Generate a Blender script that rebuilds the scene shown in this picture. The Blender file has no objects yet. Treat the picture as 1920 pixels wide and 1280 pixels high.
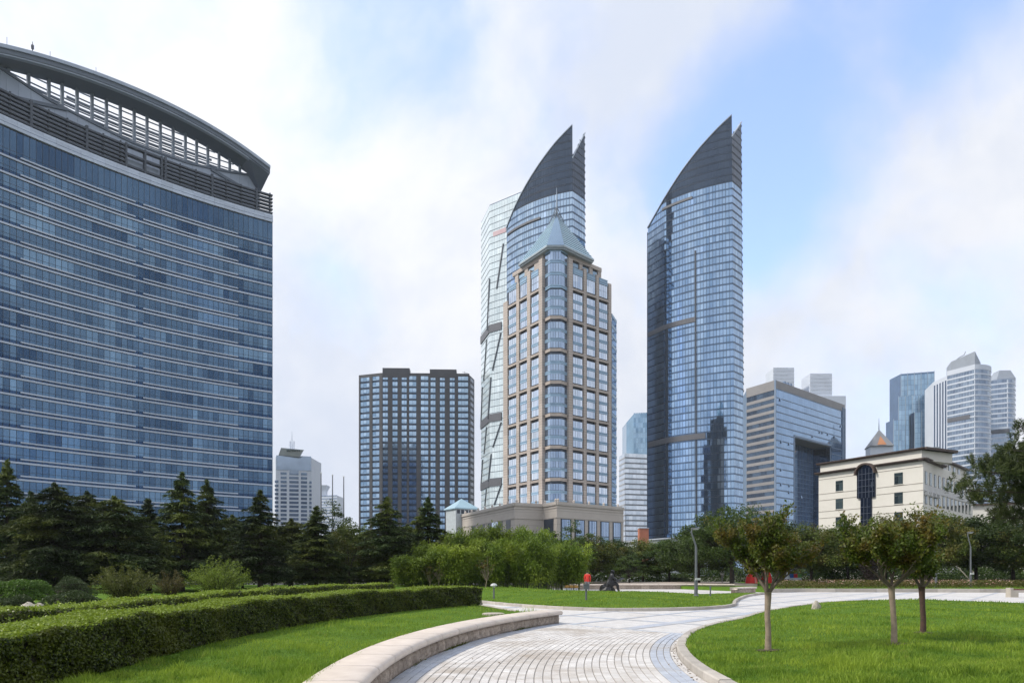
import bpy, bmesh, math, random
import numpy as np
from mathutils import Vector, Matrix

# ------------------------------------------------------------------ camera, sky, sun, exposure
SC = bpy.context.scene
F, U0, VH, H = 1400.0, 960.0, 1072.0, 1.65      # focal length / principal column / horizon row of the photograph (1920 px wide), eye height
cam = bpy.data.cameras.new('camera'); camo = bpy.data.objects.new('camera', cam)
SC.collection.objects.link(camo); SC.camera = camo
camo.location = (0, 0, H); camo.rotation_euler = (math.radians(90), 0, 0)
cam.sensor_width = 36; cam.lens = 36 * F / 1920; cam.shift_y = (VH - 640) / 1920
cam.clip_start = 0.1; cam.clip_end = 12000

SUN_AZ = math.atan2(-0.93, -0.12); SUN_EL = math.radians(46)
SC.view_settings.view_transform = 'Standard'; SC.view_settings.look = 'None'
SC.view_settings.exposure = 0.46; SC.view_settings.gamma = 1.0
SC.view_settings.use_curve_mapping = False
SC.cycles.max_bounces = 6; SC.cycles.diffuse_bounces = 3; SC.cycles.glossy_bounces = 3; SC.cycles.transmission_bounces = 3; SC.cycles.transparent_max_bounces = 4; SC.cycles.volume_bounces = 0

def world():
    w = bpy.data.worlds.new('World'); SC.world = w; w.use_nodes = True
    nt = w.node_tree; nt.nodes.clear(); N = nt.nodes.new; L = nt.links.new
    out = N('ShaderNodeOutputWorld'); bg = N('ShaderNodeBackground'); L(bg.outputs[0], out.inputs[0])
    bg.inputs[1].default_value = 0.15
    sky = N('ShaderNodeTexSky'); sky.sky_type = 'NISHITA'; sky.sun_disc = False
    sky.sun_elevation = SUN_EL; sky.sun_rotation = SUN_AZ; sky.air_density = 1.0; sky.dust_density = 1.2; sky.ozone_density = 1.6
    tc = N('ShaderNodeTexCoord')
    nrm = N('ShaderNodeVectorMath'); nrm.operation = 'NORMALIZE'; L(tc.outputs['Generated'], nrm.inputs[0])
    def noise(scale, detail, rough, off, vec=None):
        mp = N('ShaderNodeMapping'); mp.inputs['Location'].default_value = off
        L(vec or nrm.outputs[0], mp.inputs[0])
        n = N('ShaderNodeTexNoise'); n.inputs['Scale'].default_value = scale
        n.inputs['Detail'].default_value = detail; n.inputs['Roughness'].default_value = rough
        L(mp.outputs[0], n.inputs[0]); return n
    def math_(op, a, b=None, clamp=False):
        m = N('ShaderNodeMath'); m.operation = op; m.use_clamp = clamp
        for i, x in enumerate((a, b)):
            if x is None: continue
            if isinstance(x, (int, float)): m.inputs[i].default_value = x
            else: L(x, m.inputs[i])
        return m.outputs[0]
    def ramp(x, a, b, lo=0.0, hi=1.0):
        r = N('ShaderNodeMapRange'); r.interpolation_type = 'SMOOTHSTEP'
        L(x, r.inputs[0]); r.inputs[1].default_value = a; r.inputs[2].default_value = b
        r.inputs[3].default_value = lo; r.inputs[4].default_value = hi; return r.outputs[0]
    wn = noise(2.6, 4, 0.5, (3.1, 1.7, 0.4))
    sub = N('ShaderNodeVectorMath'); sub.operation = 'SUBTRACT'; L(wn.outputs['Color'], sub.inputs[0]); sub.inputs[1].default_value = (.5, .5, .5)
    scl = N('ShaderNodeVectorMath'); scl.operation = 'SCALE'; L(sub.outputs[0], scl.inputs[0]); scl.inputs['Scale'].default_value = 0.16
    wrp = N('ShaderNodeVectorMath'); wrp.operation = 'ADD'; L(nrm.outputs[0], wrp.inputs[0]); L(scl.outputs[0], wrp.inputs[1])
    # openings in the cloud cover where blue shows through
    total = None
    for (u, v, r, k) in [(655, 0, .12, .62), (730, 60, .10, .5), (800, 120, .09, .48), (890, 230, .10, .4), (620, 545, .07, .3),
                         (1050, 110, .10, .4), (1500, 20, .08, .5), (1640, 30, .11, .95), (1780, 20, .11, 1.0), (1900, 60, .1, .6), (1560, 130, .09, .9),
                         (1500, 215, .11, 1.1), (1450, 310, .12, 1.2), (1420, 400, .10, 1.0), (1180, 300, .09, .4), (1330, 560, .10, .35),
                         (1720, 560, .12, .4), (1840, 660, .14, .55), (1640, 740, .12, .5), (1200, 420, .1, .4), (1020, 240, .08, .45)]:
        d = Vector(((u - U0) / F, 1, (VH - v) / F)).normalized()
        ds = N('ShaderNodeVectorMath'); ds.operation = 'DISTANCE'; L(wrp.outputs[0], ds.inputs[0]); ds.inputs[1].default_value = d
        m = ramp(ds.outputs['Value'], r * 1.9, r * 0.1, 0, k)
        total = m if total is None else math_('MAXIMUM', total, m)
    big = noise(2.2, 4, 0.55, (0.3, 5.2, 2.0), wrp.outputs[0])
    glob = ramp(big.outputs[0], 0.52, 0.72, 0, 0.8)
    sep = N('ShaderNodeSeparateXYZ'); L(nrm.outputs[0], sep.inputs[0])
    wisps = noise(4.2, 6, 0.58, (1, 2, 3), wrp.outputs[0])
    blue = math_('MAXIMUM', total, math_('MULTIPLY', glob, 0.55))
    blue = math_('ADD', blue, math_('MULTIPLY', math_('SUBTRACT', wisps.outputs[0], 0.5), 1.5))
    blue = ramp(blue, 0.2, 0.95, 0.0, 1.0)
    blue = math_('MULTIPLY', blue, ramp(sep.outputs[2], 0.02, 0.3, 0.1, 0.85), True)
    # cloud radiance: brighter towards the veiled sun, soft grey undersides
    sd = Vector((math.sin(SUN_AZ) * math.cos(SUN_EL), math.cos(SUN_AZ) * math.cos(SUN_EL), math.sin(SUN_EL)))
    dot = N('ShaderNodeVectorMath'); dot.operation = 'DOT_PRODUCT'; L(nrm.outputs[0], dot.inputs[0]); dot.inputs[1].default_value = sd
    glow = ramp(dot.outputs['Value'], -0.2, 1.0, 0.97, 1.12)
    sh = noise(2.6, 6, 0.6, (7.3, 0.2, 4.4), wrp.outputs[0])
    shade = ramp(sh.outputs[0], 0.36, 0.66)
    cm = N('ShaderNodeMix'); cm.data_type = 'RGBA'; L(shade, cm.inputs[0])
    cm.inputs[6].default_value = (3.6, 3.9, 4.55, 1); cm.inputs[7].default_value = (4.85, 4.92, 5.15, 1)
    cg = N('ShaderNodeVectorMath'); cg.operation = 'SCALE'; L(cm.outputs[2], cg.inputs[0]); L(glow, cg.inputs['Scale'])
    mx = N('ShaderNodeMix'); mx.data_type = 'RGBA'; L(blue, mx.inputs[0]); L(cg.outputs[0], mx.inputs[6])
    sb = N('ShaderNodeVectorMath'); sb.operation = 'MULTIPLY'; L(sky.outputs[0], sb.inputs[0]); sb.inputs[1].default_value = (1.75, 1.75, 1.95)
    L(sb.outputs[0], mx.inputs[7])
    L(mx.outputs[2], bg.inputs[0])
world()
sl = bpy.data.lights.new('sun', 'SUN'); slo = bpy.data.objects.new('sun', sl); SC.collection.objects.link(slo)
sl.energy = 2.6; sl.angle = math.radians(5); sl.color = (1.0, 0.93, 0.82)
sd_ = Vector((math.sin(SUN_AZ) * math.cos(SUN_EL), math.cos(SUN_AZ) * math.cos(SUN_EL), math.sin(SUN_EL)))
slo.rotation_euler = sd_.to_track_quat('Z', 'Y').to_euler(); slo.location = (0, 0, 400)

# ------------------------------------------------------------------ helpers
R = random.Random(7)
rng = np.random.default_rng(11)
COL = SC.collection.objects
def P(u, v, Y): return ((u - U0) / F * Y, Y, H + (VH - v) / F * Y)
def G(u, v, z=0.0):
    Y = F * (H - z) / (v - VH); return ((u - U0) / F * Y, Y)

class MB:
    def __init__(s): s.v = []; s.f = []; s.t = []; s.tone = 0.5
    def quad(s, a, b, c, d):
        n = len(s.v); s.v += [a, b, c, d]; s.f.append((n, n + 1, n + 2, n + 3)); s.t.append(s.tone)
    def tri(s, a, b, c):
        n = len(s.v); s.v += [a, b, c]; s.f.append((n, n + 1, n + 2)); s.t.append(s.tone)
    def hexa(s, p, skip=()):
        # p: 8 points, bottom ring 0-3 (counter-clockwise from above), top ring 4-7
        n = len(s.v); s.v += p
        for i, q in enumerate(((0, 3, 2, 1), (4, 5, 6, 7), (0, 1, 5, 4), (1, 2, 6, 5), (2, 3, 7, 6), (3, 0, 4, 7))):
            if i in skip: continue
            s.f.append(tuple(n + k for k in q)); s.t.append(s.tone)
    def box(s, x0, x1, y0, y1, z0, z1):
        s.hexa([(x0, y0, z0), (x1, y0, z0), (x1, y1, z0), (x0, y1, z0), (x0, y0, z1), (x1, y0, z1), (x1, y1, z1), (x0, y1, z1)])
    def obox(s, cx, cy, z0, z1, lx, ly, rz=0.0):
        c, q = math.cos(rz), math.sin(rz); pts = []
        for z in (z0, z1):
            for a, b in ((-.5, -.5), (.5, -.5), (.5, .5), (-.5, .5)):
                pts.append((cx + a * lx * c - b * ly * q, cy + a * lx * q + b * ly * c, z))
        s.hexa(pts)
    def prism(s, poly, z0, z1, cap=True):
        n = len(s.v); k = len(poly)
        zz0 = z0 if hasattr(z0, '__len__') else [z0] * k; zz1 = z1 if hasattr(z1, '__len__') else [z1] * k
        s.v += [(p[0], p[1], zz0[i]) for i, p in enumerate(poly)] + [(p[0], p[1], zz1[i]) for i, p in enumerate(poly)]
        for i in range(k):
            j = (i + 1) % k; s.f.append((n + i, n + j, n + k + j, n + k + i)); s.t.append(s.tone)
        if cap:
            s.f.append(tuple(n + k + i for i in range(k))); s.t.append(s.tone)
            s.f.append(tuple(n + i for i in reversed(range(k)))); s.t.append(s.tone)
    def tube(s, pts, rad, n=8, cap=True):
        pts = [Vector(p) for p in pts]; rings = []
        if not hasattr(rad, '__len__'): rad = [rad] * len(pts)
        up = Vector((0.13, 0.97, 0.2)); b0 = len(s.v)
        for i, p in enumerate(pts):
            d = (pts[min(i + 1, len(pts) - 1)] - pts[max(i - 1, 0)]).normalized()
            a = d.cross(up)
            if a.length < 1e-3: a = d.cross(Vector((1, 0, 0)))
            a.normalize(); b = d.cross(a)
            for k in range(n):
                th = 2 * math.pi * k / n
                s.v.append(tuple(p + (a * math.cos(th) + b * math.sin(th)) * rad[i]))
        for i in range(len(pts) - 1):
            for k in range(n):
                q = (k + 1) % n
                s.f.append((b0 + i * n + k, b0 + i * n + q, b0 + (i + 1) * n + q, b0 + (i + 1) * n + k)); s.t.append(s.tone)
        if cap:
            s.f.append(tuple(b0 + k for k in range(n))); s.t.append(s.tone)
            s.f.append(tuple(b0 + (len(pts) - 1) * n + k for k in reversed(range(n)))); s.t.append(s.tone)
    def lathe(s, cx, cy, prof, n=12):
        b0 = len(s.v)
        for (r, z) in prof:
            for k in range(n):
                th = 2 * math.pi * k / n; s.v.append((cx + r * math.cos(th), cy + r * math.sin(th), z))
        for i in range(len(prof) - 1):
            for k in range(n):
                q = (k + 1) % n
                s.f.append((b0 + i * n + k, b0 + i * n + q, b0 + (i + 1) * n + q, b0 + (i + 1) * n + k)); s.t.append(s.tone)
        s.f.append(tuple(b0 + (len(prof) - 1) * n + k for k in range(n))); s.t.append(s.tone)
        s.f.append(tuple(b0 + k for k in reversed(range(n)))); s.t.append(s.tone)

def root_loc(o):
    v = Vector((0, 0, 0))
    while o is not None: v += o.location; o = o.parent
    return v
def mesh_of(name, mb, mat, off=(0, 0, 0), smooth=False):
    me = bpy.data.meshes.new(name)
    if off[0] or off[1] or off[2]: vs = [(a - off[0], b - off[1], c - off[2]) for a, b, c in mb.v]
    else: vs = mb.v
    me.from_pydata(vs, [], mb.f); 
    if mb.t:
        at = me.attributes.new('tone', 'FLOAT', 'FACE'); at.data.foreach_set('value', np.array(mb.t, dtype=np.float32))
    if mat: me.materials.append(mat)
    if smooth: me.polygons.foreach_set('use_smooth', [True] * len(me.polygons))
    return me
def obj(name, mb, mat, parent=None, smooth=False, kind=None):
    off = root_loc(parent) if parent else Vector((0, 0, 0))
    o = bpy.data.objects.new(name, mesh_of(name, mb, mat, off, smooth)); COL.link(o)
    if parent: o.parent = parent
    if kind: o['kind'] = kind
    return o
def inst(name, me, parent, loc, rz=0.0, kind=None):
    o = bpy.data.objects.new(name, me); COL.link(o)
    off = root_loc(parent) if parent else Vector((0, 0, 0)); o.location = Vector(loc) - off; o.rotation_euler = (0, 0, rz)
    if parent: o.parent = parent
    if kind: o['kind'] = kind
    return o
def tag(o, label, cat, group=None, kind=None):
    o['label'] = label
    if cat: o['category'] = cat
    if group: o['group'] = group
    if kind: o['kind'] = kind
    return o
def thing(name, label, cat, loc=(0, 0, 0), group=None):
    o = bpy.data.objects.new(name, None); COL.link(o); o.location = loc; o.empty_display_size = 0.5
    return tag(o, label, cat, group)
def struct(o, label=None):
    o['kind'] = 'structure'
    if label: o['label'] = label
    return o
def copy_thing(root, loc, rz=0.0, sc=1.0, label=None):
    r = root.copy(); COL.link(r); r.location = loc; r.rotation_euler = (0, 0, rz); r.scale = (sc, sc, sc) if not hasattr(sc, '__len__') else sc
    if label: r['label'] = label
    for ch in list(root.children):
        c = ch.copy(); COL.link(c); c.parent = r
        for g in list(ch.children):
            d = g.copy(); COL.link(d); d.parent = c
    return r
def npmesh(name, V, Fc, tone, mat):
    me = bpy.data.meshes.new(name); V = np.asarray(V, np.float32); Fc = np.asarray(Fc, np.int32); k = Fc.shape[1]; m = Fc.shape[0]
    me.vertices.add(len(V)); me.vertices.foreach_set('co', V.ravel())
    me.loops.add(m * k); me.loops.foreach_set('vertex_index', Fc.ravel())
    me.polygons.add(m); me.polygons.foreach_set('loop_start', np.arange(0, m * k, k, dtype=np.int32))
    at = me.attributes.new('tone', 'FLOAT', 'FACE'); at.data.foreach_set('value', np.asarray(tone, np.float32))
    if mat: me.materials.append(mat)
    me.update(calc_edges=True); return me
def npobj(name, V, Fc, tone, mat, parent=None, kind=None):
    o = bpy.data.objects.new(name, npmesh(name, V, Fc, tone, mat)); COL.link(o)
    if parent: o.parent = parent
    if kind: o['kind'] = kind
    return o
def leaves(C, L, W, T=None, Nn=None, up=0.4, fold=0.0):
    """rhombic leaves at centres C; T tangent (along the leaf)"""
    n = len(C); C = np.asarray(C, float)
    if Nn is None:
        Nn = rng.normal(size=(n, 3)); Nn[:, 2] += up * 2
    Nn = Nn / (np.linalg.norm(Nn, axis=1, keepdims=True) + 1e-9)
    if T is None: T = rng.normal(size=(n, 3))
    T = T - Nn * (T * Nn).sum(1, keepdims=True); T /= (np.linalg.norm(T, axis=1, keepdims=True) + 1e-9)
    B = np.cross(Nn, T)
    L = (np.ones(n) * L)[:, None] * .5; W = (np.ones(n) * W)[:, None] * .5
    V = np.stack([C - T * L, C + B * W + T * L * .1, C + T * L, C - B * W + T * L * .1], 1).reshape(-1, 3)
    Fc = np.arange(4 * n).reshape(n, 4)
    return V, Fc
def join(*parts):
    V = []; Fc = []; T = []; b = 0
    for (v, f, t) in parts:
        V.append(v); Fc.append(f + b); T.append(np.ones(len(f)) * t); b += len(v)
    return np.concatenate(V), np.concatenate(Fc), np.concatenate(T)

class Frame:
    """a facade: points left to right as seen from the park; s along it, d out of it"""
    def __init__(s, pts, smooth=False):
        s.p = [Vector((a[0], a[1])) for a in pts]; s.smooth = smooth
        s.cum = [0.0]
        for a, b in zip(s.p, s.p[1:]): s.cum.append(s.cum[-1] + (b - a).length)
        s.S = s.cum[-1]; s.sn = []
        for a, b in zip(s.p, s.p[1:]):
            d = (b - a).normalized(); s.sn.append(Vector((d.y, -d.x)))
        s.pn = [s.sn[0]] + [((a + b)).normalized() for a, b in zip(s.sn, s.sn[1:])] + [s.sn[-1]]
        s.seg = (s.S / (len(s.p) - 1)) * 1.01
        s._t = {}
    def pt(s, q, z, d=0.0):
        i = 0
        while i < len(s.cum) - 2 and q > s.cum[i + 1]: i += 1
        a = (q - s.cum[i]) / (s.cum[i + 1] - s.cum[i]); p = s.p[i].lerp(s.p[i + 1], a) if 0 <= a <= 1 else s.p[i] + (s.p[i + 1] - s.p[i]) * a
        n = s.pn[i].lerp(s.pn[i + 1], min(max(a, 0), 1)).normalized() if s.smooth else s.sn[i]
        return (p.x + n.x * d, p.y + n.y * d, z)
    def uv(s, u, v, d=0.0):
        if d not in s._t:
            ss = np.linspace(0, s.S, 400); pp = [s.pt(q, 0, d) for q in ss]
            s._t[d] = (ss, np.array([U0 + F * p[0] / p[1] for p in pp]), np.array([p[1] for p in pp]))
        ss, uu, yy = s._t[d]; q = float(np.interp(u, uu, ss)); Y = float(np.interp(u, uu, yy))
        if u > uu[-1]: q = s.S + (u - uu[-1]) * (ss[-1] - ss[-2]) / (uu[-1] - uu[-2]); Y = s.pt(q, 0, d)[1]
        if u < uu[0]: q = (u - uu[0]) * (ss[1] - ss[0]) / (uu[1] - uu[0]); Y = s.pt(q, 0, d)[1]
        return q, H + (VH - v) / F * Y
    def cuts(s, s0, s1):
        return [s0] + [c for c in s.cum[1:-1] if s0 + 1e-4 < c < s1 - 1e-4] + [s1]
    def slab(s, mb, s0, s1, z0, z1, d0, d1, back=False):
        """d1 is the outer face; z0/z1 numbers or functions of s"""
        cs = s.cuts(s0, s1); f0 = z0 if callable(z0) else (lambda q: z0); f1 = z1 if callable(z1) else (lambda q: z1)
        for i, (a, b) in enumerate(zip(cs, cs[1:])):
            p = [s.pt(a, f0(a), d1), s.pt(b, f0(b), d1), s.pt(b, f0(b), d0), s.pt(a, f0(a), d0),
                 s.pt(a, f1(a), d1), s.pt(b, f1(b), d1), s.pt(b, f1(b), d0), s.pt(a, f1(a), d0)]
            skip = [] if back else [4]
            if i > 0: skip.append(5)
            if i < len(cs) - 2: skip.append(3)
            mb.hexa(p, skip)
    def pane(s, mb, s0, s1, z0, z1, d, wob=0.0, t=0.05):
        w = [d + R.uniform(-wob, wob) for _ in range(4)]
        if wob:  # keep the pane plane: three free corners, the fourth follows
            w[3] = w[0] + w[2] - w[1]
        b = d - t - wob * 3
        mb.hexa([s.pt(s0, z0, w[0]), s.pt(s1, z0, w[1]), s.pt(s1, z0, b), s.pt(s0, z0, b),
                 s.pt(s0, z1, w[3]), s.pt(s1, z1, w[2]), s.pt(s1, z1, b), s.pt(s0, z1, b)], (4,))
    def rz(s, q):
        a = s.pt(q - .05, 0); b = s.pt(q + .05, 0); return math.atan2(b[1] - a[1], b[0] - a[0])

# ------------------------------------------------------------------ materials
MATS = {}
def new_mat(name):
    m = bpy.data.materials.new(name); m.use_nodes = True; nt = m.node_tree
    b = nt.nodes['Principled BSDF']; return m, nt, b, nt.nodes.new, nt.links.new
def attr_tone(nt):
    a = nt.nodes.new('ShaderNodeAttribute'); a.attribute_name = 'tone'; return a.outputs['Fac']
def c4(c): return (c[0], c[1], c[2], 1.0)
def mixc(nt, f, a, b):
    m = nt.nodes.new('ShaderNodeMix'); m.data_type = 'RGBA'; L = nt.links.new
    if isinstance(f, (int, float)): m.inputs[0].default_value = f
    else: L(f, m.inputs[0])
    for i, x in ((6, a), (7, b)):
        if isinstance(x, (tuple, list)): m.inputs[i].default_value = c4(x)
        else: L(x, m.inputs[i])
    return m.outputs[2]
def tex_noise(nt, scale, detail=4, rough=.55, coord='Object', vec=None, dist=0.0):
    n = nt.nodes.new('ShaderNodeTexNoise'); n.inputs['Scale'].default_value = scale; n.inputs['Detail'].default_value = detail
    n.inputs['Roughness'].default_value = rough; n.inputs['Distortion'].default_value = dist
    if vec is None:
        g = nt.nodes.new('ShaderNodeNewGeometry'); vec = g.outputs['Position']
    nt.links.new(vec, n.inputs['Vector']); return n.outputs['Fac']
def rampf(nt, x, a, b, lo=0., hi=1.):
    r = nt.nodes.new('ShaderNodeMapRange'); nt.links.new(x, r.inputs[0])
    for i, q in enumerate((a, b, lo, hi)): r.inputs[i + 1].default_value = q
    return r.outputs[0]
def bump(nt, h, bsdf, strength=.3, dist=.02):
    b = nt.nodes.new('ShaderNodeBump'); b.inputs['Strength'].default_value = strength; b.inputs['Distance'].default_value = dist
    nt.links.new(h, b.inputs['Height']); nt.links.new(b.outputs[0], bsdf.inputs['Normal'])
def m_plain(name, c1, c2=None, rough=.7, scale=3., bmp=0., bscale=None, bdist=.01, metallic=0.0, tonevar=0.0, spec=.5):
    if name in MATS: return MATS[name]
    m, nt, b, N, L = new_mat(name); c2 = c2 or tuple(x * .8 for x in c1)
    f = tex_noise(nt, scale, 5, .6); f = rampf(nt, f, .3, .7)
    col = mixc(nt, f, c1, c2)
    if tonevar:
        t = attr_tone(nt); k = rampf(nt, t, 0, 1, 1 - tonevar, 1 + tonevar)
        v = N('ShaderNodeVectorMath'); v.operation = 'SCALE'; L(col, v.inputs[0]); L(k, v.inputs['Scale']); col = v.outputs[0]
    L(col, b.inputs['Base Color']); b.inputs['Roughness'].default_value = rough; b.inputs['Metallic'].default_value = metallic
    b.inputs['Specular IOR Level'].default_value = spec
    if bmp: bump(nt, tex_noise(nt, bscale or scale * 4, 5, .6), b, bmp, bdist)
    MATS[name] = m; return m
def m_glass(name, lo, hi, rough=.05, metallic=.9, wave=.02, wscale=.35, dirt=0.12):
    """coated facade glass: tinted mirror, panes differ a little, gently wavy"""
    if name in MATS: return MATS[name]
    m, nt, b, N, L = new_mat(name)
    t = attr_tone(nt); col = mixc(nt, t, lo, hi)
    d = rampf(nt, tex_noise(nt, .12, 4, .6), .3, .7, 1 - dirt, 1 + dirt)
    v = N('ShaderNodeVectorMath'); v.operation = 'SCALE'; L(col, v.inputs[0]); L(d, v.inputs['Scale'])
    L(v.outputs[0], b.inputs['Base Color']); b.inputs['Metallic'].default_value = metallic; b.inputs['Roughness'].default_value = rough
    if wave: bump(nt, tex_noise(nt, wscale, 2, .4), b, wave, 1.0)
    MATS[name] = m; return m
def m_leaf(name, a, b_, c=None, trans=.35, rough=.55, objvar=.25, patch=None):
    if name in MATS: return MATS[name]
    m = bpy.data.materials.new(name); m.use_nodes = True; nt = m.node_tree; nt.nodes.clear(); N = nt.nodes.new; L = nt.links.new
    out = N('ShaderNodeOutputMaterial'); t = attr_tone(nt)
    col = mixc(nt, t, a, b_)
    if c:
        f = rampf(nt, tex_noise(nt, patch or .5, 3, .5), .45, .7); col = mixc(nt, f, col, c)
    oi = N('ShaderNodeObjectInfo'); k = rampf(nt, oi.outputs['Random'], 0, 1, 1 - objvar, 1 + objvar)
    v = N('ShaderNodeVectorMath'); v.operation = 'SCALE'; L(col, v.inputs[0]); L(k, v.inputs['Scale']); col = v.outputs[0]
    p = N('ShaderNodeBsdfPrincipled'); L(col, p.inputs['Base Color']); p.inputs['Roughness'].default_value = rough; p.inputs['Specular IOR Level'].default_value = .3
    tr = N('ShaderNodeBsdfTranslucent'); L(col, tr.inputs[0])
    mx = N('ShaderNodeMixShader'); mx.inputs[0].default_value = trans; L(p.outputs[0], mx.inputs[1]); L(tr.outputs[0], mx.inputs[2]); L(mx.outputs[0], out.inputs[0])
    MATS[name] = m; return m
# ------------------------------------------------------------------ ground, paving, lawns
def inside(poly, x, y):
    x = np.asarray(x, float); y = np.asarray(y, float); r = np.zeros(x.shape, bool); n = len(poly)
    for i in range(n):
        x0, y0 = poly[i]; x1, y1 = poly[(i + 1) % n]
        if y0 == y1: continue
        c = ((y0 > y) != (y1 > y)) & (x < (x1 - x0) * (y - y0) / (y1 - y0) + x0); r ^= c
    return r
def dist_line(pl, x, y, closed=False):
    x = np.asarray(x, float); y = np.asarray(y, float); best = np.full(x.shape, 1e9); n = len(pl)
    for i in range(n if closed else n - 1):
        ax, ay = pl[i]; bx, by = pl[(i + 1) % n]; dx, dy = bx - ax, by - ay; l2 = dx * dx + dy * dy + 1e-12
        t = np.clip(((x - ax) * dx + (y - ay) * dy) / l2, 0, 1)
        best = np.minimum(best, np.hypot(x - ax - t * dx, y - ay - t * dy))
    return best
def sm(a): a = np.clip(a, 0, 1); return a * a * (3 - 2 * a)
def densify(pl, step, closed=False):
    out = []; n = len(pl)
    for i in range(n if closed else n - 1):
        a = pl[i]; b = pl[(i + 1) % n]; k = max(1, int(math.hypot(b[0] - a[0], b[1] - a[1]) / step))
        out += [(a[0] + (b[0] - a[0]) * j / k, a[1] + (b[1] - a[1]) * j / k) for j in range(k)]
    if not closed: out.append(pl[-1])
    return out
def smooth_pl(pl, it=2):
    for _ in range(it):
        o = [pl[0]]
        for a, b in zip(pl, pl[1:]):
            o += [(a[0] * .75 + b[0] * .25, a[1] * .75 + b[1] * .25), (a[0] * .25 + b[0] * .75, a[1] * .25 + b[1] * .75)]
        o.append(pl[-1]); pl = o
    return pl

m_ground = m_plain('park_soil', (.045, .06, .02), (.07, .065, .035), .95, .35, .4, 8, .05)
def m_paving():
    m, nt, b, N, L = new_mat('pale_granite_paving')
    g = N('ShaderNodeNewGeometry'); rot = N('ShaderNodeMapping'); rot.inputs['Rotation'].default_value = (0, 0, math.radians(53)); L(g.outputs['Position'], rot.inputs[0])
    br = N('ShaderNodeTexBrick'); br.inputs['Scale'].default_value = 1.0; L(rot.outputs[0], br.inputs['Vector'])
    br.inputs['Color1'].default_value = (.65, .635, .625, 1); br.inputs['Color2'].default_value = (.58, .57, .565, 1); br.inputs['Mortar'].default_value = (.42, .41, .41, 1)
    br.inputs['Brick Width'].default_value = .4; br.inputs['Row Height'].default_value = .2; br.inputs['Mortar Size'].default_value = .006
    st = rampf(nt, tex_noise(nt, .5, 6, .65), .5, .8); st2 = rampf(nt, tex_noise(nt, 3.0, 4, .6), .35, .75, .88, 1.05)
    col = mixc(nt, st, br.outputs[0], (.5, .46, .42)); v = N('ShaderNodeVectorMath'); v.operation = 'SCALE'; L(col, v.inputs[0]); L(st2, v.inputs['Scale'])
    L(v.outputs[0], b.inputs['Base Color']); b.inputs['Roughness'].default_value = .55; b.inputs['Specular IOR Level'].default_value = .35
    bump(nt, br.outputs['Fac'], b, -.3, .004); return m
def m_brick(name, c1, c2, stain):
    m, nt, b, N, L = new_mat(name); t = attr_tone(nt); col = mixc(nt, t, c1, c2)
    st = rampf(nt, tex_noise(nt, .55, 6, .7, dist=.6), .47, .68); st2 = rampf(nt, tex_noise(nt, 2.6, 5, .65), .3, .7, .84, 1.06)
    fine = rampf(nt, tex_noise(nt, 160, 2, .5), .3, .7, .93, 1.06)
    col = mixc(nt, st, col, stain); v = N('ShaderNodeVectorMath'); v.operation = 'SCALE'; L(col, v.inputs[0]); L(st2, v.inputs['Scale'])
    v2 = N('ShaderNodeVectorMath'); v2.operation = 'SCALE'; L(v.outputs[0], v2.inputs[0]); L(fine, v2.inputs['Scale'])
    L(v2.outputs[0], b.inputs['Base Color']); b.inputs['Roughness'].default_value = .6; b.inputs['Specular IOR Level'].default_value = .35
    bump(nt, tex_noise(nt, 60, 4, .6), b, .25, .004); return m
def m_lawn():
    m, nt, b, N, L = new_mat('lawn_turf'); f = rampf(nt, tex_noise(nt, .7, 5, .6), .3, .7); g = rampf(nt, tex_noise(nt, 9, 4, .6), .3, .7)
    col = mixc(nt, f, (.075, .16, .014), (.13, .24, .022)); col = mixc(nt, g, col, (.07, .125, .016))
    L(col, b.inputs['Base Color']); b.inputs['Roughness'].default_value = .9; b.inputs['Specular IOR Level'].default_value = .1
    bump(nt, tex_noise(nt, 30, 4, .7), b, .8, .05); return m
def m_blade():
    m = bpy.data.materials.new('grass_blade'); m.use_nodes = True; nt = m.node_tree; nt.nodes.clear(); N = nt.nodes.new; L = nt.links.new
    out = N('ShaderNodeOutputMaterial'); t = attr_tone(nt); col = mixc(nt, t, (.085, .175, .018), (.26, .38, .045))
    f = rampf(nt, tex_noise(nt, .45, 4, .6), .42, .68); col = mixc(nt, f, col, (.33, .43, .05))
    f2 = rampf(nt, tex_noise(nt, 1.3, 5, .65), .5, .66); col = mixc(nt, f2, col, (.085, .17, .014))
    f3 = rampf(nt, tex_noise(nt, 2.1, 5, .7), .59, .72); col = mixc(nt, f3, col, (.34, .34, .08))
    p = N('ShaderNodeBsdfPrincipled'); L(col, p.inputs['Base Color']); p.inputs['Roughness'].default_value = .6; p.inputs['Specular IOR Level'].default_value = .25
    tr = N('ShaderNodeBsdfTranslucent'); L(col, tr.inputs[0]); mx = N('ShaderNodeMixShader'); mx.inputs[0].default_value = .4
    L(p.outputs[0], mx.inputs[1]); L(tr.outputs[0], mx.inputs[2]); L(mx.outputs[0], out.inputs[0]); return m

mb = MB(); mb.box(-3000, 3000, -300, 5000, -1.0, -.03); struct(obj('ground', mb, m_ground))
MP = m_paving()
mb = MB(); mb.quad((-10, 3, 0), (90, 3, 0), (90, 76, 0), (-10, 76, 0)); plaza = struct(obj('plaza', mb, MP))
mb = MB(); mb.quad((-400, 99, -.02), (400, 99, -.02), (400, 113, -.02), (-400, 113, -.02))
struct(obj('road', mb, m_plain('asphalt', (.05, .05, .052), (.065, .065, .066), .9, 2, .3, 60)))

CX, CY, RL, RR = 27.2, 10.5, 29.05, 24.3       # the curved path runs between two concentric arcs
def pol(r, th): return (CX - r * math.cos(th), CY + r * math.sin(th))
NA = (0.8, 0.6)
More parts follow.
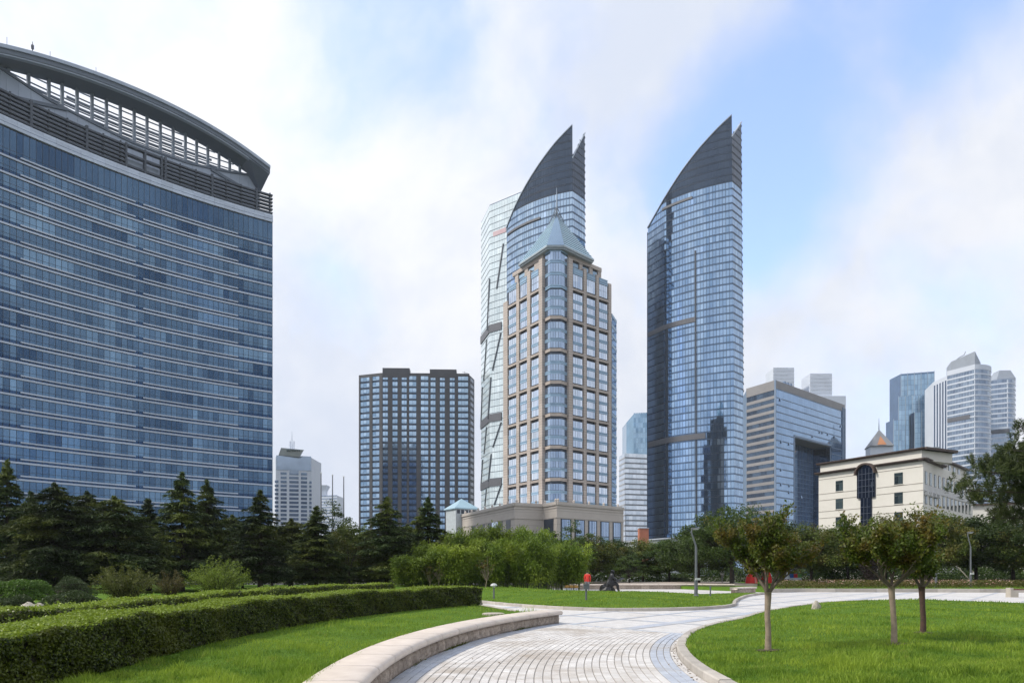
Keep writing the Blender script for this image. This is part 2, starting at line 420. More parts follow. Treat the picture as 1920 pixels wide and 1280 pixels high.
# bricks of the curved path
MBW = m_brick('white_paving_brick', (.56, .54, .525), (.68, .665, .65), (.38, .33, .275))
MBB = m_brick('blue_grey_paving_brick', (.40, .435, .51), (.48, .52, .585), (.40, .38, .36))
bed = MB(); n = 140
for i in range(n):
    for k in range(24):
        t0 = -.32 + (.60 + .32) * i / n; t1 = -.32 + (.60 + .32) * (i + 1) / n; r0 = RR + (RL + .1 - RR) * k / 24; r1 = RR + (RL + .1 - RR) * (k + 1) / 24
        a, b = pol(r0, t0), pol(r1, t0); c, d = pol(r1, t1), pol(r0, t1)
        if max(NA[0] * p_[0] + NA[1] * p_[1] for p_ in (a, b, c, d)) > 15.56: continue
        bed.quad((a[0], a[1], .004), (d[0], d[1], .004), (c[0], c[1], .004), (b[0], b[1], .004))
path = struct(obj('curved_path', bed, m_plain('dark_joint_sand', (.27, .255, .24), (.34, .315, .285), .95, 4)))
PITCH, BL = .1357, .205
bricks = []
for j in range(35):
    r = RR + (j + .5) * PITCH
    dth = BL / r; k0 = int(-.3 / dth); k1 = int(.6 / dth)
    blue = (1 <= j <= 3) or j >= 32
    off = R.random() * dth
    for k in range(k0, k1):
        th = k * dth + off; x, y = pol(r, th)
        if NA[0] * x + NA[1] * y > 15.44: continue
        bricks.append((math.hypot(x, y), x, y, math.pi / 2 - th, blue))
vis = lambda b: b[2] > 11.0 and abs(b[1] / b[2]) < .69
order = sorted(range(len(bricks)), key=lambda i: (0 if vis(bricks[i]) else 1, bricks[i][0]))
def brick_mesh(blue, tone):
    m_ = MB(); m_.tone = tone; hx, hy, c = (BL - .006) / 2, (PITCH - .014) / 2, .004
    m_.hexa([(-hx, -hy, 0), (hx, -hy, 0), (hx, hy, 0), (-hx, hy, 0), (-hx + c, -hy + c, .01), (hx - c, -hy + c, .01), (hx - c, hy - c, .01), (-hx + c, hy - c, .01)], (0,))
    return mesh_of('brick', m_, MBB if blue else MBW)
BM = {(bl, q): brick_mesh(bl, q / 4) for bl in (False, True) for q in range(5)}
restw, restb = MB(), MB()
for rank, i in enumerate(order):
    d_, x, y, rz, bl = bricks[i]; q = min(4, int(abs(R.gauss(2, 1.3)))); dz = R.uniform(-.0015, .0015)
    if rank < 300:
        inst('brick', BM[(bl, q)], path, (x, y, .006 + dz), rz)
    else:
        m_ = restb if bl else restw; m_.tone = q / 4; c, s_ = math.cos(rz), math.sin(rz); hx, hy, ch = (BL - .006) / 2, (PITCH - .014) / 2, .004
        pts = []
        for (z, k) in ((.006, 0), (.016, ch)):
            for a, b in ((-1, -1), (1, -1), (1, 1), (-1, 1)):
                lx, ly = a * (hx - k), b * (hy - k); pts.append((x + lx * c - ly * s_, y + lx * s_ + ly * c, z + dz))
        m_.hexa(pts, (0,))
obj('white_brick_field', restw, MBW, path, kind='stuff'); obj('blue_brick_field', restb, MBB, path, kind='stuff')
# blue-grey bands across the plaza
def band(name, nx, ny, c, w, tmin, tmax, z):
    dx, dy = -ny, nx; m_ = MB(); st = .35; t = tmin
    while t < tmax:
        x, y = nx * c + dx * (t + st / 2), ny * c + dy * (t + st / 2)
        if 14 < y < 62 and 0.8 * x + .6 * y > 15.4 and not (math.hypot(x - CX, y - CY) < RR + .05 and y < 26):
            a0, a1 = t + .006, t + st - .006; m_.tone = R.random()
            q = [(nx * (c + s * w / 2) + dx * a, ny * (c + s * w / 2) + dy * a, z) for s, a in ((-1, a0), (1, a0), (1, a1), (-1, a1))]
            m_.quad(*q)
        t += st
    if m_.f: obj(name, m_, MBB, plaza)
for i, (c, w) in enumerate([(15.6, .28), (18.75, .34), (22.2, .26), (25.6, .34), (29, .28), (32.4, .34), (36, .3), (40, .34), (44, .3), (49, .34), (54, .3)]):
    band('paving_band', .8, .6, c, w, -60, 60, .004)
for i, (c, w) in enumerate([(-15.4, .26), (-12.7, .26), (-10.35, .55), (-7.6, .26), (-4.8, .26), (-2.0, .5), (1.2, .26), (4.4, .26), (7.6, .5), (-18.2, .26), (-21, .5)]):
    band('paving_band', .8, -.6, c, w, -10, 90, .008)

# lawns
def lawn(name, poly, zf, ctr, rings=26):
    pl = densify(poly, .7, True); n = len(pl); V = []; m_ = MB()
    for k in range(rings):
        s = 1 - (k / (rings - 1)) ** 1.25
        for (x, y) in pl: V.append((ctr[0] + (x - ctr[0]) * s, ctr[1] + (y - ctr[1]) * s))
    V = np.array(V); z = zf(V[:, 0], V[:, 1])
    m_.v = [(float(a[0]), float(a[1]), float(b)) for a, b in zip(V, z)]
    for k in range(rings - 1):
        for i in range(n):
            j = (i + 1) % n; m_.f.append((k * n + i, k * n + j, (k + 1) * n + j, (k + 1) * n + i)); m_.t.append(.5)
    # skirt down to the ground
    b0 = len(m_.v); m_.v += [(p[0], p[1], -.05) for p in pl]
    for i in range(n):
        j = (i + 1) % n; m_.f.append((b0 + i, b0 + j, j, i)); m_.t.append(.5)
    return struct(obj(name, m_, ML, smooth=True))
ML = m_lawn(); MBL = m_blade()
arc_r = [pol(RR - .18, -.3 + (.614 + .3) * i / 24) for i in range(25)]
poly_r = arc_r + [(9.6, 28.6), (12.4, 33), (16.2, 38.3), (19.6, 41.0), (21.6, 40.4), (23.4, 35.5), (26, 31), (31, 27), (46, 22), (46, 2), (20, 1)]
z_r = lambda x, y: .125 + .24 * sm(dist_line(poly_r[:34], x, y) / 5.0) + .035 * np.sin(x * 1.1 + .7 * y) * sm(dist_line(poly_r[:34], x, y) / 3)
lawn_r = lawn('lawn_right', poly_r, z_r, (16, 18))
arc_l = [pol(RL + .5, -.3 + (.487 + .3) * i / 24) for i in range(25)]
far_l = [(1.35, 24.4), (.9, 26.5), (-.2, 31), (-1.6, 36), (-4, 42), (-10, 47), (-48, 49)]
poly_l = arc_l + far_l + [(-48, 2), (-10, 0)]
z_l = lambda x, y: .07 + .29 * sm(dist_line(far_l[1:], x, y) / 2.0)
lawn_l = lawn('lawn_left', poly_l, z_l, (-14, 24))
front_m = smooth_pl([(-3, 43.5), (-1.2, 39), (1.0, 34.3), (3.9, 31.3), (7.9, 32.3), (10.4, 35.2), (11.4, 38.6)], 2)
front_m2 = smooth_pl([(11.9, 40.2), (13.2, 44), (16, 51), (18.6, 55.5)], 1)
poly_m = front_m + front_m2 + [(17, 56), (12, 50.5), (8, 49.5), (5, 52), (2.5, 60), (-2, 67), (-16, 67), (-16, 55), (-7, 47)]
edge_m = front_m + front_m2
z_m = lambda x, y: .11 + .33 * sm(dist_line(edge_m, x, y) / 6.0) * sm(dist_line(poly_m, x, y, True) / 2.5)
lawn_m = lawn('lawn_middle', poly_m, z_m, (3, 43))
back_f = [(20.6, 60.4), (24, 62), (32, 61.4), (45, 60), (85, 57)]
poly_b = back_f + [(85, 104), (16, 97), (15, 77)]
z_b = lambda x, y: .12 + .25 * sm((y - 60) / 20)
lawn_b = lawn('lawn_back', poly_b, z_b, (45, 78))
poly_c = [(-90, 49.5), (-10, 48), (-5, 68), (4, 72), (4, 97), (-90, 97)]
lawn_c = lawn('lawn_under_cedars', poly_c, lambda x, y: .02 + 0 * x, (-40, 72), 10)

def grass(name, label, poly, zf, u0, u1, v0, v1, zg, N_, hmin, hmax, w, seed, extra=None):
    g = np.random.default_rng(seed); u = g.uniform(u0, u1, N_); v = g.uniform(v0, v1, N_)
    Y = F * (H - zg) / (v - VH); X = (u - U0) / F * Y
    k = inside(poly, X, Y)
    if extra is not None: k &= extra(X, Y)
    X, Y = X[k], Y[k]; n = len(X); Z = zf(X, Y)
    # clumps: taller, paler tufts here and there
    cl = np.sin(X * 1.7 + 2 * np.sin(Y * .9)) * np.sin(Y * 1.3 + 1.5 * np.sin(X * .8)) + .5 * np.sin(X * 4.1 + Y * 3.3)
    hh = g.uniform(hmin, hmax, n) * (1 + .45 * np.clip(cl, -1, 1.2)); a = g.uniform(0, 2 * np.pi, n); ww = w * np.maximum(1, Y / 14.0)
    pt_ = g.integers(0, n, 90 if N_ > 60000 else 20); tuft = np.zeros(n)
    for j in pt_:
        d2 = (X - X[j]) ** 2 + (Y - Y[j]) ** 2; tuft = np.maximum(tuft, np.exp(-d2 / (.02 + .05 * g.random())))
    hh = hh * (1 + 1.5 * tuft)
    lean = g.normal(0, .35, (n, 2)) * hh[:, None]
    b = np.stack([np.cos(a), np.sin(a), 0 * a], 1) * ww[:, None] * .5; c = np.stack([X, Y, Z - .01], 1)
    mid = c + np.stack([lean[:, 0] * .35, lean[:, 1] * .35, hh * .6], 1); tip = c + np.stack([lean[:, 0], lean[:, 1], hh], 1)
    V = np.stack([c - b, c + b, mid + b * .75, tip, mid - b * .75], 1).reshape(-1, 3)
    Fc = (np.arange(n) * 5)[:, None] + np.array([0, 1, 2, 4]); F3 = (np.arange(n) * 5)[:, None] + np.array([4, 2, 3, 3])
    t = np.clip(.4 + .3 * np.clip(cl, -1, 1.3) + g.normal(0, .25, n) + .45 * tuft, 0, 1)
    # quad lower half, triangle tip (as degenerate-free tris)
    me = bpy.data.meshes.new(name); Fq = np.concatenate([Fc[:, [0, 1, 2]], Fc[:, [0, 2, 3]], F3[:, :3]]); tt = np.concatenate([t, t, t])
    o = npobj(name, V, Fq, tt, MBL); o['kind'] = 'stuff'; o['label'] = label; o['category'] = 'grass'; return o
grass('grass', 'short bright green grass of the lawn under the three small trees', poly_r, z_r, 1180, 2080, 1118, 1330, .3, 105000, .035, .085, .011, 1)
grass('grass', 'short bright green grass between the long hedge and the low stone wall', poly_l, z_l, -120, 1070, 1126, 1330, .36, 95000, .03, .07, .011, 2,
      lambda X, Y: dist_line([(-5.0, 5), (-5.2, 8.75), (-5.3, 11.2), (-5.5, 14.8), (-5.0, 19.6), (-3.56, 24.9), (-1.17, 29.8), (1, 36)], X, Y) * np.sign(X + 6) > .05)
grass('grass', 'mown grass of the mounded lawn island in mid distance', poly_m, z_m, 850, 1460, 1100, 1150, .2, 42000, .03, .07, .012, 3)
grass('grass', 'grass strip behind the far kerb by the rose bed', poly_b, z_b, 1430, 1960, 1088, 1112, .15, 22000, .04, .08, .012, 4)

# kerbs: single stones set along the lawn edges
MK = m_plain('kerb_granite', (.44, .41, .375), (.34, .315, .28), .8, 2.5, .4, 40, .006, tonevar=.16)
def kerb(name, label, pl, w, h, length, side, gap=.012):
    t = thing(name, label, 'kerb', (pl[0][0], pl[0][1], 0)); fr = Frame(pl, True); q = 0.0
    while q < fr.S - .1:
        e = min(q + length * R.uniform(.92, 1.08), fr.S); m_ = MB(); m_.tone = R.random(); hh = h + R.uniform(-.006, .006); k = max(2, int((e - q) / .3))
        prof = [(0, 0), (0, hh - .02), (.02, hh), (w - .012, hh), (w, hh - .012), (w, 0)]
        ss = [q + gap / 2 + (e - q - gap) * i / k for i in range(k + 1)]; b0 = len(m_.v)
        for s_ in ss:
            for (d, z) in prof: p = fr.pt(s_, z, d * side); m_.v.append(p)
        np_ = len(prof)
        for i in range(k):
            for a in range(np_ - 1):
                m_.f.append((b0 + i * np_ + a, b0 + (i + 1) * np_ + a, b0 + (i + 1) * np_ + a + 1, b0 + i * np_ + a + 1)); m_.t.append(m_.tone)
        m_.f.append(tuple(range(b0, b0 + np_))); m_.f.append(tuple(reversed(range(b0 + k * np_, b0 + (k + 1) * np_)))); m_.t += [m_.tone] * 2
        obj('kerb_stone', m_, MK, t); q = e
    return t
kerb('lawn_kerb', 'curved grey kerb along the near right lawn', [pol(RR, -.2 + (.614 + .2) * i / 30) for i in range(31)] + [(9.45, 28.7), (12.2, 33.1), (16.0, 38.4), (19.4, 41.2)], .2, .145, 1.0, 1)
kerb('lawn_kerb', 'grey kerb along the front of the middle lawn island', front_m, .18, .14, 1.0, 1)
kerb('lawn_kerb', 'short kerb along the right flank of the middle lawn island', [(11.4, 38.6)] + front_m2, .18, .14, 1.0, 1)
kerb('lawn_kerb', 'straight grey kerb in front of the far rose bed', back_f, .25, .3, 1.6, 1)
kerb('lawn_kerb', 'thin kerb where the hedge lawn meets the side path', far_l[1:5], .15, .12, 1.0, 1)

# low curved stone wall beside the path
MS = m_plain('split_granite', (.52, .44, .37), (.27, .22, .185), .9, 9, 1.0, 26, .05, tonevar=.2)
MC = m_plain('smooth_pink_granite', (.62, .55, .49), (.52, .45, .395), .5, 4, .12, 90, .003, tonevar=.05)
def stone_wall(name, label, fr, q0, q1, hgt, cap_w, bl=(.3, .55), capl=1.35, res=5, endcap=True):
    t = thing(name, label, 'wall', fr.pt(q0, 0)[:2] + (0,)); core = MB(); fr.slab(core, q0, q1 - .03, -.02, hgt - .02, -cap_w + .1, -.05, True)
    obj('core', core, m_plain('wall_mortar', (.16, .13, .11), None, .95, 6), t)
    q = q0
    while q < q1 - .05:
        e = min(q + R.uniform(*bl), q1)
        if q1 - e < .18: e = q1
        m_ = MB(); m_.tone = R.random(); n = res; g = .008; pts = {}; b = R.uniform(.0, .02)
        for i in range(n + 1):
            for k in range(n + 1):
                edge = (i in (0, n)) or (k in (0, n)); d = .0 if edge else b + R.uniform(.0, .045)
                if edge: d = -.012 + R.uniform(-.006, .006)
                pts[i, k] = len(m_.v); m_.v.append(fr.pt(q + g + (e - q - 2 * g) * i / n, .004 + (hgt - .012) * k / n, d))
        for i in range(n):
            for k in range(n): m_.f.append((pts[i, k], pts[i + 1, k], pts[i + 1, k + 1], pts[i, k + 1])); m_.t.append(m_.tone)
        fr.slab(m_, q + g, e - g, .002, hgt - .008, -.12, -.013); obj('stone_block', m_, MS, t); q = e
    q = q0; ct = .15
    prof = [(.0, hgt), (.07, hgt + .008), (.10, hgt + .04), (.105, hgt + .08), (.085, hgt + .12), (.04, hgt + .145), (-.03, hgt + ct), (-cap_w, hgt + ct), (-cap_w, hgt - .05)]
    while q < q1 - .05:
        e = min(q + capl * R.uniform(.9, 1.1), q1 + .06)
        if q1 - e < .5: e = q1 + .06
        m_ = MB(); m_.tone = R.random(); k = max(3, int((e - q) / .12)); np_ = len(prof)
        for i in range(k + 1):
            sh = .006 if i in (0, k) else 0
            for (d, z) in prof: m_.v.append(fr.pt(q + .003 + (e - q - .006) * i / k, z - sh, d - sh))
        for i in range(k):
            for a in range(np_ - 1): m_.f.append((i * np_ + a, (i + 1) * np_ + a, (i + 1) * np_ + a + 1, i * np_ + a + 1)); m_.t.append(m_.tone)
        m_.f.append(tuple(reversed(range(np_)))); m_.f.append(tuple(range(k * np_, (k + 1) * np_))); m_.t += [m_.tone] * 2
        o = obj('coping_stone', m_, MC, t, smooth=True)
        q = e
    if endcap:
        m_ = MB(); fr.slab(m_, q1 - .03, q1 + .01, 0, hgt - .006, -cap_w + .1, -.02, True); obj('end_stone', m_, MS, t)
    return t
wall_fr = Frame([pol(RL, -.17 + (.487 + .17) * i / 60) for i in range(61)], True)
gw = stone_wall('garden_wall', 'low curved wall of rough granite blocks with smooth coping beside the path', wall_fr, 0, wall_fr.S, .275, .56)
# moss at the foot of the wall
cs = []
for (u, v, k) in [(848, 1216, 260), (858, 1212, 260), (870, 1209, 120), (985, 1181, 160), (1000, 1178, 80), (790, 1246, 60)]:
    x, y = G(u, v); th = math.atan2(y - CY, CX - x)
    for _ in range(k):
        a, b_ = pol(RL - abs(R.gauss(0, .025)) - .01, th + R.gauss(0, .011)); cs.append((a, b_, abs(R.gauss(0, .03)) + .008))
V, Fc = leaves(np.array(cs), .035, .018); o = npobj('moss', V, Fc, rng.random(len(Fc)), m_leaf('moss', (.07, .09, .015), (.14, .16, .03))); o['kind'] = 'stuff'; o['label'] = 'moss tufts at the foot of the low stone wall'
stone_wall('seat_wall', 'short pale stone seat wall left of the rose bed', Frame([(16.7, 55.6), (18.5, 58), (20.4, 60.1)], True), 0, 4.0, .36, .5, (.5, .8), 1.4, 2)
stone_wall('seat_wall', 'long pale seat wall behind the bronze statue', Frame([(5.6, 71), (11, 72.2), (17, 72.8), (21.6, 71.5)], True), 0, 16.0, .36, .5, (.6, 1.0), 1.5, 2)
mb = MB(); mb.prism([(11.5, 74), (24, 73), (26, 90), (8, 90)], 0, .5); struct(obj('terrace', mb, m_plain('terrace_stone', (.42, .36, .31), (.36, .31, .27), .8, 1.5)))
# ------------------------------------------------------------------ buildings
def circle3(a, b, c):
    ax, ay = a; bx, by = b; cx, cy = c; d = 2 * (ax * (by - cy) + bx * (cy - ay) + cx * (ay - by))
    ux = ((ax * ax + ay * ay) * (by - cy) + (bx * bx + by * by) * (cy - ay) + (cx * cx + cy * cy) * (ay - by)) / d
    uy = ((ax * ax + ay * ay) * (cx - bx) + (bx * bx + by * by) * (ax - cx) + (cx * cx + cy * cy) * (bx - ax)) / d
    return ux, uy, math.hypot(ax - ux, ay - uy)
def UY(u, Y): return ((u - U0) / F * Y, Y)

M_WHITE_METAL = m_plain('pale_metal_band', (.48, .55, .66), (.43, .50, .61), .4, 1.2, tonevar=.1)
M_DARKGREY = m_plain('dark_grey_metal', (.035, .048, .068), (.05, .064, .086), .5, .5)
M_MULL = m_plain('mullion_metal', (.03, .045, .07), (.02, .03, .05), .4, .5)
M_CONC = m_plain('pale_concrete_panel', (.38, .44, .53), (.33, .39, .48), .7, .25, tonevar=.08)
M_STEEL = m_plain('blue_grey_steel', (.22, .265, .33), (.18, .225, .285), .5, .5)
M_SOFFIT = m_plain('slate_metal_soffit', (.13, .16, .205), (.11, .14, .18), .55, .3)
M_GL_LEFT = m_glass('blue_glass', (.026, .058, .115), (.17, .28, .40), .07)
M_GL_LEFT_D = m_glass('navy_spandrel_glass', (.022, .05, .11), (.05, .10, .19), .1)

# ---- curved office tower on the left
def curved_tower():
    A, B, C_ = UY(0, 173), UY(250, 197), UY(511, 222)
    ox, oy, r = circle3(A, B, C_)
    def ang(p): return math.atan2(p[1] - oy, p[0] - ox)
    a0, a1 = ang(A), ang(C_); span = a1 - a0; a00 = a0 - span * .28
    def arc(rad, b0, b1, n): return [(ox + rad * math.cos(b0 + (b1 - b0) * i / n), oy + rad * math.sin(b0 + (b1 - b0) * i / n)) for i in range(n + 1)]
    fr = Frame(arc(r, a00, a1, 66), True); S = fr.S
    t = thing('curved_office_tower', 'huge concave blue glass office tower with arched louvred roof', 'building', (fr.pt(S / 2, 0)[0], fr.pt(S / 2, 0)[1], 0))
    ZT, FH = 105.4, 3.95
    body = MB(); back = arc(r + 24, a00, a1, 20); front = arc(r + .5, a00, a1, 66)
    body.prism(front + back[::-1], 0, 107); obj('body', body, M_GL_LEFT_D, t)
    lev = [ZT] + [ZT - 7.1 - FH * i for i in range(26)]
    NP = int(round(S / 1.42)); pw = S / NP
    sA, sB, sC, sD = [fr.uv(u, 500)[0] for u in (38, 254, 268, 446)]
    cand = []
    rest = MB(); mull = MB()
    tones = np.clip(rng.normal(.38, .09, (27, NP)), 0, 1)
    tones[0] = np.clip(.2 + .1 * np.sin(np.arange(NP) * .23) + rng.normal(0, .04, NP), 0, 1)
    for i in range(1, 26):                                # rooms with drawn blinds or lights read as runs of panes
        for _ in range(7):
            k = R.randrange(NP); w_ = R.randrange(2, 9); tones[i, k:k + w_] = np.clip(R.uniform(.05, .75) + rng.normal(0, .06, len(tones[i, k:k + w_])), 0, 1)
    for k_ in (15, 30, 31, 46, 60): tones[8:, min(k_, NP - 1)] += .3
    for i in range(26):
        z1, z0 = lev[i] - (.1 if i else .2), lev[i + 1] + 1.25
        for k in range(NP):
            s0, s1 = k * pw + .05, (k + 1) * pw - .05
            p = fr.pt((s0 + s1) / 2, z0); u = U0 + F * p[0] / p[1]; v = VH - F * (z0 - H) / p[1]
            cand.append((p[1] if (0 < u < 520 and 200 < v < 930) else 1e6 + p[1], i, k, s0, s1, z0, z1))
    cand.sort(); meshes = {}
    for rank, (_, i, k, s0, s1, z0, z1) in enumerate(cand):
        tn = float(np.clip(tones[i, k], 0, 1))
        if rank < 300:
            key = (round(z1 - z0, 2), int(tn * 7))
            if key not in meshes:
                m_ = MB(); m_.tone = key[1] / 7 + .07; w_ = (s1 - s0) / 2; h_ = z1 - z0
                m_.hexa([(-w_, -.06, 0), (w_, -.06, 0), (w_, .06, 0), (-w_, .06, 0), (-w_, -.06, h_), (w_, -.06, h_), (w_, .06, h_), (-w_, .06, h_)])
                meshes[key] = mesh_of('pane', m_, M_GL_LEFT)
            o = inst('pane', meshes[key], t, fr.pt((s0 + s1) / 2, z0, -.06), fr.rz((s0 + s1) / 2) + R.gauss(0, .002)); o.rotation_euler[0] = R.gauss(0, .002)
        else:
            rest.tone = tn; fr.pane(rest, s0, s1, z0, z1, 0, .004)
    obj('pane_field', rest, M_GL_LEFT, t, kind='stuff')
    for i in range(26):
        z = lev[i + 1]
        for (q0, q1, za, zb) in ((0, S, -.02, .42), (sA, sB, .92, 1.25), (sC, sD, .92, 1.25)):
            m_ = MB(); m_.tone = R.random(); fr.slab(m_, q0, q1, z + za, z + zb, -.2, .32 if za < 0 else .3); obj('floor_band', m_, M_WHITE_METAL, t)
        m2 = MB()
        for k in range(NP): m2.tone = tones[i, k] * .6; fr.pane(m2, k * pw + .02, (k + 1) * pw - .02, z + .42, z + 1.23, -.1)
        obj('spandrel_strip', m2, M_GL_LEFT_D, t)
        tr = MB(); fr.slab(tr, 0, S, z + 2.05, z + 2.13, -.1, .03); obj('transom', tr, M_MULL, t)
    for k in range(NP + 1): fr.slab(mull, max(k * pw - .04, 0), min(k * pw + .04, S), 4, ZT, -.1, .06)
    obj('mullion_grid', mull, M_MULL, t, kind='stuff')
    # parapet: pale metal strips under the louvres
    for (z0, z1, d) in ((ZT, ZT + .75, .5), (ZT + .9, ZT + 1.55, .42), (ZT + 1.62, ZT + 2.25, .36)):
        m_ = MB(); q = 0
        while q < S - .1:
            e = min(q + 2.84, S); m_.tone = R.random(); fr.slab(m_, q + .015, e - .015, z0, z1, -.6, d); q = e
        obj('parapet_strip', m_, M_WHITE_METAL, t)
    # louvre screens
    LZ0, LZ1 = ZT + 2.45, ZT + 8.7
    g0, g1 = fr.uv(234, 300)[0], fr.uv(306, 320)[0]
    for (q0, q1) in ((0, g0), (g1, S)):
        for k in range(6):
            z = LZ0 + (LZ1 - LZ0) * (k + .15) / 6; m_ = MB(); fr.slab(m_, q0, q1, z, z + .44, -.7, .25, True); obj('louvre_bar', m_, M_DARKGREY, t)
        q = q0 + .3; j = 0
        while q < q1:
            m_ = MB(); w_ = .3 if j % 3 else .55; fr.slab(m_, q, q + w_, ZT + 2.2, LZ1 + .1, -1.1, -.15 if j % 3 else .32, True); obj('louvre_post', m_, M_DARKGREY, t); q += 4.2; j += 1
    for z in (LZ0 + .3, LZ0 + 3.2, LZ1 - .7):
        m_ = MB(); fr.slab(m_, g0, g1, z, z + .55, -1.0, .1, True); obj('louvre_bar', m_, M_DARKGREY, t)
    for q in (g0 + .1, (g0 + g1) / 2, g1 - .6):
        m_ = MB(); fr.slab(m_, q, q + .5, ZT + 2.2, LZ1, -1.0, .2, True); obj('louvre_post', m_, M_DARKGREY, t)
    m_ = MB(); fr.slab(m_, g0 + .6, g1 - .6, LZ0 + 1.0, LZ0 + 3.0, -2.2, -1.6, True); obj('plant_room_panel', m_, M_CONC, t)
    # roof deck and set-back drum
    D = -6.0; fd = fr
    low = [(-60, 90), (0, 129), (88, 187), (176, 233), (246, 268), (352, 307), (420, 322), (457, 328), (487, 333)]
    lo = sorted(fd.uv(u, v, D) for u, v in low); lq = [a for a, b in lo]; lz = [b for a, b in lo]
    zlow = lambda q: float(np.interp(q, lq, lz))
    top = [(-60, 69), (0, 82), (141, 120), (281, 176), (387, 229), (457, 273), (507, 311)]
    to = sorted(fr.uv(u, v, .6) for u, v in top); tq = [a for a, b in to]; tz = [b for a, b in to]
    _fine = np.linspace(tq[0], tq[-1], 300); _c = np.polyfit(tq, tz, 4); _zz = np.polyval(_c, _fine)
    def ztop(q):
        return float(np.interp(q, _fine, _zz))
    qe = lq[-1]; qt = tq[-1]; q0 = max(min(lq[0], tq[0]), 0)
    q = q0
    m_ = MB(); m2 = MB()
    while q < qe - .05:
        e = min(q + 2.6, qe); m_.tone = R.random(); fd.slab(m_, q + .02, e - .02, ZT + 1, zlow, D - .8, D, True); m2.tone = .5; q = e
    obj('drum_wall', m_, M_CONC, t)
    m_ = MB(); fd.slab(m_, q0, qe, lambda q: zlow(q) - .1, lambda q: zlow(q) + .5, D - 1, D + .35, True); obj('drum_rim', m_, M_SOFFIT, t)
    # crossing sloped rib on the drum
    m_ = MB()
    a, b = fd.uv(395, 318, D), fd.uv(452, 351, D); fd.slab(m_, a[0], b[0], lambda q: np.interp(q, (a[0], b[0]), (a[1] - .4, b[1] - .4)), lambda q: np.interp(q, (a[0], b[0]), (a[1] + .4, b[1] + .4)), D, D + .5); obj('drum_rib', m_, M_SOFFIT, t)
    m_ = MB()
    a, b = fd.uv(20, 182, D), fd.uv(125, 206, D); fd.slab(m_, a[0], b[0], lambda q: np.interp(q, (a[0], b[0]), (a[1] - .4, b[1] - .4)), lambda q: np.interp(q, (a[0], b[0]), (a[1] + .4, b[1] + .4)), D, D + .5); obj('drum_rib', m_, M_SOFFIT, t)
    # arched canopy: fascia in two steps, soffit, roof
    TH = 1.9
    m_ = MB(); fr.slab(m_, q0, qt, lambda q: ztop(q) - TH, lambda q: ztop(q) - .25, -7.8, .3, True); obj('canopy', m_, M_SOFFIT, t)
    q = q0
    while q < qt - .1:
        e = min(q + 3.4, qt); m_ = MB(); m_.tone = R.random()
        fr.slab(m_, q + .02, e - .02, lambda q: ztop(q) - .85, lambda q: ztop(q), -7.6, .75, True); obj('fascia_panel', m_, M_CONC, t); q = e
    m_ = MB(); fr.slab(m_, q0, qt, lambda q: ztop(q) - TH - .35, lambda q: ztop(q) - TH + .25, -1.2, .05, True); obj('canopy_lip', m_, M_CONC, t)
    # end of the canopy folds down to the drum corner
    p0, p1 = fr.pt(qt, ztop(qt) - TH, .3), fr.pt(qt, ztop(qt) - TH, -7.6); c0, c1 = fd.pt(qe, zlow(qe) - 5.0, D), fd.pt(qe - .3, zlow(qe) - 5.0, -7.6)
    e0 = fd.pt(qe - 5, ztop(qe - 5) - TH - .05, .25)
    m_ = MB(); e1 = (e0[0], e0[1] + .2, e0[2]); m_.quad(p0, p1, c1, c0); m_.tri(p0, c0, e0); m_.tri(e0, c0, fd.pt(qe - 5, ztop(qe - 5) - TH, D)); obj('canopy_end', m_, M_SOFFIT, t)
    # posts and slats in the lens-shaped opening
    for x in (20, 58, 96, 121, 149, 177, 204, 230, 256, 280, 305, 329, 352, 373, 394, 415, 435, 454, 470):
        q = fd.uv(x - 5, 260, D)[0]
        if q < q0: continue
        if ztop(q) - TH - zlow(q) < .4: continue
        m_ = MB(); fd.slab(m_, q, q + .62, zlow(q), ztop(q) - TH + .1, D - 1.1, D - .3, True); obj('lens_post', m_, M_STEEL, t)
    z = 106.0; zmax = max(tz)
    while z < zmax:
        ok = [q for q in np.linspace(q0, qe, 160) if zlow(q) - .5 < z < ztop(q) - TH]
        if ok and ok[-1] - ok[0] > 1:
            m_ = MB(); fd.slab(m_, ok[0], ok[-1], z, z + .55, -13.0, -12.6, True); obj('lens_slat', m_, M_SOFFIT, t)
            m_ = MB(); fd.slab(m_, ok[0], ok[-1], z + .9, z + 1.15, -9.5, -9.2, True); obj('lens_slat', m_, M_STEEL, t)
        z += 1.7
    # rooftop mast
    a = fr.uv(61, 110, -3); p = fr.pt(a[0], 0, -3); zt = ztop(a[0]); m_ = MB()
    m_.tube([(p[0], p[1], zt - 1), (p[0], p[1], zt + 4.2)], [.16, .07], 6); m_.tube([(p[0] - .8, p[1], zt - 1), (p[0] - .8, p[1], zt + 1.6)], .09, 6); m_.tube([(p[0] + .7, p[1], zt - 1), (p[0] + .7, p[1], zt + 1.2)], .09, 6)
    m_.obox(p[0], p[1], zt + 2.4, zt + 3.4, .5, .4); m_.obox(p[0] - .8, p[1], zt + .6, zt + 1.5, .35, .3); obj('antenna', m_, M_MULL, t)
    for (u, hh) in ((13, 3.6), (94, 3.2), (180, 3.2)):
        a = fr.uv(u, 110, -3); p = fr.pt(a[0], 0, -3); m_ = MB(); m_.tube([(p[0], p[1], ztop(a[0]) - .5), (p[0], p[1], ztop(a[0]) + hh)], .05, 5); obj('lightning_rod', m_, M_MULL, t)
curved_tower()

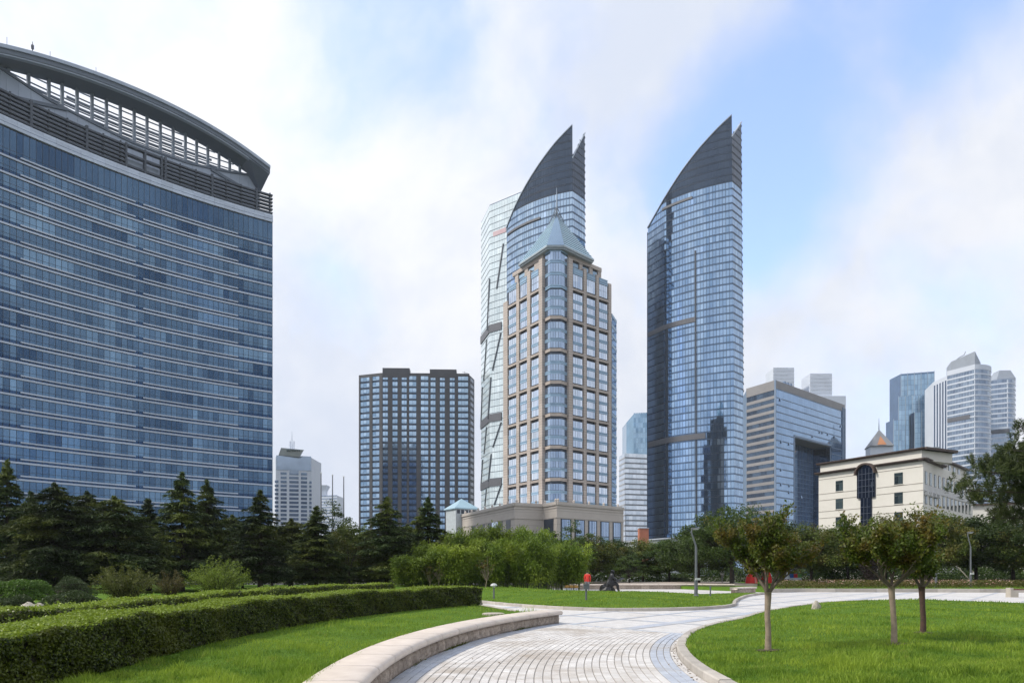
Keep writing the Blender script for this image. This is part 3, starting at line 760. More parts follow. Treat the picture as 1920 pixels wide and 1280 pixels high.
# ---- dark brown gridded slab tower
def dark_tower():
    K = 1.16; ZR = 127.3
    A = UY(673, 412 * K); B = UY(717, 407 * K); C_ = UY(880, 408.5 * K); D_ = UY(889.5, 419 * K)
    t = thing('dark_slab_tower', 'dark brown slab tower with grid of pale blue windows', 'building', (-75, 478, 0))
    MW = m_plain('dark_brown_cladding', (.06, .062, .072), (.048, .05, .06), .6, .3, tonevar=.12); MG = m_glass('sky_window_glass', (.22, .34, .47), (.44, .57, .70), .06, .92); MSP = m_glass('dark_sill_glass', (.035, .055, .085), (.05, .075, .11), .15, .6)
    body = MB(); back = [(D_[0] - 2, 515), (A[0] + 2, 517)]; inset = .35
    body.prism([(A[0], A[1] + inset), (B[0], B[1] + inset), (C_[0] - .1, C_[1] + inset), (D_[0] - .3, D_[1])] + back, 0, ZR - 1.5); obj('body', body, MSP, t)
    segs = [Frame([A, B]), Frame([B, C_]), Frame([C_, D_])]
    zx = lambda x: 640 + x * .2811
    cols = [(0, 128, 187), (0, 208, 253), (1, 276, 310), (1, 341, 375), (1, 402, 436), (1, 452, 500), (1, 530, 580), (1, 595, 628), (1, 657, 690), (1, 723, 756), (1, 779, 846)]
    rows = [124.6 - 3.92 * i for i in range(28)]
    cache = {}
    spans = {0: [], 1: [], 2: []}
    for ci, (sg, x0, x1) in enumerate(cols):
        fr = segs[sg]; q0 = fr.uv(zx(x0), 800)[0]; q1 = fr.uv(zx(x1), 800)[0]; spans[sg].append((q0, q1))
        n = 3 if q1 - q0 > 4.9 else 2; me = []
        for var in range(5):
            m_ = MB(); w = q1 - q0
            for k in range(n):
                m_.tone = np.clip(R.gauss(.55, .22), 0, 1); f0, f1 = w * k / n + .06 - w / 2, w * (k + 1) / n - .06 - w / 2; y = R.uniform(-.01, .01)
                m_.hexa([(f0, y, .72), (f1, y, .72), (f1, .15, .72), (f0, .15, .72), (f0, y + R.uniform(-.01, .01), 2.6), (f1, y, 2.6), (f1, .15, 2.6), (f0, .15, 2.6)], (4,))
                m_.tone = np.clip(R.gauss(.4, .2), 0, 1)
                m_.hexa([(f0, y, .05), (f1, y, .05), (f1, .15, .05), (f0, .15, .05), (f0, y, .64), (f1, y, .64), (f1, .15, .64), (f0, .15, .64)], (4,))
            me.append(mesh_of('window', m_, MG))
        for i, z in enumerate(rows[:27]):
            qc = (q0 + q1) / 2; inst('window', me[R.randrange(5)], t, fr.pt(qc, z - 1.39, -.12), fr.rz(qc))
    for sg in (0, 1):
        fr = segs[sg]; edges = [0.0]
        for a, b in spans[sg]: edges += [a - .12, b + .12]
        edges.append(fr.S)
        for k in range(0, len(edges), 2):
            m_ = MB(); q = edges[k]; e = edges[k + 1]; z = 0.0
            while z < ZR - 1:
                m_.tone = R.random(); fr.slab(m_, q, e, z + .015, min(z + 7.84, ZR) - .015, -.5, .15); z += 7.84
            obj('pier', m_, MW, t)
        m_ = MB(); fr.slab(m_, 0, fr.S, ZR - 1.6, ZR + .2, -.6, .1, True); obj('parapet', m_, MW, t)
    fr = segs[2]; m_ = MB(); fr.slab(m_, 0, fr.S, 0, ZR - .6, -.6, -.02, True); obj('side_wall', m_, MW, t)
    me = MB(); w = fr.S * .6; me.tone = .25; me.hexa([(-w / 2, 0, 0), (w / 2, 0, 0), (w / 2, .1, 0), (-w / 2, .1, 0), (-w / 2, 0, 2.1), (w / 2, 0, 2.1), (w / 2, .1, 2.1), (-w / 2, .1, 2.1)]); me = mesh_of('side_window', me, MSP)
    for z in rows[:26]: inst('side_window', me, t, fr.pt(fr.S * .5, z - 1, .08), fr.rz(fr.S / 2))
    fr = segs[1]
    for (a, b, top) in ((275, 455, 130.6), (590, 768, 130.0)):
        q0, q1 = fr.uv(zx(a), 690)[0], fr.uv(zx(b), 690)[0]; m_ = MB(); fr.slab(m_, max(q0, .02), q1, ZR - 2.6, top, -6, .22, True); obj('raised_parapet', m_, MW, t)
    m_ = MB(); p = fr.pt(fr.S - 3, 0, -4); m_.tube([(p[0], p[1], ZR - 1), (p[0], p[1], ZR + 2.6)], .12, 6); m_.tube([(p[0] - 1.5, p[1], ZR + 2.2), (p[0] + 2, p[1], ZR + 1.4)], .1, 6); obj('roof_crane', m_, M_DARKGREY, t)
dark_tower()

# ---- twin sail-topped glass towers
def sail_tower(name, label, front, left, right, top_f, top_r, zcrown, ztopmax, belts, slots, glass, crown, taper, block=None, pan=1.65, fh=3.77, diag=None):
    X0 = front[0][0]
    base = front[len(front) // 2]; t = thing(name, label, 'building', (base[0], base[1], 0))
    def tp(p):  # the tower widens slightly towards its foot
        k = 1 + taper * (1 - p[2] / ztopmax); return (X0 + (p[0] - X0) * k, p[1], p[2])
    class TF(Frame):
        def pt(s, q, z, d=0.0): return tp(Frame.pt(s, q, z, d))
    ff = TF(front, True); rf = TF(right)
    raw_f, raw_r = Frame(front, True), Frame(right)
    tf = sorted(raw_f.uv(u, v) for u, v in top_f); fq, fz = [a for a, b in tf], [b for a, b in tf]
    ztf = lambda q: float(np.interp(q, fq, fz))
    tr = sorted(raw_r.uv(u, v) for u, v in top_r); rq, rz_ = [a for a, b in tr], [b for a, b in tr]
    ztr = lambda q: float(np.interp(q, rq, rz_))
    lf = TF(left) if left else None
    body = MB(); pl = ([left[0]] if left else []) + list(front) + list(right[1:]); n_ = [(p[0] + .6 * (-.3), p[1] + 1.2) for p in pl]
    bk = [(right[-1][0] - 8, right[-1][1] + 26), (pl[0][0] + 6, pl[0][1] + 18)]
    poly = n_ + bk; zb = min(fz) - 2
    b0 = len(body.v)
    for z in np.linspace(0, zb, 8):
        body.v += [tp((p[0], p[1], z)) for p in poly]
    k = len(poly)
    for i in range(7):
        for j in range(k): q = (j + 1) % k; body.f.append((i * k + j, i * k + q, (i + 1) * k + q, (i + 1) * k + j)); body.t.append(.3)
    body.f.append(tuple(7 * k + j for j in range(k))); body.t.append(.3); obj('body', body, m_glass('deep_blue_core_glass', (.04, .06, .09), (.06, .09, .13), .2, .5), t)
    def shell(fr, zt, cut, nm):
        z = 3.0; NPn = max(2, int(round(fr.S / pan))); pw = fr.S / NPn
        colt = np.clip(rng.normal(.5, .1, NPn), 0, 1)
        while z < ztopmax:
            zl, zh = z + .72, z + fh - .06; dark = z + fh * .5 > cut
            m_ = MB(); sp = MB()
            for k in range(NPn):
                a, b = k * pw, (k + 1) * pw; ta, tb = zt(a), zt(b)
                if max(ta, tb) <= z + .3: continue
                def cell(m2, za, zb_, d, wob, g):
                    la, lb = min(zb_, ta), min(zb_, tb)
                    if la <= za + .05 and lb <= za + .05: return
                    if max(la, lb) - za < .05: return
                    w = [d + R.uniform(-wob, wob) for _ in range(3)]; w.append(w[0] + w[2] - w[1]); bb = d - .3
                    a_, b_ = a + g, b - g; la, lb = max(la, za), max(lb, za)
                    m2.hexa([fr.pt(a_, za, w[0]), fr.pt(b_, za, w[1]), fr.pt(b_, za, bb), fr.pt(a_, za, bb), fr.pt(a_, la, w[3]), fr.pt(b_, lb, w[2]), fr.pt(b_, lb, bb), fr.pt(a_, la, bb)])
                m_.tone = float(np.clip(colt[k] + R.gauss(0, .18) + (.35 if R.random() < .03 else 0), 0, 1)); cell(m_, zl, zh, .0, .010, .085)
                sp.tone = R.uniform(.2, .8); cell(sp, z + .1, zl - .1, -.03, .003, .03)
            if m_.f:
                o = obj('storey_glazing', m_, crown if dark else glass, t)
                if sp.f: obj('spandrel_strip', sp, M_SPD if not dark else crown, o)
                ok = [q for q in np.linspace(0, fr.S, 60) if zt(q) > z + .5]
                if len(ok) > 1:
                    ln = MB(); fr.slab(ln, ok[0], ok[-1], z - .03, z + .09, -.25, .14, True)
                    if zt(ok[0]) > z + 1 : fr.slab(ln, ok[0], ok[-1], z + .62, z + .72, -.25, .1, True)
                    obj('floor_line', ln, M_MULL, o)
            z += fh
        # inner lining keeps the gaps between panes dark
        li = MB(); cs = np.linspace(0, fr.S, 40)
        for a, b in zip(cs, cs[1:]):
            for za, zb_ in zip(np.linspace(0, 1, 9), np.linspace(0, 1, 9)[1:]):
                li.quad(fr.pt(a, zt(a) * za, -.32), fr.pt(b, zt(b) * za, -.32), fr.pt(b, zt(b) * zb_, -.32), fr.pt(a, zt(a) * zb_, -.32))
        obj('screen_frame', li, M_MULL, t)
        rim = MB()
        for a, b in zip(cs, cs[1:]):
            rim.hexa([fr.pt(a, zt(a) - .1, .45), fr.pt(b, zt(b) - .1, .45), fr.pt(b, zt(b) - .1, -.5), fr.pt(a, zt(a) - .1, -.5), fr.pt(a, zt(a) + .5, .45), fr.pt(b, zt(b) + .5, .45), fr.pt(b, zt(b) + .5, -.5), fr.pt(a, zt(a) + .5, -.5)])
        obj('crown_rim', rim, m_plain('light_steel', (.32, .38, .46), None, .35, 1), t)
    shell(ff, ztf, zcrown, 'f')
    shell(rf, ztr, zcrown, 'r')
    # toothed vertical fin down the far right edge
    q = rf.S; z = 6.0
    zz = []
    m_ = MB()
    while z < rz_[-1] - 1: rf.slab(m_, q - .25, q + .2, z, z + 1.0, -.6, .16, True); z += fh
    obj('edge_fins', m_, M_DARKGREY, t)
    if lf:
        zl = ztf(0); shell(lf, lambda q: zl, 1e9, 'l') if False else None
    for (ua, ub, vv, hh, mat) in belts:
        a = raw_f.uv(ua, vv); b = raw_f.uv(ub, vv); m_ = MB(); zc = a[1] if hh > 0 else b[1]
        ff.slab(m_, max(a[0], 0), b[0], zc - abs(hh) / 2, zc + abs(hh) / 2, -.2, .5); obj('louvre_belt', m_, mat, t)
    for (u, va, vb, w) in slots:
        a = raw_f.uv(u, va); b = raw_f.uv(u, vb); m_ = MB(); ff.slab(m_, a[0] - w / 2, a[0] + w / 2, b[1], a[1], -.2, .3); obj('recess_slot', m_, M_MULL, t)
    return t, ff
M_SPD = m_glass('blue_spandrel_glass', (.09, .15, .25), (.15, .23, .35), .12, .8)
M_CR = m_glass('slate_crown_glass', (.035, .055, .09), (.05, .075, .118), .15, .6, 0)
M_T2 = m_glass('silver_blue_glass', (.19, .30, .45), (.36, .49, .66), .04, .95, .03, .08)
M_T2D = m_glass('dark_reflection_glass', (.15, .22, .32), (.30, .40, .53), .08, .7, .03, .1)
M_BELT = m_plain('taupe_louvre', (.12, .125, .145), (.095, .1, .12), .6, 1)
def arcpts(pts, n=24):
    (ox, oy, r) = circle3(*pts); a0 = math.atan2(pts[0][1] - oy, pts[0][0] - ox); a1 = math.atan2(pts[2][1] - oy, pts[2][0] - ox)
    if a1 - a0 > math.pi: a1 -= 2 * math.pi
    if a0 - a1 > math.pi: a1 += 2 * math.pi
    return [(ox + r * math.cos(a0 + (a1 - a0) * i / n), oy + r * math.sin(a0 + (a1 - a0) * i / n)) for i in range(n + 1)]
f2 = arcpts([UY(1246, 407), UY(1303, 394.2), UY(1372, 385)])
f2 = [UY(1214.5, 421)] + f2
f2r = [UY(1372, 385), UY(1390, 393.5)]
T2, FF2 = sail_tower('sail_tower', 'tall blue glass tower with sail-shaped crown, right one of the pair', f2, None, f2r,
    [(1214.5, 428), (1247, 370.6), (1278.5, 321), (1311, 278.7), (1344, 242.7), (1372, 216.4)], [(1372, 256), (1390, 230)],
    203.0, 237.5, [(1242, 1298, 394, 1.2, M_BELT), (1216, 1303, 628, 2.6, M_BELT), (1216, 1320, 834, 3.0, M_BELT)],
    [(1303, 470, 985, .8), (1250, 615, 1000, 1.3)], M_T2, M_CR, .045)
# left-end glass strip proud of the shell, neighbour's dark reflection put into its colour
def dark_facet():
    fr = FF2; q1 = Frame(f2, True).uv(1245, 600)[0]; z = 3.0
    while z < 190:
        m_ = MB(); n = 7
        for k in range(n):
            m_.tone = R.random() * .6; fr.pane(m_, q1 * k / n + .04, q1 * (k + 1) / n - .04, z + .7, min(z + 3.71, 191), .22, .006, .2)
        obj('dark_reflection_glazing', m_, M_T2D, T2); z += 3.77
dark_facet()

f1 = arcpts([UY(950, 424), UY(1010, 403.6), UY(1073, 394.6)])
f1r = [UY(1073, 394.6), UY(1096.5, 404)]
M_T1 = m_glass('pale_silver_glass', (.27, .38, .51), (.48, .6, .73), .05, .95, .03, .08)
T1, FF1 = sail_tower('sail_tower', 'tall glass tower with sail-shaped crown behind the stone tower', f1, None, f1r,
    [(950, 428), (966, 388), (983, 354), (1010.6, 309), (1041.5, 268), (1073, 235.5)], [(1073, 296), (1096.5, 250)],
    202.5, 239.0, [(952, 1013, 440, 1.1, M_BELT)], [], M_T1, M_CR, .02)
# its pale glass shoulder block on the left
def shoulder():
    ZS = 214.6; A, B, C_ = UY(902, 455), UY(918, 433), UY(990, 415)
    MP_ = m_glass('pale_green_glass', (.56, .66, .71), (.74, .83, .87), .15, .22, .03, .1)
    body = MB(); body.prism([(A[0], A[1] + .5), (B[0] + .1, B[1] + .5), (C_[0], C_[1] + .5), (C_[0] + 12, C_[1] + 30), (A[0] + 8, A[1] + 25)], 0, ZS); obj('shoulder_block', body, M_GL_LEFT_D, T1)
    for fr in (Frame([A, B]), Frame([B, C_])):
        n = max(3, int(fr.S / 1.8)); pw = fr.S / n; z = 3.0
        while z < ZS - 1:
            m_ = MB()
            for k in range(n): m_.tone = float(np.clip(R.gauss(.55, .2), 0, 1)); fr.pane(m_, k * pw + .05, (k + 1) * pw - .05, z + .15, min(z + 3.6, ZS), 0, .008)
            o = obj('shoulder_glazing', m_, MP_, T1); ln = MB(); fr.slab(ln, 0, fr.S, z - .12, z + .12, -.2, .12); obj('floor_line', ln, m_plain('steel_line', (.16, .2, .24), None, .4, 1), o); z += 3.77
    f2_ = Frame([B, C_]); f1_ = Frame([A, B])
    for v0 in (612, 781, 903):
        zc = f2_.uv(935, v0)[1]; m_ = MB(); f2_.slab(m_, 0, 9.2, zc - 2.2, zc + 2.2, -.2, .5); f1_.slab(m_, 0, f1_.S, zc - 2.2, zc + 2.2, -.2, .5); obj('louvre_belt', m_, M_BELT, T1)
    sx = lambda x, y: (880 + x / 3.2, 560 + y / 3.2)
    for (x0, y0, x1, y1) in ((190, 205, 140, 430), (192, 740, 142, 890), (130, 470, 113, 720), (132, 930, 115, 1095), (122, -120, 108, 190), (190, 1120, 150, 1235), (205, -330, 165, -60)):
        a = f2_.uv(*sx(x0, y0)); b = f2_.uv(*sx(x1, y1)); m_ = MB()
        p = [f2_.pt(b[0] - .35, b[1], .45), f2_.pt(b[0] + .35, b[1], .45), f2_.pt(b[0] + .35, b[1], 0), f2_.pt(b[0] - .35, b[1], 0), f2_.pt(a[0] - .35, a[1], .45), f2_.pt(a[0] + .35, a[1], .45), f2_.pt(a[0] + .35, a[1], 0), f2_.pt(a[0] - .35, a[1], 0)]
        m_.hexa(p); obj('diagonal_fin', m_, M_DARKGREY, T1)
    for (x0, y0, x1, y1) in ((105, 245, 88, 490), (80, 530, 70, 770), (105, 770, 90, 930), (82, 965, 72, 1110), (104, 1140, 95, 1240)):
        a = f1_.uv(*sx(x0, y0)); b = f1_.uv(*sx(x1, y1)); m_ = MB()
        m_.hexa([f1_.pt(b[0] - .6, b[1], .45), f1_.pt(b[0] + .6, b[1], .45), f1_.pt(b[0] + .6, b[1], 0), f1_.pt(b[0] - .6, b[1], 0), f1_.pt(a[0] - .6, a[1], .45), f1_.pt(a[0] + .6, a[1], .45), f1_.pt(a[0] + .6, a[1], 0), f1_.pt(a[0] - .6, a[1], 0)]); obj('diagonal_fin', m_, M_DARKGREY, T1)
    a = f2_.uv(925, 440); b = f2_.uv(949, 432); m_ = MB(); f2_.slab(m_, a[0], b[0], a[1] - 1.2, a[1] + 1.4, 0, .25); obj('sign_panel', m_, m_plain('faded_red_panel', (.5, .33, .36), (.55, .42, .45), .6, .4), T1)
shoulder()
# ---- stone tower with stepped parapets and blue pyramid roof
def m_granite(name, c1, c2, course=.9, jd=.55):
    if name in MATS: return MATS[name]
    m, nt, b, N, L = new_mat(name); col = mixc(nt, rampf(nt, tex_noise(nt, .35, 5, .6), .3, .7), c1, c2)
    g = N('ShaderNodeNewGeometry'); sx = N('ShaderNodeSeparateXYZ'); L(g.outputs['Position'], sx.inputs[0])
    md = N('ShaderNodeMath'); md.operation = 'FLOORED_MODULO'; L(sx.outputs[2], md.inputs[0]); md.inputs[1].default_value = course
    cp = N('ShaderNodeMath'); cp.operation = 'LESS_THAN'; L(md.outputs[0], cp.inputs[0]); cp.inputs[1].default_value = .12
    col = mixc(nt, cp.outputs[0], col, tuple(x * jd for x in c1)); t = rampf(nt, attr_tone(nt), 0, 1, .9, 1.1)
    v = N('ShaderNodeVectorMath'); v.operation = 'SCALE'; L(col, v.inputs[0]); L(t, v.inputs['Scale']); L(v.outputs[0], b.inputs['Base Color']); b.inputs['Roughness'].default_value = .65
    MATS[name] = m; return m
M_GR = m_granite('striped_granite', (.48, .42, .38), (.41, .36, .325))
M_GR2 = m_granite('podium_granite', (.50, .46, .42), (.44, .40, .37), 1.9, .7)
M_BLUEP = m_plain('sky_blue_panel', (.30, .45, .60), (.26, .40, .56), .35, .5, tonevar=.12)
M_ROOFB = m_plain('pale_blue_roof_metal', (.40, .58, .68), (.35, .53, .64), .3, .3, tonevar=.12, metallic=.25)
M_WG = m_glass('silver_window_glass', (.34, .43, .55), (.72, .78, .86), .05, .95)
M_BG = m_glass('grey_blue_bay_glass', (.22, .30, .42), (.42, .52, .66), .06, .9)
def stone_tower():
    L_, CL, CR, R_ = UY(944, 272), UY(1017, 250.8), UY(1066, 250.5), UY(1146, 264.5)
    t = thing('stone_office_tower', 'beige stone tower with pale blue pyramid roof and corner bay windows', 'building', (16, 255, 0))
    FL, FR = Frame([L_, CL]), Frame([CR, R_]); FB = Frame([UY(1021, 251.5), UY(1032, 248.4), UY(1052, 248.4), UY(1065, 251.5)])
    cen = (15.9, 264)
    def inset(pl, k): return [(cen[0] + (p[0] - cen[0]) * k, cen[1] + (p[1] - cen[1]) * k) for p in pl]
    ring = [L_, CL, CR, R_, (30, 285), (2, 288)]
    b = MB(); b.prism(inset(ring, .93), 0, 103.0); obj('body', b, M_MULL, t)
    bands = [97.1 - 10.77 * i for i in range(8)]
    cl = [(952.5, 968), (974, 988), (995, 1010)]; cr = [(1074, 1094), (1100, 1117.5), (1123, 1140.5)]
    pl_ = [(944, 952), (968.5, 973.5), (988.5, 994.5), (1010.5, 1017)]; pr = [(1066, 1073.5), (1094.5, 1099.5), (1118, 1122.5), (1141, 1146)]
    for fr, cols, prs, ptops in ((FL, cl, pl_, (99.5, 103.5, 105.5, 107)), (FR, cr, pr, (107, 105.5, 105, 103.5))):
        sp = [(fr.uv(a, 700)[0], fr.uv(c, 700)[0]) for a, c in cols]
        for j, (a, c) in enumerate(prs):
            q0, q1 = fr.uv(a, 700)[0], fr.uv(c, 700)[0]; m_ = MB(); z = 8.0; q0 = max(q0, 0.0); q1 = min(q1, fr.S)
            while z < ptops[j] - .2:
                m_.tone = R.random(); e = min(z + 3.59, ptops[j]); fr.slab(m_, q0, q1, z, e, -1.2, .12); z = e
            obj('pier', m_, M_GR, t)
        for z in bands:
            m_ = MB(); m_.tone = R.random(); fr.slab(m_, 0, fr.S, z - .36, z + .36, -1.0, .04); obj('stone_band', m_, M_GR, t)
        for (q0, q1) in sp:
            w = (q1 - q0) - .62; n = 4 if w > 2.9 else 3; wm, smh = [], []
            for var in range(4):
                m_ = MB()
                for k in range(n):
                    m_.tone = float(np.clip(R.gauss(.6, .22), 0, 1)); f0, f1 = w * k / n - w / 2 + .06, w * (k + 1) / n - w / 2 - .06; y0 = R.uniform(-.012, .012)
                    m_.hexa([(f0, y0, 0), (f1, y0, 0), (f1, .2, 0), (f0, .2, 0), (f0, y0, 2.25), (f1, y0, 2.25), (f1, .2, 2.25), (f0, .2, 2.25)], (4,))
                wm.append(mesh_of('window', m_, M_WG))
            m_ = MB()
            for (za, zb, yy) in ((0, .3, -.12), (.34, .62, .0), (.66, 1.0, -.12)): m_.tone = R.random(); m_.hexa([(-w / 2, yy, za), (w / 2, yy, za), (w / 2, .3, za), (-w / 2, .3, za), (-w / 2, yy, zb), (w / 2, yy, zb), (w / 2, .3, zb), (-w / 2, .3, zb)])
            spm = mesh_of('spandrel', m_, M_BLUEP); qc = (q0 + q1) / 2; rz = fr.rz(qc)
            for z in bands[1:] + [bands[-1] - 10.77]:
                for k in range(3):
                    zz = z + .75 + k * 3.22
                    if zz < 16: continue
                    inst('window', wm[R.randrange(4)], t, fr.pt(qc, zz, -.2), rz)
                    if k < 2: inst('spandrel', spm, t, fr.pt(qc, zz + 2.28, -.14), rz)
            for zz in (97.9, 100.0): inst('window', wm[R.randrange(4)], t, fr.pt(qc, zz, -.2), rz)
            inst('spandrel', spm, t, fr.pt(qc, 102.3, -.1), rz); inst('spandrel', spm, t, fr.pt(qc, 103.35, -.12), rz)
    # corner bay
    segs = [(0, FB.cum[1]), (FB.cum[1], FB.cum[2]), (FB.cum[2], FB.S)]
    def bay_row(z0, z1, fr, sg):
        m_ = MB()
        for j, (a, c) in enumerate(sg):
            n = 2 if j != 1 else 4
            for k in range(n): m_.tone = float(np.clip(R.gauss(.45, .15), 0, 1)); fr.pane(m_, a + (c - a) * k / n + .05, a + (c - a) * (k + 1) / n - .05, z0, z1, 0, .01, .2)
        obj('bay_window', m_, M_BG, t)
    def bay_sp(z0, fr, sg):
        m_ = MB()
        for (za, zb, d) in ((0, .3, .14), (.34, .62, 0), (.66, .98, .14)):
            for (a, c) in sg: m_.tone = R.random(); fr.slab(m_, a, c, z0 + za, z0 + zb, -.4, d)
        obj('bay_spandrel', m_, M_BLUEP, t)
    bb = MB()
    for (a, c) in segs: FB.slab(bb, a, c, 8, 108.5, -2.5, -.25, True)
    obj('bay_core', bb, M_MULL, t)
    for z in bands[1:] + [bands[-1] - 10.77]:
        for k in range(3):
            zz = z + .75 + k * 3.22
            if zz < 16: continue
            bay_row(zz, zz + 2.1, FB, segs)
            if k < 2: bay_sp(zz + 2.12, FB, segs)
    for z in bands[1:]:
        m_ = MB()
        for (a, c) in segs: FB.slab(m_, a, c, z - .5, z + .5, -.6, .12)
        obj('stone_band', m_, M_GR, t)
    sg2 = [(a + (.35 if i == 0 else 0), c - (.35 if i == 2 else 0)) for i, (a, c) in enumerate(segs)]
    for z0, z1 in ((97.2, 100.4), (101.5, 104.4), (105.5, 108.2)):
        bay_row(z0, z1 - .05, FB, sg2); bay_sp(z0 - 1.05, FB, sg2)
    bay_sp(108.2, FB, sg2)
    # set-back upper tier
    U_ = [UY(962, 268.5), UY(1019, 252.2), UY(1064, 252.2), UY(1127, 264)]
    b = MB(); b.prism(inset(U_ + [(28, 282), (4, 284)], .95), 100, 109.0); obj('upper_body', b, M_MULL, t)
    for a, c, us in ((U_[0], U_[1], [(966, 972), (984, 990), (1002, 1019)]), (U_[2], U_[3], [(1064, 1074), (1086, 1092), (1105, 1111), (1121, 1127)])):
        fr = Frame([a, c])
        for (x0, x1) in us:
            q0, q1 = fr.uv(x0, 500)[0], fr.uv(x1, 500)[0]; m_ = MB(); m_.tone = R.random(); fr.slab(m_, q0, q1, 98, 107.6, -1.2, .1); obj('pier', m_, M_GR, t)
        for (x0, x1) in zip([x[1] for x in us], [x[0] for x in us][1:]):
            q0, q1 = fr.uv(x0, 500)[0] + .3, fr.uv(x1, 500)[0] - .3; m_ = MB(); n = 4
            for k in range(n): m_.tone = R.uniform(.4, .9); fr.pane(m_, q0 + (q1 - q0) * k / n + .05, q0 + (q1 - q0) * (k + 1) / n - .05, 103, 105.6, -.4, .01, .2)
            obj('window', m_, M_WG, t); m_ = MB(); fr.slab(m_, q0, q1, 105.7, 106.9, -.6, -.2); obj('spandrel', m_, M_BLUEP, t)
        m_ = MB(); fr.slab(m_, 0, fr.S, 107.6, 108.9, -1.2, .3); obj('stone_band', m_, M_GR, t)
    # eave and pyramid
    E = [UY(972, 262.5), UY(1025, 247.2), UY(1058, 247.2), UY(1114, 258.5)]
    E += [(2 * cen[0] - E[1][0], 2 * cen[1] - E[1][1]), (2 * cen[0] - E[2][0], 2 * cen[1] - E[2][1])]
    m_ = MB(); m_.prism(E, 109.2, 109.8); m_.prism(inset(E, .97), 108.7, 109.2); obj('eave', m_, m_plain('eave_metal', (.36, .42, .46), None, .4, 1), t)
    ap = (UY(1044, 262)[0], 262.5); ZA = 127.6
    def lerp(p, k): return (p[0] + (ap[0] - p[0]) * k, p[1] + (ap[1] - p[1]) * k)
    core = MB(); n = len(E); core.prism([lerp(p, .03) for p in E], 109.7, 109.9, True)
    for i in range(n):
        a, c = lerp(E[i], .03), lerp(E[(i + 1) % n], .03); core.tri((a[0], a[1], 109.8), (c[0], c[1], 109.8), (ap[0], ap[1], ZA))
    rf = obj('pyramid_roof', core, m_plain('roof_shadow_metal', (.13, .21, .28), None, .4, 1), t)
    NS = 15
    for i in range(NS):                                      # overlapping louvre courses
        k0, k1 = i / NS * .93, (i + .72) / NS * .93; z0, z1 = 109.85 + (ZA - 109.85) * k0, 109.85 + (ZA - 109.85) * k1; m_ = MB(); m_.tone = R.random()
        for j in range(n):
            if j == 1: continue
            a, c = lerp(E[j], k0), lerp(E[(j + 1) % n], k0); a2, c2 = lerp(E[j], k1 + .012), lerp(E[(j + 1) % n], k1 + .012)
            m_.hexa([(a[0], a[1], z0), (c[0], c[1], z0), (*lerp(c, .05), z0), (*lerp(a, .05), z0), (a2[0], a2[1], z1), (c2[0], c2[1], z1), (*lerp(c2, .05), z1), (*lerp(a2, .05), z1)])
        obj('roof_course', m_, M_ROOFB, rf)
    m_ = MB(); a, c = E[1], E[2]; a2, c2 = lerp(E[1], .96), lerp(E[2], .96)
    m_.hexa([(a[0], a[1] - .1, 109.8), (c[0], c[1] - .1, 109.8), (c[0], c[1] + .4, 109.8), (a[0], a[1] + .4, 109.8), (a2[0], a2[1] - .3, ZA - .6), (c2[0], c2[1] - .3, ZA - .6), (c2[0], c2[1], ZA - .6), (a2[0], a2[1], ZA - .6)])
    obj('corner_facet', m_, m_glass('roof_facet_glass', (.2, .3, .42), (.25, .36, .48), .1, .8), rf)
    m_ = MB()
    for j in range(n):
        a = lerp(E[j], .80); m_.tube([(a[0], a[1], 109.85 + (ZA - 109.85) * .80), (ap[0], ap[1], ZA + 2.4)], .14, 5)
        for k in (.84, .88, .92, .96):
            p, q = lerp(E[j], k), lerp(E[(j + 1) % n], k); z = 109.85 + (ZA + 1 - 109.85) * k; m_.tube([(p[0], p[1], z), (q[0], q[1], z)], .08, 4)
    obj('roof_lattice', m_, m_plain('lattice_steel', (.13, .16, .2), None, .5, 1), rf)
    m_ = MB(); m_.tube([(ap[0], ap[1], ZA), (ap[0], ap[1], ZA + 9)], [.25, .08], 6); obj('spire', m_, M_CONC, rf)
    # lower wing at the right
    W = [UY(1146, 266), UY(1155.5, 274)]; fr = Frame(W); b = MB(); b.prism([(W[0][0] - 3, W[0][1] + 1), (W[1][0] - .2, W[1][1] + .2), (W[1][0] - 6, W[1][1] + 14), (W[0][0] - 10, W[0][1] + 14)], 0, 93); obj('side_wing', b, M_GR, t)
    for i in range(22):
        z = 16 + i * 3.55; m_ = MB(); m_.tone = R.random(); fr.pane(m_, .5, fr.S - .1, z, z + 2.1, .1); obj('side_window', m_, M_WG, t); m_ = MB(); fr.slab(m_, .4, fr.S, z + 2.2, z + 3.3, -.1, .2); obj('spandrel', m_, M_BLUEP, t)
    # podium
    ZP = 21.4
    a0, a1, a2, a3, a4 = (-24.0, 275.3), UY(965, 215), UY(1018, 219.4), UY(1044, 211.7), UY(1169, 231)
    b = MB(); b.prism([a0, a1, a2, a3, a4, (33, 262), (-12, 290)], 0, ZP - .2); obj('podium', b, M_GR2, t)
    PL, PM, PN, PR = Frame([a0, a1]), Frame([a1, a2]), Frame([a2, a3]), Frame([a3, a4])
    for fr in (PL, PM, PN, PR):
        for (z0, z1, d) in ((ZP - .7, ZP + .25, .35), (ZP - 1.5, ZP - 1.2, .15), (ZP - 4.4, ZP - 4.0, .15)):
            m_ = MB(); fr.slab(m_, 0, fr.S, z0, z1, -.5 if z1 > ZP else 0, d); obj('cornice', m_, M_GR2, t)
        q = .4
        while q < fr.S - .8:
            m_ = MB(); p = fr.pt(q + .4, 0, -.3); m_.lathe(p[0], p[1], [(.34, ZP + .2), (.3, ZP + .6), (.4, ZP + .75), (.3, ZP + 1.0), (.08, ZP + 1.25)], 6); obj('roof_finial', m_, M_GR2, t); q += 6.5
    zx = lambda x: 880 + x * .15625
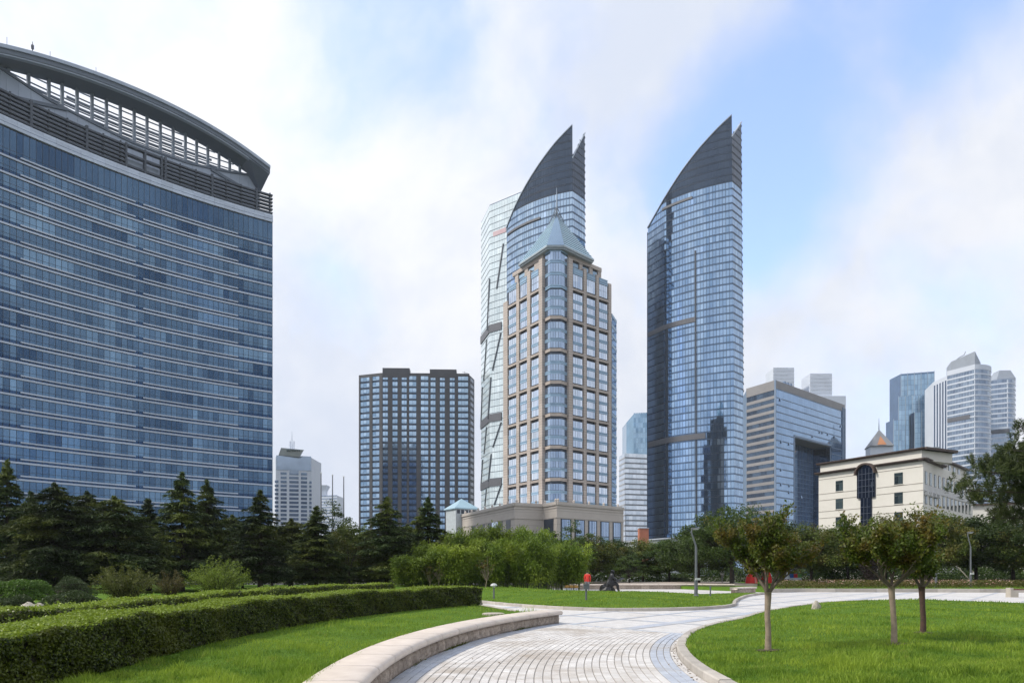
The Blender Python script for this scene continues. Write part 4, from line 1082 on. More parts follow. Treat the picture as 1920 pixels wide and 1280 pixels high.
    for (x0, x1, kd) in ((135, 185, 0), (222, 270, 0), (272, 340, 1), (342, 400, 0), (440, 495, 0), (30, 75, 0)):
        q0, q1 = PL.uv(zx(x0), 970)[0], PL.uv(zx(x1), 970)[0]; m_ = MB(); m_.tone = .3; PL.pane(m_, q0, q1, 12.6, 17.0, .06); obj('podium_window', m_, M_WG if kd else M_MULL, t)
    for (x0, x1) in ((1095, 1222), (1262, 1385), (1425, 1532), (1570, 1680), (1718, 1822)):
        q0, q1 = PR.uv(zx(x0), 970)[0], PR.uv(zx(x1), 970)[0]; m_ = MB(); PR.slab(m_, q0, q1, 2, 16.9, 0, .05); fo = obj('window_recess', m_, M_MULL, t)
        for (z0, z1, mt) in ((12.4, 16.7, M_BG), (9.6, 12.2, M_BLUEP), (3, 9.4, M_BG)):
            m_ = MB(); w = (q1 - q0 - .9) / 4
            for k in range(4): m_.tone = R.uniform(.1, .8); PR.pane(m_, q0 + .45 + k * w + .05, q0 + .45 + (k + 1) * w - .05, z0, z1, .12, .008)
            obj('window_pane', m_, mt, fo)
    q0, q1 = PN.uv(1020, 970)[0], PN.uv(1038, 970)[0]
    m_ = MB(); PN.slab(m_, q0, q1, 9.8, 17, 0, .08); fo = obj('window_recess', m_, M_MULL, t); m_ = MB(); PN.slab(m_, q0, q1, 9.9, 12.4, 0, .14); obj('window_pane', m_, M_BLUEP, fo)
    m_ = MB(); PM.slab(m_, 1, PM.S - .5, 0, 7.5, -1, .1); obj('entrance_recess', m_, M_MULL, t)
    px, py = -17.9, 264; m_ = MB(); m_.obox(px, py, 0, 23.6, 8.2, 8.2, math.radians(30)); pv = obj('pavilion', m_, m_plain('pavilion_white', (.5, .56, .6), None, .6, 1), t)
    m_ = MB(); c = [(px + 6.6 * math.cos(math.radians(a)), py + 6.6 * math.sin(math.radians(a))) for a in (-15, 75, 165, 255)]; m_.prism(c, 23.6, 24.0)
    for i in range(4): a, b_ = c[i], c[(i + 1) % 4]; m_.tri((a[0], a[1], 24), (b_[0], b_[1], 24), (px, py, 27.6))
    obj('pavilion_roof', m_, M_ROOFB, pv)
    for k in range(5):
        m_ = MB(); ang = math.radians(30); cx, cy = px + math.sin(ang) * 4.12 + math.cos(ang) * (-3.1 + k * 1.55), py - math.cos(ang) * 4.12 + math.sin(ang) * (-3.1 + k * 1.55); m_.obox(cx, cy, 22, 23.3, 1.1, .1, ang); obj('pavilion_window', m_, M_MULL, pv)
stone_tower()

# ---- blue glass block with a tall portal
def portal_block():
    A, B, C_ = UY(1400, 345.5), UY(1453.8, 330), UY(1583.5, 379); ZR = 86.4
    t = thing('portal_block', 'blue glass and stone block with tall rectangular portal cut through it', 'building', (B[0], B[1], 0))
    MS_ = m_plain('taupe_stone_cladding', (.27, .265, .275), (.23, .225, .235), .7, .3, tonevar=.07); MGD = m_glass('dark_strip_glass', (.045, .065, .10), (.10, .145, .21), .07, .8); MGB = m_glass('blue_strip_glass', (.19, .30, .46), (.25, .37, .54), .05, .92); MST = m_plain('blue_grey_cladding', (.2, .27, .38), (.17, .24, .35), .5, .3)
    FL, FR = Frame([A, B]), Frame([B, C_]); q0, q1 = FR.uv(1490, 830)[0], FR.uv(1557.4, 830)[0]; zp = FR.uv(1490, 818.5)[1]
    dv = Vector((C_[0] - B[0], C_[1] - B[1])).normalized(); nv = Vector((-dv.y, dv.x)); D = 26.0
    def pp(q, d): return (B[0] + dv.x * q + nv.x * d, B[1] + dv.y * q + nv.y * d)
    S = FR.S; b = MB(); b.prism([pp(0.3, .3), pp(q0, .3), pp(q0, D), (A[0] + .3, A[1] + .4)], 0, ZR); b.prism([pp(q1, .3), pp(S, .3), pp(S, D), pp(q1, D)], 0, ZR); b.prism([pp(q0, .3), pp(q1, .3), pp(q1, D), pp(q0, D)], zp, ZR - .02); obj('body', b, MST, t)
    m_ = MB(); m_.prism([pp(q0, 8.6), pp(q1, 8.6), pp(q1, 9.4), pp(q0, 9.4)], 0, zp); bw = obj('portal_back_wall', m_, MGB, t)
    fb = Frame([pp(q0, 8.6), pp(q1, 8.6)])
    for k in range(24):
        m_ = MB(); q = fb.S * k / 24; fb.slab(m_, q, q + .15, 0, zp, 0, .1); obj('mullion', m_, MST, bw)
    for k in range(26): m_ = MB(); fb.slab(m_, 0, fb.S, k * 2.25, k * 2.25 + .15, 0, .08); obj('transom', m_, MST, bw)
    m_ = MB(); f3 = Frame([pp(q1 - .25, 8.5), pp(q1 - .25, .2)]); 
    n = int(f3.S / 1.4)
    zz = 0
    while zz < zp - 1:
        for k in range(n): m_.tone = R.random() * .6; f3.pane(m_, f3.S * k / n + .03, f3.S * (k + 1) / n - .03, zz + .05, zz + 3.1, -.1 + .2)
        zz += 3.15
    obj('portal_reveal_glazing', m_, MGD, t)
    m_ = MB(); m_.prism([pp(q0, .2), pp(q1, .2), pp(q1, 8.6), pp(q0, 8.6)], zp - .3, zp - .05); obj('portal_soffit', m_, MS_, t)
    FH = 3.15
    for i in range(26):
        z = ZR - 6.6 - i * FH
        if z < 0: break
        m_ = MB(); n = 14; h = 2.0 if i else 4.0
        if i == 0: z0, z1 = z - .2, z + 2.4
        else: z0, z1 = z, z + 1.75
        run = R.random()
        for k in range(n):
            if R.random() < .35: run = R.random()
            m_.tone = float(np.clip(run + R.gauss(0, .08), 0, 1)); FL.pane(m_, FL.S * k / n + .04, FL.S * (k + 1) / n - .04, z0, z1, .02, .005)
        obj('strip_window', m_, MGD, t)
        m_ = MB(); m_.tone = R.random(); FL.slab(m_, 0, FL.S, z1, z1 + (FH - (z1 - z0)) - .02, -.3, .2); obj('stone_band', m_, MS_, t)
        for (a, c) in ([(0.4, S - 3.2)] if z > zp - .5 else [(.4, q0 - .8), (q1 + .8, S - 3.2)]):
            m_ = MB(); n = max(3, int((c - a) / 2.2)); tn = R.uniform(.3, .7)
            for k in range(n): m_.tone = float(np.clip(tn + R.gauss(0, .12), 0, 1)); FR.pane(m_, a + (c - a) * k / n + .03, a + (c - a) * (k + 1) / n - .03, z0 - .55, z1 + .32, .02, .005)
            obj('strip_window', m_, MGB, t)
            m_ = MB(); FR.slab(m_, a, c, z1 + .42, z1 + .74, -.2, .1); obj('metal_band', m_, MST, t)
    m_ = MB(); FL.slab(m_, 0, FL.S, ZR - 4.2, ZR, -.4, .25); FR.slab(m_, 0, S, ZR - 3.4, ZR, -.4, .12); obj('roof_band', m_, MS_, t)
    m_ = MB(); FR.slab(m_, -.25, .25, 0, ZR + .1, -.4, .3); FR.slab(m_, S - 3.0, S - 2.2, 0, ZR - 1.6, -.2, .5); FR.slab(m_, S - 1.2, S, 0, ZR - 2, -.2, .6); FR.slab(m_, q0 - .7, q0, 0, zp + .8, -.3, .22); FR.slab(m_, q0 - .7, q1 + .7, zp + .02, zp + .8, -.3, .24); obj('edge_trim', m_, MST, t)
    zx = lambda x: 1380 + x * .2344; zy = lambda y: 690 + y * .2344
    for (x, y) in ((352, 252), (836, 463), (668, 510), (690, 515), (733, 528), (787, 547), (611, 545), (361, 588), (423, 605), (360, 812), (360, 930), (426, 938), (424, 992), (364, 1097), (365, 1208), (520, 1030)):
        q, z = FR.uv(zx(x), zy(y)); p = FR.pt(q, 0, .1); m_ = MB(); m_.hexa([FR.pt(q - .4, z - .7, .5), FR.pt(q + .4, z - .7, .5), FR.pt(q + .4, z - .7, .44), FR.pt(q - .4, z - .7, .44), FR.pt(q - .4, z + .7, .12), FR.pt(q + .4, z + .7, .12), FR.pt(q + .4, z + .7, .06), FR.pt(q - .4, z + .7, .06)])
        ow = obj('open_window', m_, MGB, t); m_ = MB(); FR.slab(m_, q - .36, q + .36, z - .66, z + .66, 0, .05); obj('window_opening', m_, M_MULL, ow)
    m_ = MB(); p = pp(S * .35, 8); m_.obox(p[0], p[1], ZR - .1, ZR + 4, 6, 3, math.atan2(dv.y, dv.x)); obj('roof_plant', m_, MST, t)
    for q in (18, 21, 24):
        m_ = MB(); p = pp(q, 5); m_.tube([(p[0], p[1], ZR - .1), (p[0], p[1], ZR + 3.4)], .8, 8); obj('roof_tank', m_, MST, t)
portal_block()

# ---- cream four-storey building with brown eaves
def cream_building():
    A, B, C_ = UY(1535, 149.6), UY(1731, 130), UY(1824, 157.5); ZC, ZT = 21.25, 23.3
    t = thing('cream_building', 'cream four-storey building with dark brown eaves and arched stair window', 'building', (B[0], B[1], 0))
    MCr = m_plain('cream_render', (.68, .662, .62), (.63, .612, .57), .85, .4, .15, 12, .01, tonevar=.03); MBr = m_plain('brown_eave', (.055, .035, .03), (.075, .05, .042), .6, 2); MGz = m_glass('dark_teal_glass', (.05, .075, .085), (.16, .22, .23), .06, .7); MFr = m_plain('grey_green_frame', (.09, .11, .10), None, .5, 2); MNv = m_glass('navy_stair_glass', (.025, .035, .065), (.05, .07, .115), .06, .8)
    FA, FB_ = Frame([A, B]), Frame([B, C_]); back = [(C_[0] - 16, C_[1] + 14), (A[0] + 14, A[1] + 22)]
    b = MB(); b.prism([A, B, C_] + back, 0, ZC - .2); obj('walls', b, MCr, t)
    zx = lambda x: 1520 + x * .1771; zy = lambda y: 820 + y * .1771
    m_ = MB(); FA.slab(m_, .1, FA.S - .5, ZC, ZT - .25, -9, -.35, True); obj('attic_wall', m_, MCr, t)
    s0, s1 = FA.uv(zx(490), 880)[0], FA.uv(zx(700), 880)[0]; sc = (s0 + s1) / 2; hw = (s1 - s0) / 2
    for (fr, a, c, z, h, d) in ((FA, -.5, s0 + .1, ZC - .15, .38, .75), (FA, s1 - .1, FA.S + .7, ZC - .15, .38, .75), (FB_, -.7, FB_.S * .36, ZC - .15, .38, .75), (FA, -.4, FA.S + .2, ZT - .3, .38, .35)):
        m_ = MB(); fr.slab(m_, a, c, z, z + h * .5, -.6 if z < ZT - 1 else -9.5, d - .22, True); fr.slab(m_, a, c, z + h * .5, z + h, -.6 if z < ZT - 1 else -9.6, d, True); obj('eave', m_, MBr, t)
    # side hip of the attic roof
    p = FA.pt(FA.S, 0, -.35); m_ = MB(); e = Frame([FA.pt(FA.S - .5, 0, -.35)[:2], FA.pt(FA.S - .5, 0, -9)[:2]]); e.slab(m_, -.3, e.S, ZT - .3, ZT + .1, -.4, 1.1, True); obj('eave', m_, MBr, t)
    # string courses
    for z in (20.05, 17.15, 15.9, 13.65, 12.35, 10.15, 8.9, 6.7):
        for (a, c) in ((0, s0 if z > 15.5 else sc - hw * .5), (s1 if z > 15.5 else sc + hw * .5, FA.S)):
            m_ = MB(); FA.slab(m_, a, c, z, z + .07, 0, .05); obj('string_course', m_, m_plain('course_shadow_line', (.30, .27, .24), None, .8, 2), t)
    def win(fr, x0, x1, z0, z1, nl=2):
        q0, q1 = fr.uv(x0, 920)[0], fr.uv(x1, 920)[0]; m_ = MB(); fr.slab(m_, q0, q1, z0, z1, -.2, .03); f = obj('window', m_, MFr, t)
        w = (q1 - q0); hm = z1 - (z1 - z0) * .3
        for (a, c, za, zb) in [(q0 + .07, q1 - .07, hm + .04, z1 - .07)] + [(q0 + .07 + (w - .1) * k / nl, q0 - .0 + (w - .07) * (k + 1) / nl, z0 + .07, hm - .04) for k in range(nl)]:
            m_ = MB(); m_.tone = R.random(); fr.pane(m_, a, c, za, zb, .06); obj('pane', m_, MGz, f)
        m_ = MB(); fr.slab(m_, q0 - .08, q1 + .08, z0 - .1, z0, 0, .14); obj('sill', m_, MCr, f)
    for z in (17.4, 13.9, 10.35, 6.9):
        win(FA, zx(265), zx(343), z, z + 2.05); win(FA, zx(885), zx(977), z, z + 2.1)
    # arched stair window
    zb = 15.55; zs = 20.0; m_ = MB(); pts = [(sc - hw * .88, zb), (sc + hw * .88, zb), (sc + hw * .88, zs)]
    for k in range(0, 13): a = math.pi * k / 12; pts.append((sc + hw * .88 * math.cos(a), zs + hw * .80 * math.sin(a)))
    n = len(pts); d = .35
    for i in range(n): m_.v.append(FA.pt(pts[i][0], pts[i][1], d))
    for i in range(n): m_.v.append(FA.pt(pts[i][0], pts[i][1], -.1))
    m_.f.append(tuple(range(n))); m_.t.append(.3)
    for i in range(n): j = (i + 1) % n; m_.f.append((n + i, n + j, j, i)); m_.t.append(.3)
    st = obj('stair_window', m_, MNv, t)
    m_ = MB(); FA.slab(m_, sc - hw * .52, sc + hw * .52, 2, zb, -.1, .33); obj('lower_glazing', m_, MNv, st)
    m_ = MB()
    for k in range(-2, 3): FA.slab(m_, sc + k * hw * .35 - .03, sc + k * hw * .35 + .03, zb, zs + hw * .5, .3, .39)
    for z in (16.6, 17.7, 18.9, 20): FA.slab(m_, sc - hw * .86, sc + hw * .86, z, z + .06, .3, .4)
    for k in (-.17, .17): FA.slab(m_, sc + k * hw - .03, sc + k * hw + .03, 2, zb, .3, .37)
    for z in np.arange(3, 15, 1.2): FA.slab(m_, sc - hw * .5, sc + hw * .5, z, z + .06, .3, .38)
    obj('glazing_bars', m_, m_plain('slate_bars', (.09, .11, .15), None, .5, 2), st)
    m_ = MB(); ri, ro = hw * .90, hw * 1.06
    for k in range(12):
        a0, a1 = math.pi * k / 12, math.pi * (k + 1) / 12
        q = [(sc + r * math.cos(a), zs + r * .92 * math.sin(a)) for r, a in ((ri, a0), (ro, a0), (ro, a1), (ri, a1))]
        m_.hexa([FA.pt(s, z, .8) for s, z in q] + [FA.pt(s, z, -.1) for s, z in q])
    obj('arch_hood', m_, MBr, st)
    m_ = MB(); q = FA.uv(zx(668), 900)[0]; FA.slab(m_, q - .25, q + .2, 17.4, 18.4, .3, .42); obj('open_casement', m_, M_MULL, st)
    # long side
    MSd = m_plain('white_render', (.58, .58, .58), (.52, .52, .53), .85, .5)
    for z, h in ((17.0, 2.35), (13.6, 2.2), (10.2, 2.2)):
        for k in range(12):
            q = 1.0 + k * (FB_.S - 1.6) / 12; m_ = MB(); FB_.slab(m_, q, q + 1.45, z, z + h, -.1, .05); f = obj('window', m_, MFr if not (z > 16 and k > 2) else MBr, t)
            m_ = MB(); m_.tone = R.random(); FB_.pane(m_, q + .1, q + 1.35, z + .1, z + h - .1, .08); obj('pane', m_, MGz, f)
    m_ = MB(); FB_.slab(m_, .1, FB_.S, 15.9, 17.0, 0, .12); obj('side_band', m_, MSd, t)
    m_ = MB(); FB_.slab(m_, FB_.S * .34, FB_.S, ZC - .1, ZC + 1.8, -8, -1.2, True); obj('rear_attic', m_, MCr, t)
    m_ = MB(); FB_.slab(m_, FB_.S * .33, FB_.S + .3, ZC + 1.8, ZC + 2.1, -8.5, -.5, True); obj('eave', m_, MBr, t)
    for k in range(4):
        m_ = MB(); q = FB_.S * (.5 + k * .1); FB_.slab(m_, q, q + 1.6, ZC + .1, ZC + 1.5, -1.25, -1.1); obj('attic_window', m_, MGz, t)
    for k in range(7): m_ = MB(); q = FB_.S * (.05 + k * .045); p = FB_.pt(q, 0, -1.5); m_.obox(p[0], p[1], ZC, ZC + .7 + .4 * (k % 3), .7, .6); obj('roof_vent', m_, M_MULL, t)
    p = FB_.pt(FB_.S * .52, 0, -3); m_ = MB(); m_.obox(p[0], p[1], ZC + 3.1, ZC + 4.7, 2.6, 2, .8)
    for a, c in ((-1, -.7), (1, -.7), (1, .7), (-1, .7)): m_.tube([(p[0] + a, p[1] + c, ZC + 1.9), (p[0] + a, p[1] + c, ZC + 3.2)], .08, 5)
    obj('water_tank', m_, m_plain('tank_blue_grey', (.2, .25, .3), None, .5, 2), t)
    for k in range(4): p = FB_.pt(1.2 + k * 2.6, 0, .3); m_ = MB(); m_.obox(p[0], p[1], 15.1, 15.8, .9, .5, FB_.rz(2)); obj('air_conditioner', m_, MSd, t)
    # low wing further right
    D0, D1 = UY(1822, 172), UY(1960, 165); w = thing('cream_wing', 'low cream wing right of the cream building behind the pine', 'building', (D0[0], D0[1], 0)); b = MB(); b.prism([D0, D1, (D1[0], D1[1] + 20), (D0[0], D0[1] + 20)], 0, 17); obj('walls', b, MCr, w); fr = Frame([D0, D1])
    for z in (13.3, 9.4): m_ = MB(); fr.slab(m_, 0, fr.S, z - .5, z - .35, 0, .06); obj('string_course', m_, MBr, w)
    for z in (13.7, 10.0):
        for k in range(4): m_ = MB(); fr.slab(m_, .4 + k * 4, 1.6 + k * 4, z - 3, z - 1.2, -.1, .05); obj('window', m_, MGz, w)
    m_ = MB(); fr.slab(m_, -.4, fr.S, 16.9, 17.3, -20, .6, True); obj('eave', m_, MBr, w)
cream_building()

# ---- far towers
def bands_tower(name, label, fr_list, z1, fh, glass, bandm, body_poly, bodym, wfrac=.62, z0=0, mull=2.2, cat='building', d=.15):
    c = body_poly[0]; t = thing(name, label, cat, (c[0], c[1], 0)); b = MB(); b.prism(body_poly, 0, z1); obj('body', b, bodym, t)
    for fr in fr_list:
        z = z0; n = max(2, int(fr.S / mull))
        while z < z1 - fh * .8:
            m_ = MB()
            for k in range(n): m_.tone = float(np.clip(R.gauss(.5, .22), 0, 1)); fr.pane(m_, fr.S * k / n + .06, fr.S * (k + 1) / n - .06, z + fh * (1 - wfrac), z + fh - .02, .1, .01)
            obj('window_band', m_, glass, t)
            m_ = MB(); fr.slab(m_, 0, fr.S, z, z + fh * (1 - wfrac) - .04, -.2, d + .12); obj('floor_band', m_, bandm, t); z += fh
    return t
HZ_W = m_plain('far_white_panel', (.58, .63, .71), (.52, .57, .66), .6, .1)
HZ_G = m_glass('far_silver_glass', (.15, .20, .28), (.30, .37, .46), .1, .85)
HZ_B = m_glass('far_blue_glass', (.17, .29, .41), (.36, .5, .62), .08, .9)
def far_right():
    # rounded white tower
    Rn = [UY(1776, 538), UY(1828, 520)]; corner = arcpts([UY(1828, 520), UY(1847, 521), UY(1857, 531)], 8); Ls = [UY(1750, 556), UY(1776, 538)]
    poly = [Ls[0]] + Rn + corner[1:] + [(corner[-1][0] - 4, corner[-1][1] + 30), (Ls[0][0] + 8, Ls[0][1] + 26)]; Z = 146
    front = Frame(Rn + corner[1:], True)
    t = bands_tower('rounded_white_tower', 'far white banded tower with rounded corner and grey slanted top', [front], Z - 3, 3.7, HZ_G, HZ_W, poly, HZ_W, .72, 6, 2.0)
    m_ = MB(); front.slab(m_, 0, front.S, Z - 3.3, Z + .2, -.3, .3); obj('crown_band', m_, HZ_W, t)
    fl = Frame(Ls)
    for k in range(5):
        m_ = MB(); q = fl.S * (k + .25) / 5; fl.slab(m_, q, q + fl.S * .09, 8, Z - 6, -.1, .08); obj('window_slot', m_, M_GL_LEFT_D, t)
    m_ = MB(); q = front.uv(1777, 775)[0]; q2 = front.uv(1818, 775)[0]; front.slab(m_, q, q2, 109, 112, -.1, .6); obj('louvre_belt', m_, M_BELT, t)
    A, B = front.pt(1, 0, -3), front.pt(front.cum[1], 0, -3); Cc = front.pt(front.S * .85, 0, -6); A = (A[0], A[1]); B = (B[0], B[1]); Cc = (Cc[0], Cc[1])
    m_ = MB(); pl = [A, B, Cc, (Cc[0] - 6, Cc[1] + 14), (A[0] + 6, A[1] + 16)]; m_.prism(pl, Z, [Z + 7.2, Z + 10, Z + 4, Z + 4, Z + 7]); obj('slanted_roof', m_, m_plain('far_grey_roof', (.30, .34, .40), None, .6, .2), t)
    m_ = MB(); p = UY(1800, 540); m_.tube([(p[0] - 4, p[1], Z + 8), (p[0], p[1], Z + 11), (p[0] + 3, p[1], Z + 12.5), (p[0] + 4, p[1], Z + 15)], .22, 5); obj('roof_crane', m_, M_DARKGREY, t)
    # its twin further back
    c2 = arcpts([UY(1890, 560), UY(1898, 562), UY(1903.5, 570)], 6); R2 = [UY(1857, 566), UY(1890, 560)]; f2_ = Frame(R2 + c2[1:], True)
    t = bands_tower('rounded_white_tower', 'far banded tower at right, lower twin with faceted grey cap', [f2_], 149 - 3, 3.7, HZ_G, HZ_W, R2 + c2[1:] + [(c2[-1][0], 590), (R2[0][0], 592)], HZ_W, .72, 6, 2.2)
    m_ = MB(); cx, cy = UY(1880, 575); pl = [(cx - 7.5, cy - 5), (cx + 6, cy - 6), (cx + 6, cy + 6), (cx - 7, cy + 7)]; m_.prism(pl, 145, 149.5); p2 = [(cx + (x - cx) * .6, cy + (y - cy) * .6) for x, y in pl]
    for i in range(4): j = (i + 1) % 4; m_.quad((*pl[i], 149.5), (*pl[j], 149.5), (*p2[j], 156), (*p2[i], 156))
    m_.quad(*[(*p, 156) for p in p2]); obj('faceted_cap', m_, m_plain('far_grey_roof', (.30, .34, .40), None, .6, .2), t)
    m_ = MB(); q = f2_.uv(1858, 810)[0]; f2_.slab(m_, q, q + 12, 106, 109, -.1, .6); obj('louvre_belt', m_, M_BELT, t)
    # stepped blue glass tower
    t = thing('stepped_glass_tower', 'far stepped blue glass tower beside the rounded white tower', 'building', (*UY(1710, 600), 0))
    for (ua, ub, Ya, Yb, v, dep) in ((1689, 1752, 606, 598, 701, 18), (1684.5, 1742, 603, 596, 744, 3), (1675, 1690, 602, 600, 787, 12), (1714.5, 1748, 592, 588, 773, 6)):
        A, B = UY(ua, Ya), UY(ub, Yb); Z = H + (VH - v) / F * Ya; b = MB(); b.prism([A, B, (B[0], B[1] + dep), (A[0], A[1] + dep)], 0, Z); o = obj('glass_volume', b, M_SPD, t); fr = Frame([A, B]); z = 5; n = max(3, int(fr.S / 2.2))
        while z < Z - 2:
            m_ = MB()
            for k in range(n): m_.tone = float(np.clip(R.gauss(.5, .2) + (.3 if k % 4 == 0 else 0), 0, 1)); fr.pane(m_, fr.S * k / n + .12, fr.S * (k + 1) / n - .12, z + .15, min(z + 4.0, Z), .1, .01)
            obj('glazing_band', m_, HZ_B, o); z += 4.1
        for k in range(0, n + 1, 2): m_ = MB(); q = min(fr.S * k / n, fr.S - .2); fr.slab(m_, q, q + .25, 0, Z + .6, 0, .6); obj('vertical_fin', m_, m_plain('far_fin', (.36, .44, .52), None, .4, .2), o)
    # pyramid-roofed tower
    cx, cy = UY(1648, 380); t = thing('pyramid_tower', 'white tower with grey pyramid roof and orange gable behind cream building', 'building', (cx, cy, 0)); m_ = MB(); m_.obox(cx, cy, 0, 65, 10.5, 9, -.2); obj('tower_wall', m_, HZ_W, t); m_ = MB(); m_.obox(cx + 7.5, cy + 1, 0, 60, 7, 8, .25); obj('side_wall', m_, HZ_W, t)
    c = [(cx + 8.0 * math.cos(-.2 + a * math.pi / 2 - 2.36), cy + 8.0 * math.sin(-.2 + a * math.pi / 2 - 2.36)) for a in range(4)]; m_ = MB()
    for i in range(4): a, b_ = c[i], c[(i + 1) % 4]; m_.tri((*a, 65), (*b_, 65), (cx, cy, 74.2))
    m_.quad(*[(*p, 64.9) for p in c]); obj('pyramid_roof', m_, m_plain('far_roof_grey', (.22, .235, .26), None, .6, .3), t)
    a, b_ = c[0], c[1]; nx, ny = math.cos(-.2 - math.pi / 2) * .3, math.sin(-.2 - math.pi / 2) * .3
    f = lambda p, k, z: (p[0] + (cx - p[0]) * k + nx, p[1] + (cy - p[1]) * k + ny, z)
    mid = ((a[0] + b_[0]) / 2, (a[1] + b_[1]) / 2)
    m_ = MB(); qa, qb = (a[0] * .7 + b_[0] * .3, a[1] * .7 + b_[1] * .3), (a[0] * .3 + b_[0] * .7, a[1] * .3 + b_[1] * .7); m_.tri(f(qa, .06, 65.6), f(qb, .06, 65.6), f(mid, .6, 70.5)); obj('orange_gable', m_, m_plain('orange_panel', (.5, .22, .1), None, .6, 1), t)
    m_ = MB(); m_.tube([(cx, cy, 74), (cx, cy, 80)], [.25, .06], 5); obj('spire', m_, M_DARKGREY, t)
    # towers in low cloud, its mist put into the pale glass colour
    for (ua, ub, vt, wide, lab) in ((1450, 1489, 690, None, 'tower with cloud mist in its pale colour behind the portal block, left one'), (1519, 1560, 700, (1505, 1586, 742), 'tower with cloud mist in its pale colour behind the portal block, right one')):
        A, B = UY(ua, 820), UY(ub, 820); Z = H + (VH - vt) / F * 820; fr = Frame([A, B]); t = bands_tower('clouded_tower', lab, [fr], Z, 4, m_glass('mist_paled_glass', (.46, .5, .56), (.56, .6, .66), .2, .4), HZ_W, [A, B, (B[0], 845), (A[0], 845)], HZ_W, .4, 90, 3)
        if wide: A, B = UY(wide[0], 815), UY(wide[1], 815); m_ = MB(); m_.prism([A, B, (B[0], 850), (A[0], 850)], 0, H + (VH - wide[2]) / F * 815); obj('lower_volume', m_, HZ_W, t)
far_right()
def far_left():
    A0, A, B = UY(508, 590), UY(517, 560), UY(584, 566); Z = H + (VH - 853) / F * 560
    t = thing('white_blue_tower', 'far white and blue tower with winged roof slab and mast left of the dark slab', 'building', (*A, 0)); b = MB(); b.prism([A0, A, B, (B[0], 595)], 0, Z - 1); obj('body', b, HZ_W, t); fr = Frame([A, B]); zx = lambda x: 480 + x * .1719
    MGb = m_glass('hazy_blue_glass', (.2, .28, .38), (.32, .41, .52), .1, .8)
    for i in range(22):
        z = Z - 14.5 - i * 3.1
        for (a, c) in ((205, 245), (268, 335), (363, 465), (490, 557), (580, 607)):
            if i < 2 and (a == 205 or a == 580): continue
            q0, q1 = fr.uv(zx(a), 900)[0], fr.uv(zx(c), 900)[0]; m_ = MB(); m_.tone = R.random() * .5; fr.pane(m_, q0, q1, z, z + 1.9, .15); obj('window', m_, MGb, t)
    m_ = MB(); m_.tone = .6; fr.slab(m_, .4, fr.S - .3, Z - 11, Z, -.2, .3); fr.slab(m_, fr.uv(zx(365), 900)[0], fr.uv(zx(465), 900)[0], Z - 13.5, Z - 10.9, -.2, .2); obj('glass_crown', m_, m_glass('hazy_crown_glass', (.3, .38, .48), (.34, .42, .52), .15, .7), t)
    f = lambda u, v, dy=0: P(u, v, 560 + dy)
    lo = [f(522, 853), f(561, 856), f(563, 856, 18), f(524, 853, 18)]; hi = [f(527, 839, -6), f(570, 843, -6), f(570, 843, 22), f(527, 839, 22)]; m_ = MB(); m_.hexa(lo + hi); ws = obj('winged_slab', m_, HZ_W, t)
    for k in range(8):
        m_ = MB(); u = 537 + k * 3.3; a, b_ = f(u, 842.5, -6.3), f(u + 1.6, 842.5, -6.3); c, d = f(u + 2.0, 846, -5.0), f(u + .4, 846, -5.0); m_.hexa([d, c, (c[0], c[1] + 2, c[2]), (d[0], d[1] + 2, d[2]), a, b_, (b_[0], b_[1] + 2, b_[2]), (a[0], a[1] + 2, a[2])]); obj('slab_slot', m_, MGb, ws)
    for u in (541, 544.5, 548): m_ = MB(); p = f(u, 840); m_.tube([(p[0], 564, p[2] - 1), (p[0], 564, p[2] + (6 if u != 544.5 else 4))], .55, 6); obj('mast_base', m_, HZ_W, t)
    p = f(544.5, 840); m_ = MB(); m_.tube([(p[0], 564, p[2]), (p[0], 564, p[2] + 13.5)], [.4, .1], 5); obj('mast', m_, M_CONC, t)
    A, B = UY(585, 860), UY(632, 850); Z = H + (VH - 928) / F * 850; fr = Frame([A, B])
    t = bands_tower('small_white_tower', 'small far white tower with flared crown behind the flagpoles', [fr], Z, 3.3, HZ_G, HZ_W, [A, B, (B[0], 880), (A[0], 880)], HZ_W, .4, 20, 2.6)
    cx, cy = UY(601.5, 866); m_ = MB(); m_.obox(cx, cy, Z - 1, Z + 6, 13, 10); obj('crown_drum', m_, HZ_W, t); m_ = MB(); m_.hexa([(cx - 6.5, cy - 5, Z + 6), (cx + 6.5, cy - 5, Z + 6), (cx + 6.5, cy + 5, Z + 6), (cx - 6.5, cy + 5, Z + 6), (cx - 9.5, cy - 8, Z + 12.5), (cx + 9, cy - 8, Z + 12.5), (cx + 9, cy + 8, Z + 12.5), (cx - 9.5, cy + 8, Z + 12.5)]); obj('flared_crown', m_, HZ_W, t)
    # tower between the stone tower and the right sail tower
    A, B, C_ = UY(1161, 530), UY(1172, 515), UY(1214, 520); Z = H + (VH - 850) / F * 515
    t = bands_tower('pale_grid_tower', 'pale gridded tower with blue glass top squeezed between stone tower and right sail tower', [Frame([A, B]), Frame([B, C_])], Z, 3.6, m_glass('pale_far_glass', (.5, .56, .62), (.74, .79, .84), .08, .9), m_plain('pale_grid', (.44, .46, .5), None, .6, .2), [A, B, C_, (C_[0], 545), (A[0] + 4, 548)], HZ_W, .7, 8, 2.6)
    A, B, C_ = UY(1174.5, 535), UY(1188, 530), UY(1214, 528); Zb = H + (VH - 776) / F * 530; b = MB(); b.prism([A, B, C_, (C_[0], 552), (A[0], 555)], Z - 2, [Zb - 5, Zb, Zb, Zb, Zb - 5]); g = obj('glass_top', b, HZ_B, t)
    fr = Frame([B, C_]); z = Z - 1
